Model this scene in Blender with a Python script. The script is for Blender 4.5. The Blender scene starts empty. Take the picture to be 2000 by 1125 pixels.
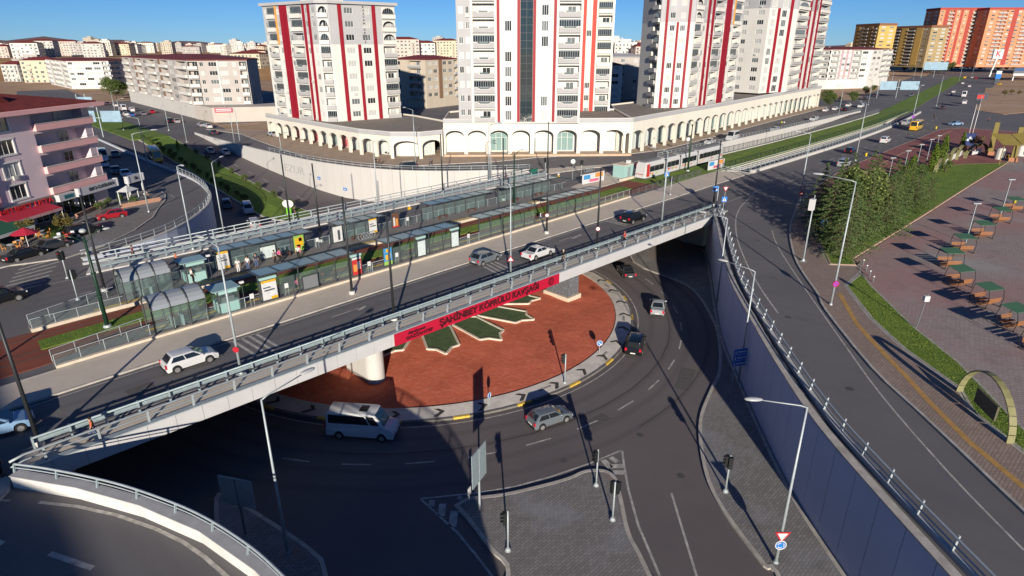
import bpy, bmesh, math, random
from math import sin, cos, pi, radians, sqrt, atan2, hypot
from mathutils import Vector, Matrix
random.seed(7)
S = bpy.context.scene
C = S.collection
# ---------------------------------------------------------------- camera, sky, sun, exposure
# plan axes: +X runs along the bridge (to the right and away), +Y runs across it (to the left and away); Z = 0 is street level
CAM_H, PITCH, FPX = 24.0, 21.492, 1200.0
cd = bpy.data.cameras.new('camera'); cam = bpy.data.objects.new('camera', cd); C.objects.link(cam)
cd.sensor_width = 36.0; cd.lens = 36.0*FPX/2000.0; cd.clip_start = 0.5; cd.clip_end = 9000
cam.location = (0, 0, CAM_H); cam.rotation_euler = (radians(90-PITCH), 0, radians(-45))
S.camera = cam
SUN_AZ, SUN_EL = 48.4, 14.0          # direction in which shadows fall (plan angle), height of the sun
W = bpy.data.worlds.new('World'); S.world = W; W.use_nodes = True
nt = W.node_tree; bg = nt.nodes['Background']
sky = nt.nodes.new('ShaderNodeTexSky'); sky.sky_type = 'NISHITA'; sky.sun_disc = False
sky.sun_elevation = radians(SUN_EL)
sky.sun_rotation = radians(90-(SUN_AZ+180)) % (2*pi)
sky.altitude = 850; sky.air_density = 0.72; sky.dust_density = 0.0; sky.ozone_density = 7.2
nt.links.new(sky.outputs[0], bg.inputs[0]); bg.inputs[1].default_value = 0.067
sl = bpy.data.lights.new('sun', 'SUN'); sun = bpy.data.objects.new('sun', sl); C.objects.link(sun)
sl.energy = 5.0; sl.angle = radians(0.5); sl.color = (1.0, 0.90, 0.76)
ld = Vector((cos(radians(SUN_AZ))*cos(radians(SUN_EL)), sin(radians(SUN_AZ))*cos(radians(SUN_EL)), -sin(radians(SUN_EL))))
sun.rotation_euler = ld.to_track_quat('-Z', 'Y').to_euler(); sun.location = (-60, -60, 60)
vs = S.view_settings; vs.view_transform = 'Standard'; vs.look = 'None'; vs.exposure = 0.45; vs.gamma = 1.0
S.cycles.max_bounces = 5; S.cycles.diffuse_bounces = 2; S.cycles.glossy_bounces = 3; S.cycles.transparent_max_bounces = 8
S.cycles.caustics_reflective = False; S.cycles.caustics_refractive = False
ZL = -6.6                             # level of the sunken roundabout

def P(px, py, z=0.0):
    """plan position of a point measured in the photograph (2000 x 1125) on the level z"""
    p = radians(PITCH); x = (px-1000)/FPX; y = -(py-562.5)/FPX
    d = (x, cos(p)+y*sin(p), -sin(p)+y*cos(p)); t = (z-CAM_H)/d[2]
    X, Y = d[0]*t, d[1]*t; c = sqrt(0.5)
    return ((X+Y)*c, (Y-X)*c)

# ---------------------------------------------------------------- materials
MATS = {}
def mat(name, col, rough=0.8, noise=0.0, scale=1.0, bump=0.0, bscale=None, metal=0.0, spec=0.4, col2=None, detail=6.0, coat=0.0, stretch=None):
    if name in MATS: return MATS[name]
    m = bpy.data.materials.new(name); m.use_nodes = True; n = m.node_tree.nodes; l = m.node_tree.links
    b = n['Principled BSDF']; b.inputs['Base Color'].default_value = (*col, 1); b.inputs['Roughness'].default_value = rough
    b.inputs['Metallic'].default_value = metal; b.inputs['Specular IOR Level'].default_value = spec
    if coat: b.inputs['Coat Weight'].default_value = coat; b.inputs['Coat Roughness'].default_value = 0.06
    if noise or bump:
        g = n.new('ShaderNodeNewGeometry'); src = g.outputs['Position']
        if stretch:
            mp = n.new('ShaderNodeMapping'); mp.inputs['Scale'].default_value = stretch; l.new(src, mp.inputs[0]); src = mp.outputs[0]
    if noise:
        t1 = n.new('ShaderNodeTexNoise'); t1.inputs['Scale'].default_value = scale; t1.inputs['Detail'].default_value = detail; t1.inputs['Roughness'].default_value = .65
        l.new(src, t1.inputs['Vector'])
        r = n.new('ShaderNodeValToRGB'); r.color_ramp.elements[0].position = .3; r.color_ramp.elements[1].position = .7
        c2 = col2 or tuple(min(1, c*(1+noise)) for c in col); c1 = col if col2 else tuple(c*(1-noise) for c in col)
        r.color_ramp.elements[0].color = (*c1, 1); r.color_ramp.elements[1].color = (*c2, 1)
        l.new(t1.outputs[0], r.inputs[0]); l.new(r.outputs[0], b.inputs['Base Color'])
    if bump:
        t2 = n.new('ShaderNodeTexNoise'); t2.inputs['Scale'].default_value = bscale or scale*6; t2.inputs['Detail'].default_value = 5
        l.new(src, t2.inputs['Vector'])
        bp = n.new('ShaderNodeBump'); bp.inputs['Strength'].default_value = bump; bp.inputs['Distance'].default_value = .05
        l.new(t2.outputs[0], bp.inputs['Height']); l.new(bp.outputs[0], b.inputs['Normal'])
    MATS[name] = m; return m

def layered(name, base, rough, layers, bump=0.0, bscale=20, spec=.3, wave=None):
    """base colour with several worn layers: (colour, noise scale, lo, hi, strength, stretch)"""
    m = bpy.data.materials.new(name); m.use_nodes = True; n = m.node_tree.nodes; l = m.node_tree.links
    b = n['Principled BSDF']; b.inputs['Roughness'].default_value = rough; b.inputs['Specular IOR Level'].default_value = spec
    g = n.new('ShaderNodeNewGeometry'); prev = None
    for (c, sc, lo, hi, st, stretch) in layers:
        src = g.outputs['Position']
        if stretch:
            mp = n.new('ShaderNodeMapping'); mp.inputs['Rotation'].default_value = (0, 0, stretch[3] if len(stretch) > 3 else 0); mp.inputs['Scale'].default_value = stretch[:3]
            l.new(src, mp.inputs[0]); src = mp.outputs[0]
        t = n.new('ShaderNodeTexNoise'); t.inputs['Scale'].default_value = sc; t.inputs['Detail'].default_value = 7; t.inputs['Roughness'].default_value = .6
        l.new(src, t.inputs['Vector'])
        r = n.new('ShaderNodeMapRange'); r.inputs[1].default_value = lo; r.inputs[2].default_value = hi; r.inputs[3].default_value = 0; r.inputs[4].default_value = st
        l.new(t.outputs[0], r.inputs[0])
        x = n.new('ShaderNodeMix'); x.data_type = 'RGBA'
        l.new(r.outputs[0], x.inputs[0])
        if prev is None: x.inputs[6].default_value = (*base, 1)
        else: l.new(prev, x.inputs[6])
        x.inputs[7].default_value = (*c, 1); prev = x.outputs[2]
    if wave:                                  # tracks polished and darkened by tyres
        typ, sc, off, c, st = wave
        mp = n.new('ShaderNodeMapping'); mp.inputs['Location'].default_value = off; l.new(g.outputs['Position'], mp.inputs[0])
        w = n.new('ShaderNodeTexWave'); w.wave_type = typ; w.inputs['Scale'].default_value = sc; w.inputs['Distortion'].default_value = 1.2; w.inputs['Detail'].default_value = 2; w.inputs['Detail Scale'].default_value = .6
        if typ == 'BANDS': w.bands_direction = 'Y'
        else: w.rings_direction = 'Z'
        l.new(mp.outputs[0], w.inputs[0]); r = n.new('ShaderNodeMapRange'); r.inputs[1].default_value = .55; r.inputs[2].default_value = 1; r.inputs[4].default_value = st; l.new(w.outputs['Fac'], r.inputs[0])
        x = n.new('ShaderNodeMix'); x.data_type = 'RGBA'; l.new(r.outputs[0], x.inputs[0]); l.new(prev, x.inputs[6]); x.inputs[7].default_value = (*c, 1); prev = x.outputs[2]
    l.new(prev, b.inputs['Base Color'])
    if bump:
        t2 = n.new('ShaderNodeTexNoise'); t2.inputs['Scale'].default_value = bscale; t2.inputs['Detail'].default_value = 6
        l.new(g.outputs['Position'], t2.inputs['Vector'])
        bp = n.new('ShaderNodeBump'); bp.inputs['Strength'].default_value = bump; bp.inputs['Distance'].default_value = .06
        l.new(t2.outputs[0], bp.inputs['Height']); l.new(bp.outputs[0], b.inputs['Normal'])
    MATS[name] = m; return m

def pavers(name, c1, c2, mortar, bw, bh, rot, big=None, bump=.5, ripple=None):
    """small block paving: a brick pattern with its own relief, large worn patches on top"""
    m = bpy.data.materials.new(name); m.use_nodes = True; n = m.node_tree.nodes; l = m.node_tree.links
    b = n['Principled BSDF']; b.inputs['Roughness'].default_value = .85; b.inputs['Specular IOR Level'].default_value = .25
    g = n.new('ShaderNodeNewGeometry'); mp = n.new('ShaderNodeMapping'); mp.inputs['Rotation'].default_value = (0, 0, rot); l.new(g.outputs['Position'], mp.inputs[0])
    br = n.new('ShaderNodeTexBrick'); l.new(mp.outputs[0], br.inputs[0]); br.inputs['Scale'].default_value = 1.0
    br.inputs['Color1'].default_value = (*c1, 1); br.inputs['Color2'].default_value = (*c2, 1); br.inputs['Mortar'].default_value = (*mortar, 1)
    br.inputs['Mortar Size'].default_value = .012; br.inputs['Brick Width'].default_value = bw; br.inputs['Row Height'].default_value = bh
    out = br.outputs[0]
    for (c, sc, lo, hi, st) in (big or []):
        t = n.new('ShaderNodeTexNoise'); t.inputs['Scale'].default_value = sc; t.inputs['Detail'].default_value = 6; l.new(g.outputs['Position'], t.inputs['Vector'])
        r = n.new('ShaderNodeMapRange'); r.inputs[1].default_value = lo; r.inputs[2].default_value = hi; r.inputs[4].default_value = st; l.new(t.outputs[0], r.inputs[0])
        x = n.new('ShaderNodeMix'); x.data_type = 'RGBA'; l.new(r.outputs[0], x.inputs[0]); l.new(out, x.inputs[6]); x.inputs[7].default_value = (*c, 1); out = x.outputs[2]
    l.new(out, b.inputs['Base Color'])
    bp = n.new('ShaderNodeBump'); bp.inputs['Strength'].default_value = bump; bp.inputs['Distance'].default_value = .03; bp.invert = True
    l.new(br.outputs['Fac'], bp.inputs['Height']); l.new(bp.outputs[0], b.inputs['Normal'])
    MATS[name] = m; return m

def glassmat(name, tint, alpha, rough=.05):
    """thin clear pane: mostly see-through, partly mirror"""
    m = bpy.data.materials.new(name); m.use_nodes = True; n = m.node_tree.nodes; l = m.node_tree.links
    b = n['Principled BSDF']; b.inputs['Base Color'].default_value = (*tint, 1); b.inputs['Roughness'].default_value = rough; b.inputs['Specular IOR Level'].default_value = .6
    t = n.new('ShaderNodeBsdfTransparent'); t.inputs[0].default_value = (.93, .98, .97, 1)
    x = n.new('ShaderNodeMixShader'); x.inputs[0].default_value = alpha; l.new(t.outputs[0], x.inputs[1]); l.new(b.outputs[0], x.inputs[2])
    l.new(x.outputs[0], n['Material Output'].inputs[0]); MATS[name] = m; return m

AL = [((.178, .168, .17), .06, .4, .65, .8, None), ((.115, .11, .115), .5, .5, .75, .45, (1, .12, 1)), ((.19, .18, .175), 1.7, .6, .8, .35, None), ((.09, .088, .092), .25, .64, .74, .4, None)]
ASPH = layered('asphalt', (.142, .136, .142), .82, AL, bump=.25, bscale=30)
ASPHB = layered('asphalt_bridge', (.15, .144, .15), .82, AL, bump=.25, bscale=30, wave=('BANDS', .174, (0, .3, 0), (.105, .1, .105), .4))
LL = [((.168, .148, .148), .05, .4, .65, .8, None), ((.105, .094, .098), .14, .54, .76, .4, None), ((.2, .175, .165), 1.9, .62, .82, .35, None), ((.2, .172, .158), .3, .64, .76, .45, None)]
ASPHL = layered('asphalt_sunken', (.135, .119, .122), .8, LL, bump=.25, bscale=30)
ASPHR = layered('asphalt_roundabout', (.137, .12, .123), .8, LL, bump=.25, bscale=30, wave=('RINGS', .15, (-42.6, -58.4, 0), (.095, .084, .086), .4))
CONC = layered('concrete_walk', (.6, .525, .44), .9, [((.5, .43, .36), .12, .4, .7, .7, None), ((.68, .6, .51), .9, .5, .75, .5, None), ((.3, .26, .22), 2.4, .62, .8, .4, None)], bump=.2, bscale=14)
KERB = mat('kerb_stone', (.43, .40, .36), .85, .25, 1.3, .1)
KERBD = mat('kerb_dark', (.16, .15, .14), .85, .25, 1.5)
CREAM = mat('cream_stone', (.62, .53, .42), .8, .12, 1.2)
WALLW = layered('white_wall_render', (.5, .49, .475), .85, [((.42, .41, .4), .12, .45, .7, .6, (1, 1, .25)), ((.42, .4, .38), .7, .6, .8, .35, (1, 1, .15))])
WALLG = layered('panel_wall_render', (.5, .555, .68), .85, [((.42, .47, .58), .15, .45, .7, .6, (1, 1, .3)), ((.5, .36, .22), .5, .68, .82, .5, (1, 1, .4))])
FASC = mat('fascia_panel', (.47, .47, .48), .6, .06, .4)
WPAINT = mat('white_paint', (.62, .6, .56), .8, .25, 2.5)
WLINE = mat('worn_line_paint', (.42, .40, .37), .8, .45, 1.8)
YLINE = mat('yellow_paint', (.62, .42, .07), .75, .3, 2.0)
GALV = mat('galvanised_steel', (.3, .375, .4), .5, .15, 3, metal=.25)
GALVL = mat('light_galvanised_steel', (.37, .42, .445), .5, .12, 3, metal=.2)
DARKM = mat('dark_steel', (.03, .033, .036), .45, metal=.2)
GREY = mat('grey_steel', (.14, .15, .16), .5, .1, 3, metal=.2)
GREENM = mat('dark_green_steel', (.012, .04, .025), .45)
SOIL = layered('red_soil', (.6, .15, .085), .95, [((.46, .11, .06), .35, .4, .65, .8, None), ((.7, .24, .15), 1.6, .5, .75, .6, None), ((.33, .08, .042), 3.5, .58, .78, .55, (.5, 1.6, 1, .6))], bump=.7, bscale=2.2)
GRASS = layered('lawn', (.12, .2, .03), .95, [((.18, .26, .04), .3, .4, .65, .8, None), ((.075, .13, .02), 1.8, .5, .7, .6, None), ((.21, .2, .05), .13, .6, .75, .5, None)], bump=1.0, bscale=9)
GRASSD = layered('petal_turf', (.075, .125, .06), .95, [((.11, .165, .08), 1.2, .4, .65, .8, None), ((.02, .035, .016), 4, .5, .7, .6, None)], bump=1.0, bscale=12)
TRED = layered('red_track_bed', (.235, .07, .045), .95, [((.17, .05, .032), .4, .4, .7, .7, (.2, 1, 1)), ((.29, .1, .07), 3, .55, .8, .5, None)], bump=.4, bscale=10)
PLAT = mat('platform_paving', (.21, .2, .195), .85, .2, 1.5, .1)
DIRT = layered('bare_earth', (.42, .26, .15), .95, [((.5, .36, .25), .03, .4, .65, .8, None), ((.3, .17, .09), .1, .5, .7, .6, None), ((.52, .42, .32), .5, .6, .8, .4, None)])
FIELD = layered('dry_field', (.40, .21, .085), .95, [((.5, .3, .13), .012, .42, .6, .9, (1, 1, 1)), ((.32, .19, .075), .03, .5, .7, .6, None), ((.56, .44, .34), .02, .6, .75, .5, None)])
PAVG = pavers('grey_paving', (.2, .19, .185), (.26, .25, .245), (.1, .09, .085), .42, .2, 0.0, [((.3, .32, .37), .16, .5, .66, .45), ((.27, .16, .1), .1, .58, .72, .6), ((.12, .115, .11), .5, .6, .8, .5)])
PAVR = pavers('brown_paving', (.28, .21, .175), (.35, .27, .225), (.15, .11, .09), .4, .2, .05, [((.22, .18, .16), .15, .5, .7, .6), ((.38, .3, .25), .5, .6, .8, .5)])
PINKW = layered('pink_paving', (.26, .1, .09), .85, [((.34, .15, .135), .1, .45, .7, .7, None), ((.2, .08, .072), .7, .5, .75, .5, None), ((.32, .18, .16), 3, .6, .8, .4, None)], bump=.15, bscale=8)
# ---------------------------------------------------------------- helpers
def tag(o, label, cat, group=None):
    o['label'] = label; o['category'] = cat
    if group: o['group'] = group
    return o
def empty(name, loc=(0, 0, 0), rz=0.0, label=None, cat=None, group=None, kind=None):
    e = bpy.data.objects.new(name, None); C.objects.link(e); e.location = loc; e.rotation_euler = (0, 0, rz); e.empty_display_size = .3
    if label: tag(e, label, cat, group)
    if kind: e['kind'] = kind
    return e
def link(name, me, m=None, parent=None, loc=None, rz=None):
    """a new object on shared mesh data; its material sits on the object"""
    o = bpy.data.objects.new(name, me); C.objects.link(o)
    if parent: o.parent = parent
    if loc: o.location = loc
    if rz is not None: o.rotation_euler = (0, 0, rz)
    if m is not None and len(me.materials):
        if me.materials[0] is not m:
            o.material_slots[0].link = 'OBJECT'; o.material_slots[0].material = m
    elif m is not None: me.materials.append(m)
    return o
def dup(o, parent=None, loc=None, rz=None):
    c = o.copy(); C.objects.link(c)
    if parent is not None: c.parent = parent
    if loc is not None: c.location = loc
    if rz is not None: c.rotation_euler = (0, 0, rz)
    for ch in o.children: dup(ch, c)
    return c

class MB:
    def __init__(s): s.v = []; s.f = []
    def add(s, vs, fs):
        n = len(s.v); s.v += [tuple(p) for p in vs]; s.f += [tuple(n+i for i in f) for f in fs]; return s
    def box(s, x0, x1, y0, y1, z0, z1):
        return s.add([(x0,y0,z0),(x1,y0,z0),(x1,y1,z0),(x0,y1,z0),(x0,y0,z1),(x1,y0,z1),(x1,y1,z1),(x0,y1,z1)],
            [(0,3,2,1),(4,5,6,7),(0,1,5,4),(1,2,6,5),(2,3,7,6),(3,0,4,7)])
    def obox(s, cx, cy, z0, z1, lx, ly, a=0.0):
        c, q = cos(a), sin(a); P4 = [(cx+x*c-y*q, cy+x*q+y*c) for x, y in ((-lx/2,-ly/2),(lx/2,-ly/2),(lx/2,ly/2),(-lx/2,ly/2))]
        return s.prism(P4, z0, z1)
    def prism(s, poly, z0, z1):
        n = len(poly); z0s = z0 if isinstance(z0, (list, tuple)) else [z0]*n; z1s = z1 if isinstance(z1, (list, tuple)) else [z1]*n
        return s.add([(x, y, z) for (x, y), z in zip(poly, z0s)]+[(x, y, z) for (x, y), z in zip(poly, z1s)],
            [tuple(range(n-1, -1, -1)), tuple(range(n, 2*n))]+[(i, (i+1) % n, n+(i+1) % n, n+i) for i in range(n)])
    def bar(s, a, b, w, h):
        """rectangular bar from a to b, w across, h high"""
        a, b = Vector(a), Vector(b); d = (b-a).normalized(); r = d.cross(Vector((0, 0, 1)))
        if r.length < 1e-4: r = Vector((1, 0, 0))
        r.normalize(); u = r.cross(d).normalized(); r *= w/2; u *= h/2
        return s.add([a-r-u, a+r-u, a+r+u, a-r+u, b-r-u, b+r-u, b+r+u, b-r+u], [(0,1,2,3),(7,6,5,4),(0,4,5,1),(1,5,6,2),(2,6,7,3),(3,7,4,0)])
    def cyl(s, a, b, r0, r1=None, n=8):
        r1 = r0 if r1 is None else r1; a, b = Vector(a), Vector(b); d = (b-a).normalized()
        e = d.cross(Vector((0, 0, 1)) if abs(d.z) < .95 else Vector((1, 0, 0))).normalized(); g = d.cross(e)
        vs = [a+(e*cos(2*pi*i/n)+g*sin(2*pi*i/n))*r0 for i in range(n)]+[b+(e*cos(2*pi*i/n)+g*sin(2*pi*i/n))*r1 for i in range(n)]
        return s.add(vs, [tuple(range(n)), tuple(range(2*n-1, n-1, -1))]+[(i, n+i, n+(i+1) % n, (i+1) % n) for i in range(n)])
    def tube(s, pts, r, n=6):
        pts = [Vector(p) for p in pts]; k0 = len(s.v); m = len(pts); ref = None
        for i, p in enumerate(pts):
            d = (pts[min(i+1, m-1)]-pts[max(i-1, 0)]).normalized()
            if ref is None: ref = d.cross(Vector((0, 0, 1)) if abs(d.z) < .9 else Vector((1, 0, 0))).normalized()
            ref = (ref-d*ref.dot(d)).normalized(); g = d.cross(ref); rr = r[i] if isinstance(r, (list, tuple)) else r
            s.v += [tuple(p+(ref*cos(2*pi*j/n)+g*sin(2*pi*j/n))*rr) for j in range(n)]
        for i in range(m-1):
            for j in range(n):
                s.f.append((k0+i*n+j, k0+i*n+(j+1) % n, k0+(i+1)*n+(j+1) % n, k0+(i+1)*n+j))
        s.f.append(tuple(k0+j for j in range(n-1, -1, -1))); s.f.append(tuple(k0+(m-1)*n+j for j in range(n))); return s
    def ell(s, c, rx, ry, rz, nu=8, nv=5):
        k = len(s.v); s.v.append((c[0], c[1], c[2]-rz))
        for i in range(1, nv):
            t = -pi/2+pi*i/nv
            s.v += [(c[0]+rx*cos(t)*cos(2*pi*j/nu), c[1]+ry*cos(t)*sin(2*pi*j/nu), c[2]+rz*sin(t)) for j in range(nu)]
        s.v.append((c[0], c[1], c[2]+rz)); e = len(s.v)-1
        for j in range(nu):
            s.f.append((k, k+1+(j+1) % nu, k+1+j)); s.f.append((e, e-nu+j, e-nu+(j+1) % nu))
            for i in range(nv-2):
                a = k+1+i*nu; s.f.append((a+j, a+(j+1) % nu, a+nu+(j+1) % nu, a+nu+j))
        return s
    def sweep(s, path, prof, closed=False):
        """carry the profile [(offset to the left of the path, z)] along the plan path [(x, y) or (x, y, z)]"""
        m = len(path); k = len(prof); k0 = len(s.v)
        for i in range(m):
            a = path[(i-1) % m] if (closed or i > 0) else path[i]; b = path[(i+1) % m] if (closed or i < m-1) else path[i]
            p = path[i]; d1 = Vector((p[0]-a[0], p[1]-a[1])); d2 = Vector((b[0]-p[0], b[1]-p[1]))
            d1 = d1.normalized() if d1.length > 1e-6 else d2.normalized(); d2 = d2.normalized() if d2.length > 1e-6 else d1
            t = (d1+d2).normalized(); sc = 1/max(.4, t.dot(d1)); nx, ny = -t.y*sc, t.x*sc; zz = p[2] if len(p) > 2 else 0
            s.v += [(p[0]+nx*o, p[1]+ny*o, zz+z) for o, z in prof]
        for i in range(m if closed else m-1):
            for j in range(k):
                a = k0+i*k; b = k0+((i+1) % m)*k; s.f.append((a+j, b+j, b+(j+1) % k, a+(j+1) % k))
        if not closed: s.f.append(tuple(k0+j for j in range(k))); s.f.append(tuple(k0+(m-1)*k+j for j in range(k-1, -1, -1)))
        return s
    def mesh(s, name, m=None, smooth=False, fix=True):
        me = bpy.data.meshes.new(name); me.from_pydata(s.v, [], s.f)
        if fix:
            bm = bmesh.new(); bm.from_mesh(me); bmesh.ops.recalc_face_normals(bm, faces=bm.faces); bm.to_mesh(me); bm.free()
        if smooth: me.polygons.foreach_set('use_smooth', [True]*len(me.polygons))
        if m: me.materials.append(m)
        me.update(); return me
    def obj(s, name, m, parent=None, loc=None, rz=None, smooth=False, kind=None, fix=True):
        o = bpy.data.objects.new(name, s.mesh(name, m, smooth, fix)); C.objects.link(o)
        if parent: o.parent = parent
        if loc: o.location = loc
        if rz is not None: o.rotation_euler = (0, 0, rz)
        if kind: o['kind'] = kind
        return o

def sheet(name, outer, z, m, holes=(), kind='structure', parent=None):
    """flat sheet with holes"""
    bm = bmesh.new()
    for loop in [outer]+list(holes):
        vs = [bm.verts.new((x, y, z)) for x, y in loop]
        for i in range(len(vs)): bm.edges.new((vs[i], vs[(i+1) % len(vs)]))
    bmesh.ops.triangle_fill(bm, use_beauty=True, use_dissolve=False, edges=bm.edges[:])
    for f in bm.faces:
        f.normal_update()
        if f.normal.z < 0: f.normal_flip()
    me = bpy.data.meshes.new(name); bm.to_mesh(me); bm.free(); me.materials.append(m)
    o = bpy.data.objects.new(name, me); C.objects.link(o)
    if parent: o.parent = parent
    elif kind: o['kind'] = kind
    return o
def slab(name, poly, z0, z1, m, kind='structure', parent=None):
    o = MB().prism(poly, z0, z1).obj(name, m, parent)
    if kind and not parent: o['kind'] = kind
    return o
def strip(path, w0, w1):
    """closed polygon covering the plan path from offset w0 to w1 (left positive)"""
    a = offs(path, w0); b = offs(path, w1); return a+b[::-1]
def offs(path, o):
    r = []; m = len(path)
    for i in range(m):
        p = Vector(path[i][:2]); d1 = (p-Vector(path[max(i-1, 0)][:2])); d2 = (Vector(path[min(i+1, m-1)][:2])-p)
        d1 = d1.normalized() if d1.length > 1e-6 else d2.normalized(); d2 = d2.normalized() if d2.length > 1e-6 else d1
        t = (d1+d2).normalized(); sc = 1/max(.4, t.dot(d1)); r.append((p.x-t.y*sc*o, p.y+t.x*sc*o))
    return r
def spline(pts, k=6):
    r = []; n = len(pts)
    for i in range(n-1):
        p0, p1, p2, p3 = pts[max(i-1, 0)], pts[i], pts[i+1], pts[min(i+2, n-1)]
        for j in range(k):
            t = j/k; r.append(tuple(.5*((2*b)+(c-a)*t+(2*a-5*b+4*c-d)*t*t+(3*b-3*c+d-a)*t**3) for a, b, c, d in zip(p0, p1, p2, p3)))
    r.append(tuple(pts[-1])); return r
def resample(path, step):
    """points every step metres along a path, with heading"""
    out = []; acc = 0.0; nxt = 0.0
    for a, b in zip(path[:-1], path[1:]):
        d = hypot(b[0]-a[0], b[1]-a[1])
        while nxt <= acc+d+1e-9:
            t = (nxt-acc)/max(d, 1e-9); out.append((a[0]+(b[0]-a[0])*t, a[1]+(b[1]-a[1])*t, atan2(b[1]-a[1], b[0]-a[0]))); nxt += step
        acc += d
    return out
def plen(path): return sum(hypot(b[0]-a[0], b[1]-a[1]) for a, b in zip(path[:-1], path[1:]))
def textmesh(s, size, depth=.02, width=None, bold=0.0, shear=0.0):
    """lettering as a mesh in the XZ plane, centred, facing -Y"""
    cu = bpy.data.curves.new('lettering', 'FONT'); cu.body = s; cu.size = size; cu.extrude = depth; cu.align_x = 'CENTER'; cu.align_y = 'CENTER'
    cu.resolution_u = 2; cu.offset = bold; cu.shear = shear
    o = bpy.data.objects.new('lettering', cu); C.objects.link(o); dg = bpy.context.evaluated_depsgraph_get()
    me = bpy.data.meshes.new_from_object(o.evaluated_get(dg)); bpy.data.objects.remove(o); bpy.data.curves.remove(cu)
    xs = [v.co.x for v in me.vertices] or [0, 1]; w = max(xs)-min(xs); k = (width/w) if width else 1.0
    me.transform(Matrix(((k, 0, 0, 0), (0, 0, -1, 0), (0, 1, 0, 0), (0, 0, 0, 1)))); return me
def letters(name, s, size, m, parent=None, loc=(0, 0, 0), rz=0.0, width=None, depth=.02, bold=0.0, rx=0.0, shear=0.0):
    me = textmesh(s, size, depth, width, bold, shear); me.materials.clear(); me.materials.append(m)
    o = bpy.data.objects.new(name, me); C.objects.link(o); o.parent = parent; o.location = loc; o.rotation_euler = (rx, 0, rz); return o

def glyphs(name, s, size, m, parent, loc, rz=0.0, width=None, depth=.02, bold=0.0):
    """every letter a part of its own"""
    def raw(t):
        cu = bpy.data.curves.new('glyph', 'FONT'); cu.body = t; cu.size = size; cu.extrude = depth; cu.align_y = 'CENTER'; cu.resolution_u = 2; cu.offset = bold; o = bpy.data.objects.new('glyph', cu); C.objects.link(o)
        me = bpy.data.meshes.new_from_object(o.evaluated_get(bpy.context.evaluated_depsgraph_get())); bpy.data.objects.remove(o); bpy.data.curves.remove(cu); return me
    mx = lambda me: max([v.co.x for v in me.vertices] or [0.0])
    full = mx(raw(s)); k = (width/full) if width else 1.0; g = empty(name, loc, rz); g.parent = parent
    for i, ch in enumerate(s):
        if ch == ' ': continue
        me = raw(ch); x = mx(raw(s[:i+1]))-mx(me); me.transform(Matrix(((k, 0, 0, k*(x-full/2)), (0, 0, -1, 0), (0, 1, 0, 0), (0, 0, 0, 1)))); me.materials.clear(); me.materials.append(m); o = bpy.data.objects.new('letter', me); C.objects.link(o); o.parent = g
    return g
# ---------------------------------------------------------------- plan lines of the junction
RC, RR = (42.6, 58.4), 25.9                                   # roundabout centre and outer kerb radius
WALL_R = spline([(14, -20), (22, -9.5), (29, -1.2), (35.0, 5.6), (40, 10.8), (46.4, 16.2), (52.8, 21.2), (60.5, 27), (69, 32.4), (76, 36.6), (83, 40.9), (88.5, 44.6)])
WALL_B = spline([(92, 86.8), (84.5, 92.5), (77, 99.2), (71.9, 106), (68.3, 114.5), (65.6, 126), (64.6, 138), (63.9, 155), (63.9, 175), (64.4, 196)])
WALL_L = spline([(41.6, 205), (41.2, 189), (40.6, 170), (40.2, 150), (40.2, 132), (39.4, 121), (37, 110), (33, 101.2), (28.2, 94.8), (23.4, 90.2), (18.0, 87.2), (13, 85.6)])
RAMP_P = spline([(.1, 41.2), (1.2, 39.6), (2.6, 37.3), (3.95, 34.8), (5.1, 32.2), (6.1, 29.5), (6.85, 26.5), (7.3, 23.5), (7.5, 18.6), (6.8, 13.5), (5.1, 8.4), (3.1, 4.7), (-.3, -1.1), (-6, -9)])
HOLE = WALL_R+[(92, 47), (92.4, 70), (92, 86.8)]+WALL_B[1:]+WALL_L+[(9, 84.5), (3, 60), (.2, 42.5)]+RAMP_P+[(-4, -22)]
def zramp(v):                                                 # the road climbs out of the cutting behind the bridge
    t = max(0.0, min(1.0, (v-118)/76.0)); return ZL*(1-t)
# ---------------------------------------------------------------- setting: ground, roads, pavements
BOX = [(-150, -90), (330, -90), (330, 340), (-150, 340)]
# cut-and-cover lanes that dive beside the tram track on the right
T1N = spline([(122.4, 54.0), (150, 54.1), (187, 54.8), (235, 57.4), (285, 62.5)]); T1F = spline([(119.5, 59.6), (127, 59.7), (162, 60.0), (200, 60.8), (237, 62.3), (285, 66.2)])
T2N = spline([(112, 68.7), (137, 68.8), (174, 68.9), (230, 70.6), (272, 73.2)]); T2F = spline([(112, 76.0), (152, 76.9), (183, 77.3), (230, 78.3), (272, 79.4)])
sheet('road', BOX, 0.0, ASPH, [HOLE, T1N+T1F[::-1], T2N+T2F[::-1]])
sheet('ground', [(-3500, -1500), (6500, -1500), (6500, 6500), (-3500, 6500)], -.02, DIRT, [[(x*.999, y*.999) for x, y in BOX]])
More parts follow.
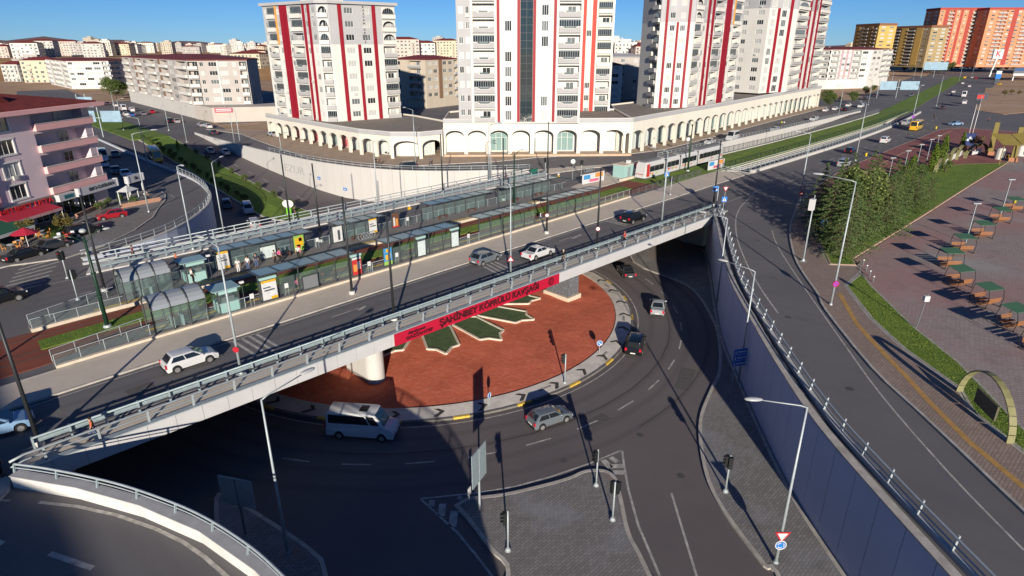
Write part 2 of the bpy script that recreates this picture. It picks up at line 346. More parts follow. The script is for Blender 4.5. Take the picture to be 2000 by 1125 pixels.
# the lower level: flat floor under and before the bridge, climbing lanes behind it
low = [p for p in WALL_R]+[(93, 47), (93, 88)]+[q for q in WALL_B if q[1] < 118]+[(67.5, 118), (38, 118)]+[q for q in WALL_L if q[1] < 118]+[(6, 85), (0, 60), (-1, 42.5)]+RAMP_P+[(-4, -22)]
sheet('lower_road', low, ZL, ASPHL)
def ramp_sheet(name, u0, u1, v0, v1, m, dz):
    b = MB(); n = 16
    f = lambda u, v: u(v) if callable(u) else u
    for i in range(n+1):
        v = v0+(v1-v0)*i/n; b.v += [(f(u0, v), v, zramp(v)+dz), (f(u1, v), v, zramp(v)+dz)]
    b.f = [(2*i, 2*i+1, 2*i+3, 2*i+2) for i in range(n)]
    o = b.obj(name, m); o['kind'] = 'structure'; return o
ramp_sheet('ramp_road', 38.5, 68, 118, 208, ASPHL, -.006)
MED_L = lambda v: 47.2+.02*(v-105)+max(0, (112-v))*.55-max(0, 108-v)*.0
MED_R = lambda v: 55.5+.02*(v-105)-max(0, (112-v))*.12
# grass median with kerb, from its nose near the bridge up to street level
mb = MB(); n = 26
for i in range(n+1):
    v = 99+(194-99)*i/n; a, c = MED_L(v), MED_R(v); z = zramp(v)+.16; h = .55*min(1, i/6.)*(1-i/n)
    mb.v += [(a, v, zramp(v)-.1), (a, v, z), (a+.3, v, z), ((a+c)/2, v, z+h), (c-.3, v, z), (c, v, z), (c, v, zramp(v)-.1)]
for i in range(n):
    for j in (2, 3): mb.f.append((7*i+j, 7*i+j+1, 7*i+j+8, 7*i+j+7))
mb.obj('median_lawn', GRASS)['kind'] = 'structure'
mk = MB(); mk.v = list(mb.v)
for i in range(n):
    for j in (0, 1, 4, 5): mk.f.append((7*i+j, 7*i+j+1, 7*i+j+8, 7*i+j+7))
mk.f.append((0, 1, 2, 3, 4, 5, 6)); mk.obj('median_kerb', KERB)['kind'] = 'structure'
# upper continuation of the median towards the left distance
slab('median_strip', [(47.5, 194.5), (57.5, 194.5), (61, 330), (50, 330)], -.05, .16, GRASS)
# kerbs along the sunken road (narrow raised edge under the walls)
def kerbed(name, poly, z, m, h=.14, kw=.28, top=None):
    """raised paving with a kerb stone edge"""
    slab(name, poly, z-.05, z+h, m)
    MB().sweep(poly, [(.0, -.04), (.0, h+.012), (-kw, h+.012), (-kw, -.04)], closed=True).obj(name+'_kerb', top or KERB, None)['kind'] = 'structure'
def ccw(poly):
    a = sum(x0*y1-x1*y0 for (x0, y0), (x1, y1) in zip(poly, poly[1:]+poly[:1])); return poly if a > 0 else poly[::-1]
def kerb_island(name, pts, z, m, top=None): 
    poly = ccw(pts); slab(name, poly, z-.05, z+.14, m)
    MB().sweep(poly, [(-.02, -.04), (-.02, .155), (.26, .155), (.26, -.04)], closed=True).obj(name+'_kerb', top or KERB, None, (0, 0, z))['kind'] = 'structure'
# paved verge under the right-hand wall (curved kerb) and the traffic island
q = lambda x, y: P(1340+x/1.991, 560+y/1.991, ZL)
verge_edge = spline([(98, 75), (88, 60), (75.5, 49.5), q(5, 0), q(100, 130), q(125, 230), q(125, 330), q(95, 400), q(55, 500), q(50, 600), q(75, 740), q(125, 850), q(200, 960), q(300, 1090), P(1530, 1160, ZL), (18, -2), (9, -14)], 4)
kerb_island('verge_paving', verge_edge+[(13.5, -20.5)]+[(x-.1, y+.1) for x, y in WALL_R], ZL, PAVG)
f7 = lambda x, y: P(760+x/2.857, 760+y/2.857, ZL)
ISLE = spline([f7(440, 612), f7(640, 590), f7(860, 540), f7(1000, 500), f7(1080, 465), f7(1150, 455), f7(1220, 465), f7(1270, 510), f7(1300, 620), f7(1340, 800), f7(1400, 920), f7(1460, 1043), P(1300, 1180, ZL), (19, 5)], 4)+spline([(11.5, 14.5), (15.2, 18.2), f7(655, 1043), f7(560, 900), f7(440, 740), f7(365, 655)], 4)
kerb_island('traffic_island', ISLE, ZL, PAVG)
kerb_island('verge_paving_left', spline([(8.5, 18), P(640, 1125, ZL), P(620, 1085, ZL), P(560, 1040, ZL), P(470, 985, ZL), P(420, 975, ZL), (7.2, 31.5)], 4)+[(6.6, 30)]+[(x+.2, y) for x, y in RAMP_P if 17 < y < 28], ZL, PAVG)
# ---------------------------------------------------------------- roundabout island
ring = [(RC[0]+RR*cos(t), RC[1]+RR*sin(t)) for t in [2*pi*i/96 for i in range(96)]]
MB().sweep(ring, [(0, -.05), (0, .16), (1.9, .3), (1.9, -.05)], closed=True).obj('roundabout_apron', mat('apron_concrete', (.6, .56, .51), .85, .18, 1.0), None, (0, 0, ZL))['kind'] = 'structure'
lane = MB(); n_ = 96
for r_ in (RR+.1, RR+9.0): lane.v += [(RC[0]+r_*cos(2*pi*i/n_), RC[1]+r_*sin(2*pi*i/n_), ZL+.004) for i in range(n_)]
a0_, a1_ = 60, 93          # leave out the stretches that other paving covers
lane.f = [(i, (i+1) % n_, n_+(i+1) % n_, n_+i) for i in range(n_)]
lane.obj('roundabout_lane', ASPHR, fix=False)['kind'] = 'structure'
rg = random.Random(3); g = MB(); NR, NA = 20, 120; R1 = RR-1.85
from mathutils import noise as mnoise
for i in range(NR+1):
    for j in range(NA):
        r = R1*i/NR; t = 2*pi*j/NA; x, y = RC[0]+r*cos(t), RC[1]+r*sin(t)
        z = .2+.55*(1-(r/R1)**2)+.1*mnoise.noise(Vector((x*.9, y*.9, 0)))*min(1, (NR-i)/2)+.05*mnoise.noise(Vector((x*2.3, y*2.3, 5)))*min(1, (NR-i)/2)
        g.v.append((x, y, ZL+z))
for i in range(NR):
    for j in range(NA): g.f.append((i*NA+j, i*NA+(j+1) % NA, (i+1)*NA+(j+1) % NA, (i+1)*NA+j))
g.obj('roundabout_soil', SOIL, smooth=True)['kind'] = 'structure'
def soilz(x, y): r = hypot(x-RC[0], y-RC[1]); return ZL+.2+.55*(1-(r/R1)**2)
# kerb stones painted in turn, chevrons painted on the apron, yellow kerb stones
rb = empty('roundabout_kerb', (RC[0], RC[1], ZL), 0, 'ring of kerb stones round the red soil roundabout, some painted yellow', 'kerb')
NK = 108; da = 2*pi/NK
for name, m, sel in (('kerb_stone', KERBD, 0), ('yellow_kerb_stone', YLINE, 1)):
    st = MB(); r0, r1 = RR-.1, RR+.16
    st.prism([(r0, -.5), (r1, -.5*r1/r0), (r1, .5*r1/r0), (r0, .5)], -.05, .2); me = st.mesh(name, m)
    k = RR*da*.485*2
    me.transform(Matrix.Diagonal((1, k, 1, 1)))
    for i in range(NK):
        if (i % 4 == 0) == bool(sel):
            o = link(name, me, None, rb); o.rotation_euler = (0, 0, i*da)
cm = mat('chevron_paint', (.07, .065, .06), .8, .3, 2)
cb = MB(); w = .42
for sg in (-1, 1): cb.add([(sg*.0+RR-.95, .55, 0), (RR-.95, .13, 0), (RR-.95+sg*.75, -.55, 0), (RR-.95+sg*.75, -.13, 0)], [(0, 1, 2, 3)])
cme = cb.mesh('chevron_marking', cm, fix=False)
for i in range(40):
    o = link('chevron_marking', cme, None, rb, (0, 0, .27)); o.rotation_euler = (0, 0, i*2*pi/40+.03)
for i, a in enumerate((-100, -78, -55, -30, -8)):
    o = letters('painted_lettering', 'GAZİANTEP', .38, cm, rb, ((RR-.95)*cos(radians(a)), (RR-.95)*sin(radians(a)), .272), 0, width=1.5, depth=.001)
    o.rotation_euler = (-pi/2+.0, 0, radians(a)+pi/2)
# green turf petals with pale stone edging round the middle of the island
fl = empty('turf_flower', (RC[0], RC[1], ZL), 0, 'flower of dark green turf petals edged with pale stone on red soil', 'flower bed')
petal = [(6.9, 0), (8.4, -1.72), (13.2, -1.72), (13.55, -.85), (14.8, 0), (13.55, .85), (13.2, 1.72), (8.4, 1.72)]
stone = mat('pale_edging_stone', (.6, .55, .46), .85, .2, 1.5)
pm = MB(); pv = [(x, y, soilz(RC[0]+x, RC[1]+y)-ZL+.1) for x, y in petal]; pm.add(pv, [tuple(range(len(petal)))]); pme = pm.mesh('petal', GRASSD)
em = MB()
for a, b in zip(pv, pv[1:]+pv[:1]): em.bar((a[0], a[1], a[2]+.02), (b[0], b[1], b[2]+.0), .24, .18)
eme = em.mesh('stone_edging', stone)
for i in range(14):
    o = link('petal', pme, None, fl); o.rotation_euler = (0, 0, radians(-92.4+360/14*i)); e = link('stone_edging', eme, None, o)
# ---------------------------------------------------------------- retaining walls
def wall(name, label, path, top, m, step=2.2, zb=None, th=.4, cap=None, capw=.5, gap=.02, caph=.12):
    L = plen(path); n = max(1, round(L/step)); pts = resample(path, L/n-1e-6); pts = [(p[0], p[1]) for p in pts]
    if len(pts) <= n: pts.append(path[-1])
    o0 = pts[0]; e = empty(name, (o0[0], o0[1], ZL), 0, label, 'wall')
    ins = offs(pts, -th)
    for i in range(len(pts)-1):
        a, b, c, d = pts[i], pts[i+1], ins[i+1], ins[i]
        lerp = lambda s, t, k: (s[0]+(t[0]-s[0])*k, s[1]+(t[1]-s[1])*k)
        g = gap/max(.3, hypot(b[0]-a[0], b[1]-a[1]))
        poly = [lerp(a, b, g), lerp(b, a, g), lerp(c, d, g), lerp(d, c, g)]
        za = (zb(a[1])-.3) if zb else ZL-.3; zc = (zb(b[1])-.3) if zb else ZL-.3
        MB().prism([(x-o0[0], y-o0[1]) for x, y in poly], [za-ZL, zc-ZL, zc-ZL, za-ZL], top-ZL).obj('panel', m, e)
    bk = MB().sweep([(x-o0[0], y-o0[1]) for x, y in pts], [(-.08, ZL-ZL-.3), (-.08, top-ZL-.03), (-th+.05, top-ZL-.03), (-th+.05, -.3)]).obj('backing', KERBD, e)
    if cap: MB().sweep([(x-o0[0], y-o0[1]) for x, y in pts], [(.06, top-ZL), (.06, top+caph-ZL), (-capw, top+caph-ZL), (-capw, top-ZL)]).obj('coping', cap, e)
    return e
wall('retaining_wall', 'tall grey panelled retaining wall below the slip road on the right', WALL_R, .18, WALLG, 2.3, cap=KERB, capw=.5)
wall('retaining_wall', 'long white retaining wall curving below the arcade street', WALL_B, .35, WALLW, 2.6, zramp, cap=WALLW, capw=.45)
wall('retaining_wall', 'curved grey retaining wall below the pink building street', WALL_L, .3, WALLG, 2.4, zramp, cap=WALLW, capw=.45)
wall('retaining_wall', 'white ramp parapet wall with curved top at the lower left', offs(RAMP_P, .42), .8, mat('parapet_white', (.62, .61, .58), .8, .18, .5), 4.5, th=.5, cap=mat('coping_grey', (.4, .4, .41), .8, .12, 1), capw=.56, gap=.004, caph=.06)
slab('abutment', [(-1, 44), (1.5, 44), (13.5, 85), (10, 85)], ZL, -.3, CONC)
slab('abutment_far', [(90.2, 46), (92.6, 46), (92.6, 86.5), (90.2, 86.5)], ZL, -.3, CONC)

# ---------------------------------------------------------------- railings
def railing(name, label, path, step, rails, post, m, zb=0.0, mr=None, cat='railing', skip=()):
    """posts (shared mesh) every step metres and tube rails [(offset, height, radius)] along a plan path"""
    o0 = path[0]; e = empty(name, (o0[0], o0[1], zb), 0, label, cat)
    loc = [(x-o0[0], y-o0[1]) for x, y in path]
    for (x, y, a) in resample(loc, step): link('post', post, None, e, (x, y, 0), a)
    for (o, z, r) in rails:
        pp = offs(loc, o); MB().tube([(x, y, z) for x, y in pp], r, 6).obj('rail', mr or m, e, smooth=True)
    return e
# post of the outer hand rail: flat plate leaning outwards (left of the path is outwards)
pp = MB().prism([(-.05, 0), (.05, 0), (.05, .12), (-.05, .12)], 0, .5); pp = MB()
pp.add([(-.07, -.06, 0), (.07, -.06, 0), (.07, .1, 0), (-.07, .1, 0), (-.06, .12, .98), (.06, .12, .98), (.06, .22, .98), (-.06, .22, .98)], [(0,3,2,1),(4,5,6,7),(0,1,5,4),(1,2,6,5),(2,3,7,6),(3,0,4,7)])
POST_OUT = pp.mesh('post', GALVL)
# post of the crash barrier with its bracket
gp = MB(); gp.box(-.06, .06, -.08, .08, 0, 1.0); gp.box(-.05, .05, -.02, .22, .5, .62); gp.box(-.05, .05, -.22, .05, .96, 1.06)
POST_IN = gp.mesh('post', GALV)
bp = MB(); bp.box(-.025, .025, -.03, .03, 0, 1.0); POST_S = bp.mesh('post', GALVL)
bridge_v0, bridge_v1 = 42.35, 85.6
def barrier(name, label, path, m=GALV):
    e = railing(name, label, path, 2.0, [(-.16, 1.02, .07)], POST_IN, m, .14, cat='crash barrier')
    o0 = path[0]; loc = [(x-o0[0], y-o0[1]) for x, y in path]
    W = [(.2, .46), (.26, .5), (.2, .56), (.2, .62), (.26, .68), (.2, .74), (.17, .74), (.23, .68), (.17, .62), (.17, .56), (.23, .5), (.17, .46)]
    MB().sweep(loc, W).obj('beam', GALV, e)
    return e
barrier('crash_barrier', 'steel crash barrier between road and footway on the near bridge edge', [(1.6, 44.25), (88.6, 44.25)])
railing('hand_rail', 'steel hand rail along the near outer edge of the bridge', [(88.9, 42.62), (.9, 42.62), (.15, 42.3)], 2.9, [(.15, .95, .075), (.1, .55, .05)], POST_OUT, GALVL, .2)
barrier('crash_barrier', 'steel crash barrier on the far side of the bridge beside the back road', [(90.5, 81.2), (60, 80.9), (13, 79.9)])
railing('hand_rail', 'double steel hand rail along the far outer edge of the bridge', [(13.2, 83.7), (60, 85.2), (91, 85.4)], 2.9, [(.15, .95, .07), (.1, .5, .05)], POST_OUT, GALVL, .2)
railing('hand_rail', 'tube railing on top of the right-hand retaining wall by the slip road', offs(WALL_R[::-1][1:-4], 1.15), 2.6, [(-.12, 1.0, .075), (-.1, .55, .05)], POST_OUT, GALVL, .25)
railing('hand_rail', 'tube railing on the long white retaining wall by the arcade street', offs(WALL_B[:-14], -.25), 2.4, [(0, .95, .06), (0, .5, .04)], POST_S, GALVL, .4)
railing('hand_rail', 'tube railing round the curved wall below the pink building', offs(WALL_L[20:], -.25), 2.2, [(0, .9, .06), (0, .45, .04)], POST_S, GALVL, .38)
railing('hand_rail', 'steel hand rail on top of the white ramp parapet at the lower left', offs(RAMP_P[:-10], .22), 2.9, [(.12, .5, .075), (.1, .25, .04)], (lambda b: (b.add([(-.05, -.05, 0), (.05, -.05, 0), (.05, .06, 0), (-.05, .06, 0), (-.04, .06, .5), (.04, .06, .5), (.04, .15, .5), (-.04, .15, .5)], [(0,3,2,1),(4,5,6,7),(0,1,5,4),(1,2,6,5),(2,3,7,6),(3,0,4,7)]), b.mesh('post', GALV))[1])(MB()), GALVL, .86)
# low white parapet under the slip road railing
MB().sweep(offs(WALL_R[4:], -1.15), [(.14, 0), (.14, .32), (-.16, .32), (-.16, 0)]).obj('slip_road_parapet', WALLW)
tag(bpy.data.objects['slip_road_parapet'], 'low white parapet kerb under the slip road railing', 'parapet')

# ---------------------------------------------------------------- bridge
br = empty('bridge', (0, 42.3, ZL), 0, 'flat road and tram bridge with white panelled edge over the roundabout', 'bridge')
def BR(b, name, m, par=None, **k): 
    b.v = [(x, y-42.3, z-ZL) for x, y, z in b.v]; return b.obj(name, m, par or br, **k)
BR(MB().prism([(1.2, 42.6), (91.5, 42.6), (91.5, 85.5), (13.2, 85.5)], -.95, -.003), 'deck', ASPHB)
BR(MB().prism([(.3, 42.45), (89.9, 42.45), (89.9, 44.55), (.9, 44.55)], -.0, .16), 'footway', CONC)
BR(MB().prism([(12, 79.75), (91.5, 80.6), (91.5, 85.6), (13.5, 84.2)], .0, .16), 'footway', mat('light_footway', (.55, .54, .52), .8, .15, .8))
# edge beam with separate fascia panels
L0, L1, NP = .3, 89.7, 50
BR(MB().box(.3, 89.7, 42.38, 42.62, -.98, .2), 'edge_beam', KERBD)
for i in range(NP):
    a = L0+(L1-L0)*i/NP; b = L0+(L1-L0)*(i+1)/NP
    BR(MB().box(a+.012, b-.012, 42.28, 42.4, -1.0, .17), 'fascia_panel', FASC)
BR(MB().box(L0, L1, 42.22, 42.7, .172, .26), 'coping', GALVL)
BR(MB().sweep([(12.6, 84.3), (60, 85.7), (91.2, 85.9)], [(0, -1.0), (0, .26), (-.4, .26), (-.4, -1.0)]), 'edge_beam_far', FASC)
BR(MB().prism([(-.4, 42.2), (1.2, 42.6), (13.2, 85.5), (13.2, 86.2), (7, 86.2), (1.8, 60)], -.95, -.004), 'approach_slab', ASPHB)
# piers: rounded white wall pier near the banner, stone clad one to the right, more behind
prof = []; 
for t in range(-90, 91, 18): prof.append((1.45*cos(radians(t))*0+1.3*sin(radians(t)), -1.3*cos(radians(t))))
def pier(u, v0, v1, m, name='pier'):
    pl = [(u+.95*sin(radians(t)), v0+.95-.95*cos(radians(t))) for t in range(-90, 91, 15)]+[(u+.95, v1), (u-.95, v1)]
    return BR(MB().prism(pl, ZL+.1, -.95), name, m, smooth=False)
PW = mat('pier_white', (.52, .51, .49), .75, .08, .5)
pier(27.7, 45.6, 50.2, PW)
pier(25.6, 76, 83, PW); pier(58.2, 76, 83, PW)
clad = mat('dark_stone_cladding', (.12, .13, .15), .8, .5, 5, .4, 12)
px0, px1, py0, py1 = 55.9, 58.0, 45.9, 49.6
core = BR(MB().box(px0+.1, px1-.1, py0+.1, py1-.1, ZL+.1, -.95), 'pier', mat('pier_joint', (.05, .05, .06), .8))
for zi, (z0, z1) in enumerate(((ZL+1.0, ZL+3.4), (ZL+3.5, -1.0))):
    for (a, b, c, d) in ((px0, px1, py0, py0+.12), (px0, px0+.12, py0+.14, py0+3), (px0, px0+.12, py0+3.1, py1), (px1-.12, px1, py0+.14, py1)):
        BR(MB().box(a+.06, b-.06 if b-a > .5 else b, c, d, z0, z1), 'stone_panel', clad, br)
BR(MB().box(px0-.25, px1+.25, py0-.25, py1+.25, ZL+.2, ZL+.95), 'pier_base', CREAM)
BR(MB().box(14, 88, 46, 48, -1.5, -.95), 'girder', CONC); BR(MB().box(14, 88, 60, 62, -1.5, -.95), 'girder', CONC); BR(MB().box(16, 88, 76, 78, -1.5, -.95), 'girder', CONC)
# red banner with the name of the junction
bn = empty('bridge_banner', (27.4, 42.24, -.98), 0, 'long red name board with raised lettering on the bridge edge', 'sign board')
RED = mat('banner_red', (.42, .008, .035), .5)
MB().box(0, 22.3, -.09, 0, 0, 1.17).obj('board', RED, bn)
DR = mat('letter_dark_red', (.07, .008, .014), .5)
glyphs('lettering', 'ŞAHİNBEY KÖPRÜLÜ KAVŞAĞI', .92, DR, bn, (11.9, -.15, .62), width=13.8, depth=.06, bold=.018)
glyphs('logo_lettering', 'GAZİANTEP', .42, DR, bn, (2.7, -.13, .36), width=3.1, depth=.04, bold=.008)
letters('logo_lettering', 'Büyükşehir', .36, DR, bn, (2.4, -.13, .8), width=2.0, depth=.04, shear=.3)
em = MB().cyl((20.9, -.14, .6), (20.9, -.09, .6), .45, n=24); em.obj('emblem', DR, bn)
MB().cyl((20.9, -.17, .6), (20.9, -.14, .6), .33, n=24).obj('emblem_centre', mat('emblem_red', (.25, .005, .02), .5), bn)
# ---------------------------------------------------------------- pavements, tram bed, platforms, painted lines
def paving(name, poly, m, h=.12, z=0.0, kerb=KERB):
    poly = ccw(poly); slab(name, poly, z-.04, z+h, m)
    if kerb: MB().sweep(poly, [(-.01, z-.04), (-.01, z+h+.012), (.2, z+h+.012), (.2, z-.04)], closed=True).obj(name+'_kerb', kerb)['kind'] = 'structure'
# walkway between the near road and the tram platform
paving('walkway', [(-7, 51.3), (10, 51.75), (40, 52.4), (72, 52.9), (90, 53.1), (107, 53.4), (122.3, 53.6), (119.3, 59.4), (113, 59.6), (86, 58.3), (72, 57.7), (13, 56.35), (4, 56.0), (-7, 55.4)], CONC)
# tram bed
slab('track_bed', [(-9, 57.0), (4, 57.65), (12, 59.3), (84, 60.1), (98.5, 60.2), (98.5, 67.2), (84, 66.5), (10, 66), (-9, 65.6)], -.03, .05, TRED)
slab('track_lawn', [(4.7, 61.0), (14, 61.6), (84, 62.1), (93, 62.2), (93, 64.6), (84, 64.4), (14, 64.0), (4.8, 63.2)], .0, .13, GRASS)
slab('tram_lawn', [(98.5, 59.7)]+[(u, v-.35) for u, v in [(119.5, 59.9)]+T1F[1:]]+[(640, 113), (648, 124), (450, 97), (362, 85.5)]+[(u, v+.3) for u, v in T2N[::-1]]+[(98.5, 68.3)], -.03, .1, GRASS)
rail = mat('rail_steel', (.12, .1, .09), .4, metal=.5)
for k, (va, vb) in enumerate((((58.9), 60.9), ((60.35), 62.2), ((64.3), 64.9), ((65.3), 66.2))):
    b = MB(); b.bar((-9, va-.3, .06), (13, vb-.35, .06), .09, .05); b.bar((13, vb-.35, .06), (84, vb+.2, .06), .09, .05); b.bar((84, vb+.2, .115), (118, vb+.5, .115), .09, .05); b.bar((118, vb+.5, .115), (285, vb+6, .115), .09, .05)
    o = b.obj('tram_rail', rail); tag(o, 'steel tram rail, %s in the red track bed' % ['nearest of four', 'second of four from the near platform', 'third of four from the near platform', 'farthest of four'][k], 'rail')
# platforms (raised, cream stone front edge, tactile strip)
def platform(name, near, far, label, edge_near, z=.32):
    poly = ccw(near+far[::-1]); o = slab(name, poly, -.02, z, PLAT)
    e = edge_near
    MB().sweep(e, [(.02, 0), (.02, z+.03), (-.35, z+.03), (-.35, 0)]).obj(name+'_edge', CREAM)['kind'] = 'structure'
nearA = [(4.9, 56.1), (13, 56.4), (40, 56.9), (72, 57.75), (87, 58.35)]; nearB = [(4.9, 57.5), (12, 59.2), (40, 59.55), (72, 59.9), (87, 60.0)]
platform('near_platform', nearA, nearB, '', nearA[::-1])
farA = [(4.8, 65.75), (10, 66.1), (13, 66.2), (40, 66.4), (72, 66.7), (85, 66.8)]; farB = [(4.8, 67.2), (10, 69.2), (13, 69.9), (40, 70.3), (72, 70.6), (85, 70.5)]
platform('far_platform', farA, farB, '', farA[::-1])
MB().sweep(nearB[1:], [(-.75, .325), (-.75, .335), (-1.05, .335), (-1.05, .325)]).obj('tactile_strip', YLINE)['kind'] = 'structure'
MB().sweep(farA[1:], [(.9, .325), (.9, .335), (.55, .335), (.55, .325)]).obj('tactile_strip_far', YLINE)['kind'] = 'structure'
paving('far_refuge', [(85.3, 66.9), (97, 67.4), (108, 68), (110, 75), (100, 74.5), (85.3, 70.6)], CONC)
# island between the back road and the walled street (right of the far bridge end)
paving('corner_pavement', [(93.2, 82), (104, 80), (110, 76.2), (111.6, 76.5), (111, 79), (100, 84.5), (93.2, 87)], CONC)
# arcade pavement
arc_edge = [P(470, 262), P(520, 281), P(547, 290), P(600, 309), P(664, 319), P(720, 325), P(780, 327), P(850, 322), P(960, 317), P(1040, 309), P(1100, 305), P(1180, 303), P(1240, 300)]
ARC_PATH = [(78.6, 178), (78.5, 129), (80.6, 119.2), (85.2, 114.4), (91.2, 113.6), (122.3, 84.9), (136.8, 85.7), (175.8, 89.2), (213.7, 93.5), (284, 99.9)]
back = [(u+6, v+6) for u, v in ARC_PATH[::-1]]
paving('arcade_pavement', arc_edge+[(136, 82.6), (176, 86.2), (214, 90.0), (286, 96.4), (286, 103), (180, 99), (130, 96), (106, 112), (92, 125), (90, 178), (64.9+6, 205)], mat('arcade_paving', (.4, .3, .22), .85, .2, .6), .1)
# forecourts on the left: pavement before the pink building, corner below the ramp
g1 = lambda x, y: P(180+x/4.326, 180+y/4.326)
pe = [P(205, 480), P(265, 450), P(300, 425), g1(560, 990), g1(620, 920), g1(625, 870), g1(590, 840)]
paving('shop_pavement', [(-60, 60), (-20, 84), P(20, 520), P(60, 515), P(130, 505)]+pe+[(27, 124), (10, 136), (-60, 120)], PAVG, .12)
lawn1 = [P(85, 470), P(150, 462), P(150, 440), P(100, 440), P(80, 452)]
slab('shop_lawn', ccw(lawn1), .05, .2, GRASS)
ws = [P(28, 968), P(75, 955), P(0, 990), P(-60, 985), P(-60, 930), P(0, 905)]
paving('corner_walk', [(.0, 42.2), (-.2, 40.9), (-1.6, 39.4), (-4, 38.5), (-9, 41), (-6, 44), (-1, 44.6)], CONC)
# ------- right-hand side: slip-road footway, lawns, plaza, pink footway
a1 = lambda x, y: P(1380+x/2.679, 200+y/2.679); z8 = lambda x, y: P(1340+x/1.991, 560+y/1.991)
SLIP = spline([(108.6, 37.5), a1(480, 520), (96, 34.6), a1(435, 640), a1(435, 720), a1(460, 820), a1(510, 910), a1(580, 1010), z8(540, 95), z8(720, 320), z8(900, 490), z8(1080, 660), z8(1310, 880), (34, -6), (22, -20)], 3)
WALKF = [z8(620, 0), z8(720, 130), z8(850, 250), z8(1060, 400), z8(1110, 490), z8(1310, 650), (40, -7), (28, -20)]
GRF = [a1(830, 920), z8(720, 0), z8(890, 165), z8(1060, 300), z8(1314, 560), (42, -7), (30, -20)]
paving('slip_footway', SLIP+WALKF[::-1]+[(74.2, 18.3), (78.5, 19.6), (76.4, 19.4), (74.6, 21.8), (79.7, 24.4), (91.3, 30.1), (96.6, 32.4), (100, 34)], PAVR, .13)
MB().sweep([z8(595, 30), z8(660, 145), z8(720, 215), z8(850, 350), z8(950, 460), z8(1100, 610), z8(1314, 790)], [(-.22, .135), (-.22, .142), (.22, .142), (.22, .135)]).obj('tactile_line', mat('tactile_yellow', (.45, .26, .08), .85, .2, 2))['kind'] = 'structure'
paving('verge_lawn', WALKF+GRF[::-1]+[(74.0, 18.2)], GRASS, .16)
PLAZA = pavers('plaza_paving', (.32, .265, .25), (.38, .315, .295), (.13, .1, .095), .5, .25, .6, [((.38, .19, .18), .045, .46, .56, .55), ((.36, .345, .335), .06, .55, .65, .65), ((.16, .12, .11), .4, .55, .8, .5)])
slab('plaza', [(76.6, 19.2), (78.8, 20.4), (106.7, 19.8), (140, 19.4), (190, 18.4), (236, 19), (236, -80), (24, -80), (30.3, -20), (42.3, -7), z8(1314, 560), z8(1060, 300), z8(890, 165), z8(720, 0), a1(830, 920)], -.02, .06, PLAZA)
LAWN2 = [(74.6, 21.8), (76.4, 19.5), (78.8, 20.6), (106.7, 20.0), (140, 19.6), (186, 18.7), P(1960, 320), P(1880, 322), P(1830, 327), P(1790, 333), P(1745, 350), P(1700, 372), P(1650, 400), P(1610, 412), (96.6, 32.4), (91.3, 30.1), (79.7, 24.4)]
paving('park_lawn', LAWN2, GRASS, .2, kerb=mat('lawn_kerb', (.4, .28, .2), .85, .2, 1))
paving('pink_footway', [(100, 34.2), (108.6, 37.5), (120, 39.6), (134, 41.4), (147, 42.3), (160, 42.5), (185, 43.3), (212, 43.6), (229, 44.1), (240, 40), (240, 18.8), (186, 19)]+LAWN2[6:14][::1]+[(97.5, 33)], PINKW, .13)
slab('tan_line', strip([P(1650, 372), P(1704, 330), P(1756, 303), P(1808, 278), P(1860, 256)], -.2, .2), .12, .136, mat('tan_paving', (.42, .27, .17), .85, .2, 1))
slab('dirt_lot', [P(1905, 215), P(1920, 190), P(1925, 172), P(2000, 172), P(2100, 190), P(2100, 225), P(2000, 220), P(1960, 224)], -.03, .1, DIRT)
# walls, parapets and floors of the diving lanes
def dive(n, f, u0, depth):
    b = MB(); m = len(n)
    for (x0, y0), (x1, y1) in zip(n, resample_n(f, m)):
        t = max(0, min(1, (x0-u0)/150)); z = -depth*(1-t)-.03; b.v += [(x0, y0, z), (x1, y1, z)]
    b.f = [(2*i, 2*i+1, 2*i+3, 2*i+2) for i in range(m-1)]; return b
def resample_n(p, n): 
    L = plen(p); r = resample(p, L/(n-1)-1e-6); r = [(a, b) for a, b, c in r][:n]
    while len(r) < n: r.append(tuple(p[-1]))
    return r
dive(T1N, T1F, 122, 4.6).obj('dive_lane_near', ASPHL)['kind'] = 'structure'
dive(T2N, T2F, 112, 5.2).obj('dive_lane_far', ASPHL)['kind'] = 'structure'
for nm, lab, path, o0, o1, top in (('lane_wall', 'white wall of the near diving lane beside the tram lawn', T1F, .02, .38, .18), ('lane_wall', 'white kerb wall between the right-hand road and the near diving lane', T1N, -.62, -.02, .62), ('lane_wall', 'white wall with fence between tram lawn and far diving lane', T2N, -.32, -.0, .3), ('lane_wall', 'white wall below the arcade street above the far diving lane', T2F, .0, .4, .55)):
    o = MB().sweep(path, [(o0, -6), (o0, top), (o1, top), (o1, -6)]).obj(nm, WALLW); tag(o, lab, 'wall')
o = MB().box(-.2, .2, 0, 5.9, -6, .12).obj('portal_wall', WALLW, None, (122.2, 53.8, 0)); tag(o, 'pale end wall of the near diving lane by the walkway', 'wall')
railing('lane_railing', 'steel railing on the kerb wall above the near diving lane', offs(T1N[:18], -.15), 2.2, [(0, .85, .045), (0, .45, .035)], POST_S, GALV, .62)
railing('lane_railing', 'dark railing standing inside the near diving lane', offs(T1N[:20], 1.1), 2.4, [(0, .9, .05), (0, .5, .04)], (lambda b: b.mesh('post', GREY))(MB().box(-.03, .03, -.03, .03, -3, .9)), GREY, 0.1)
railing('lane_railing', 'steel railing closing the end of the near diving lane at the walkway', [(122.1, 54.0), (119.6, 59.4)], 1.8, [(0, .95, .05), (0, .5, .04)], POST_S, GALV, .1)
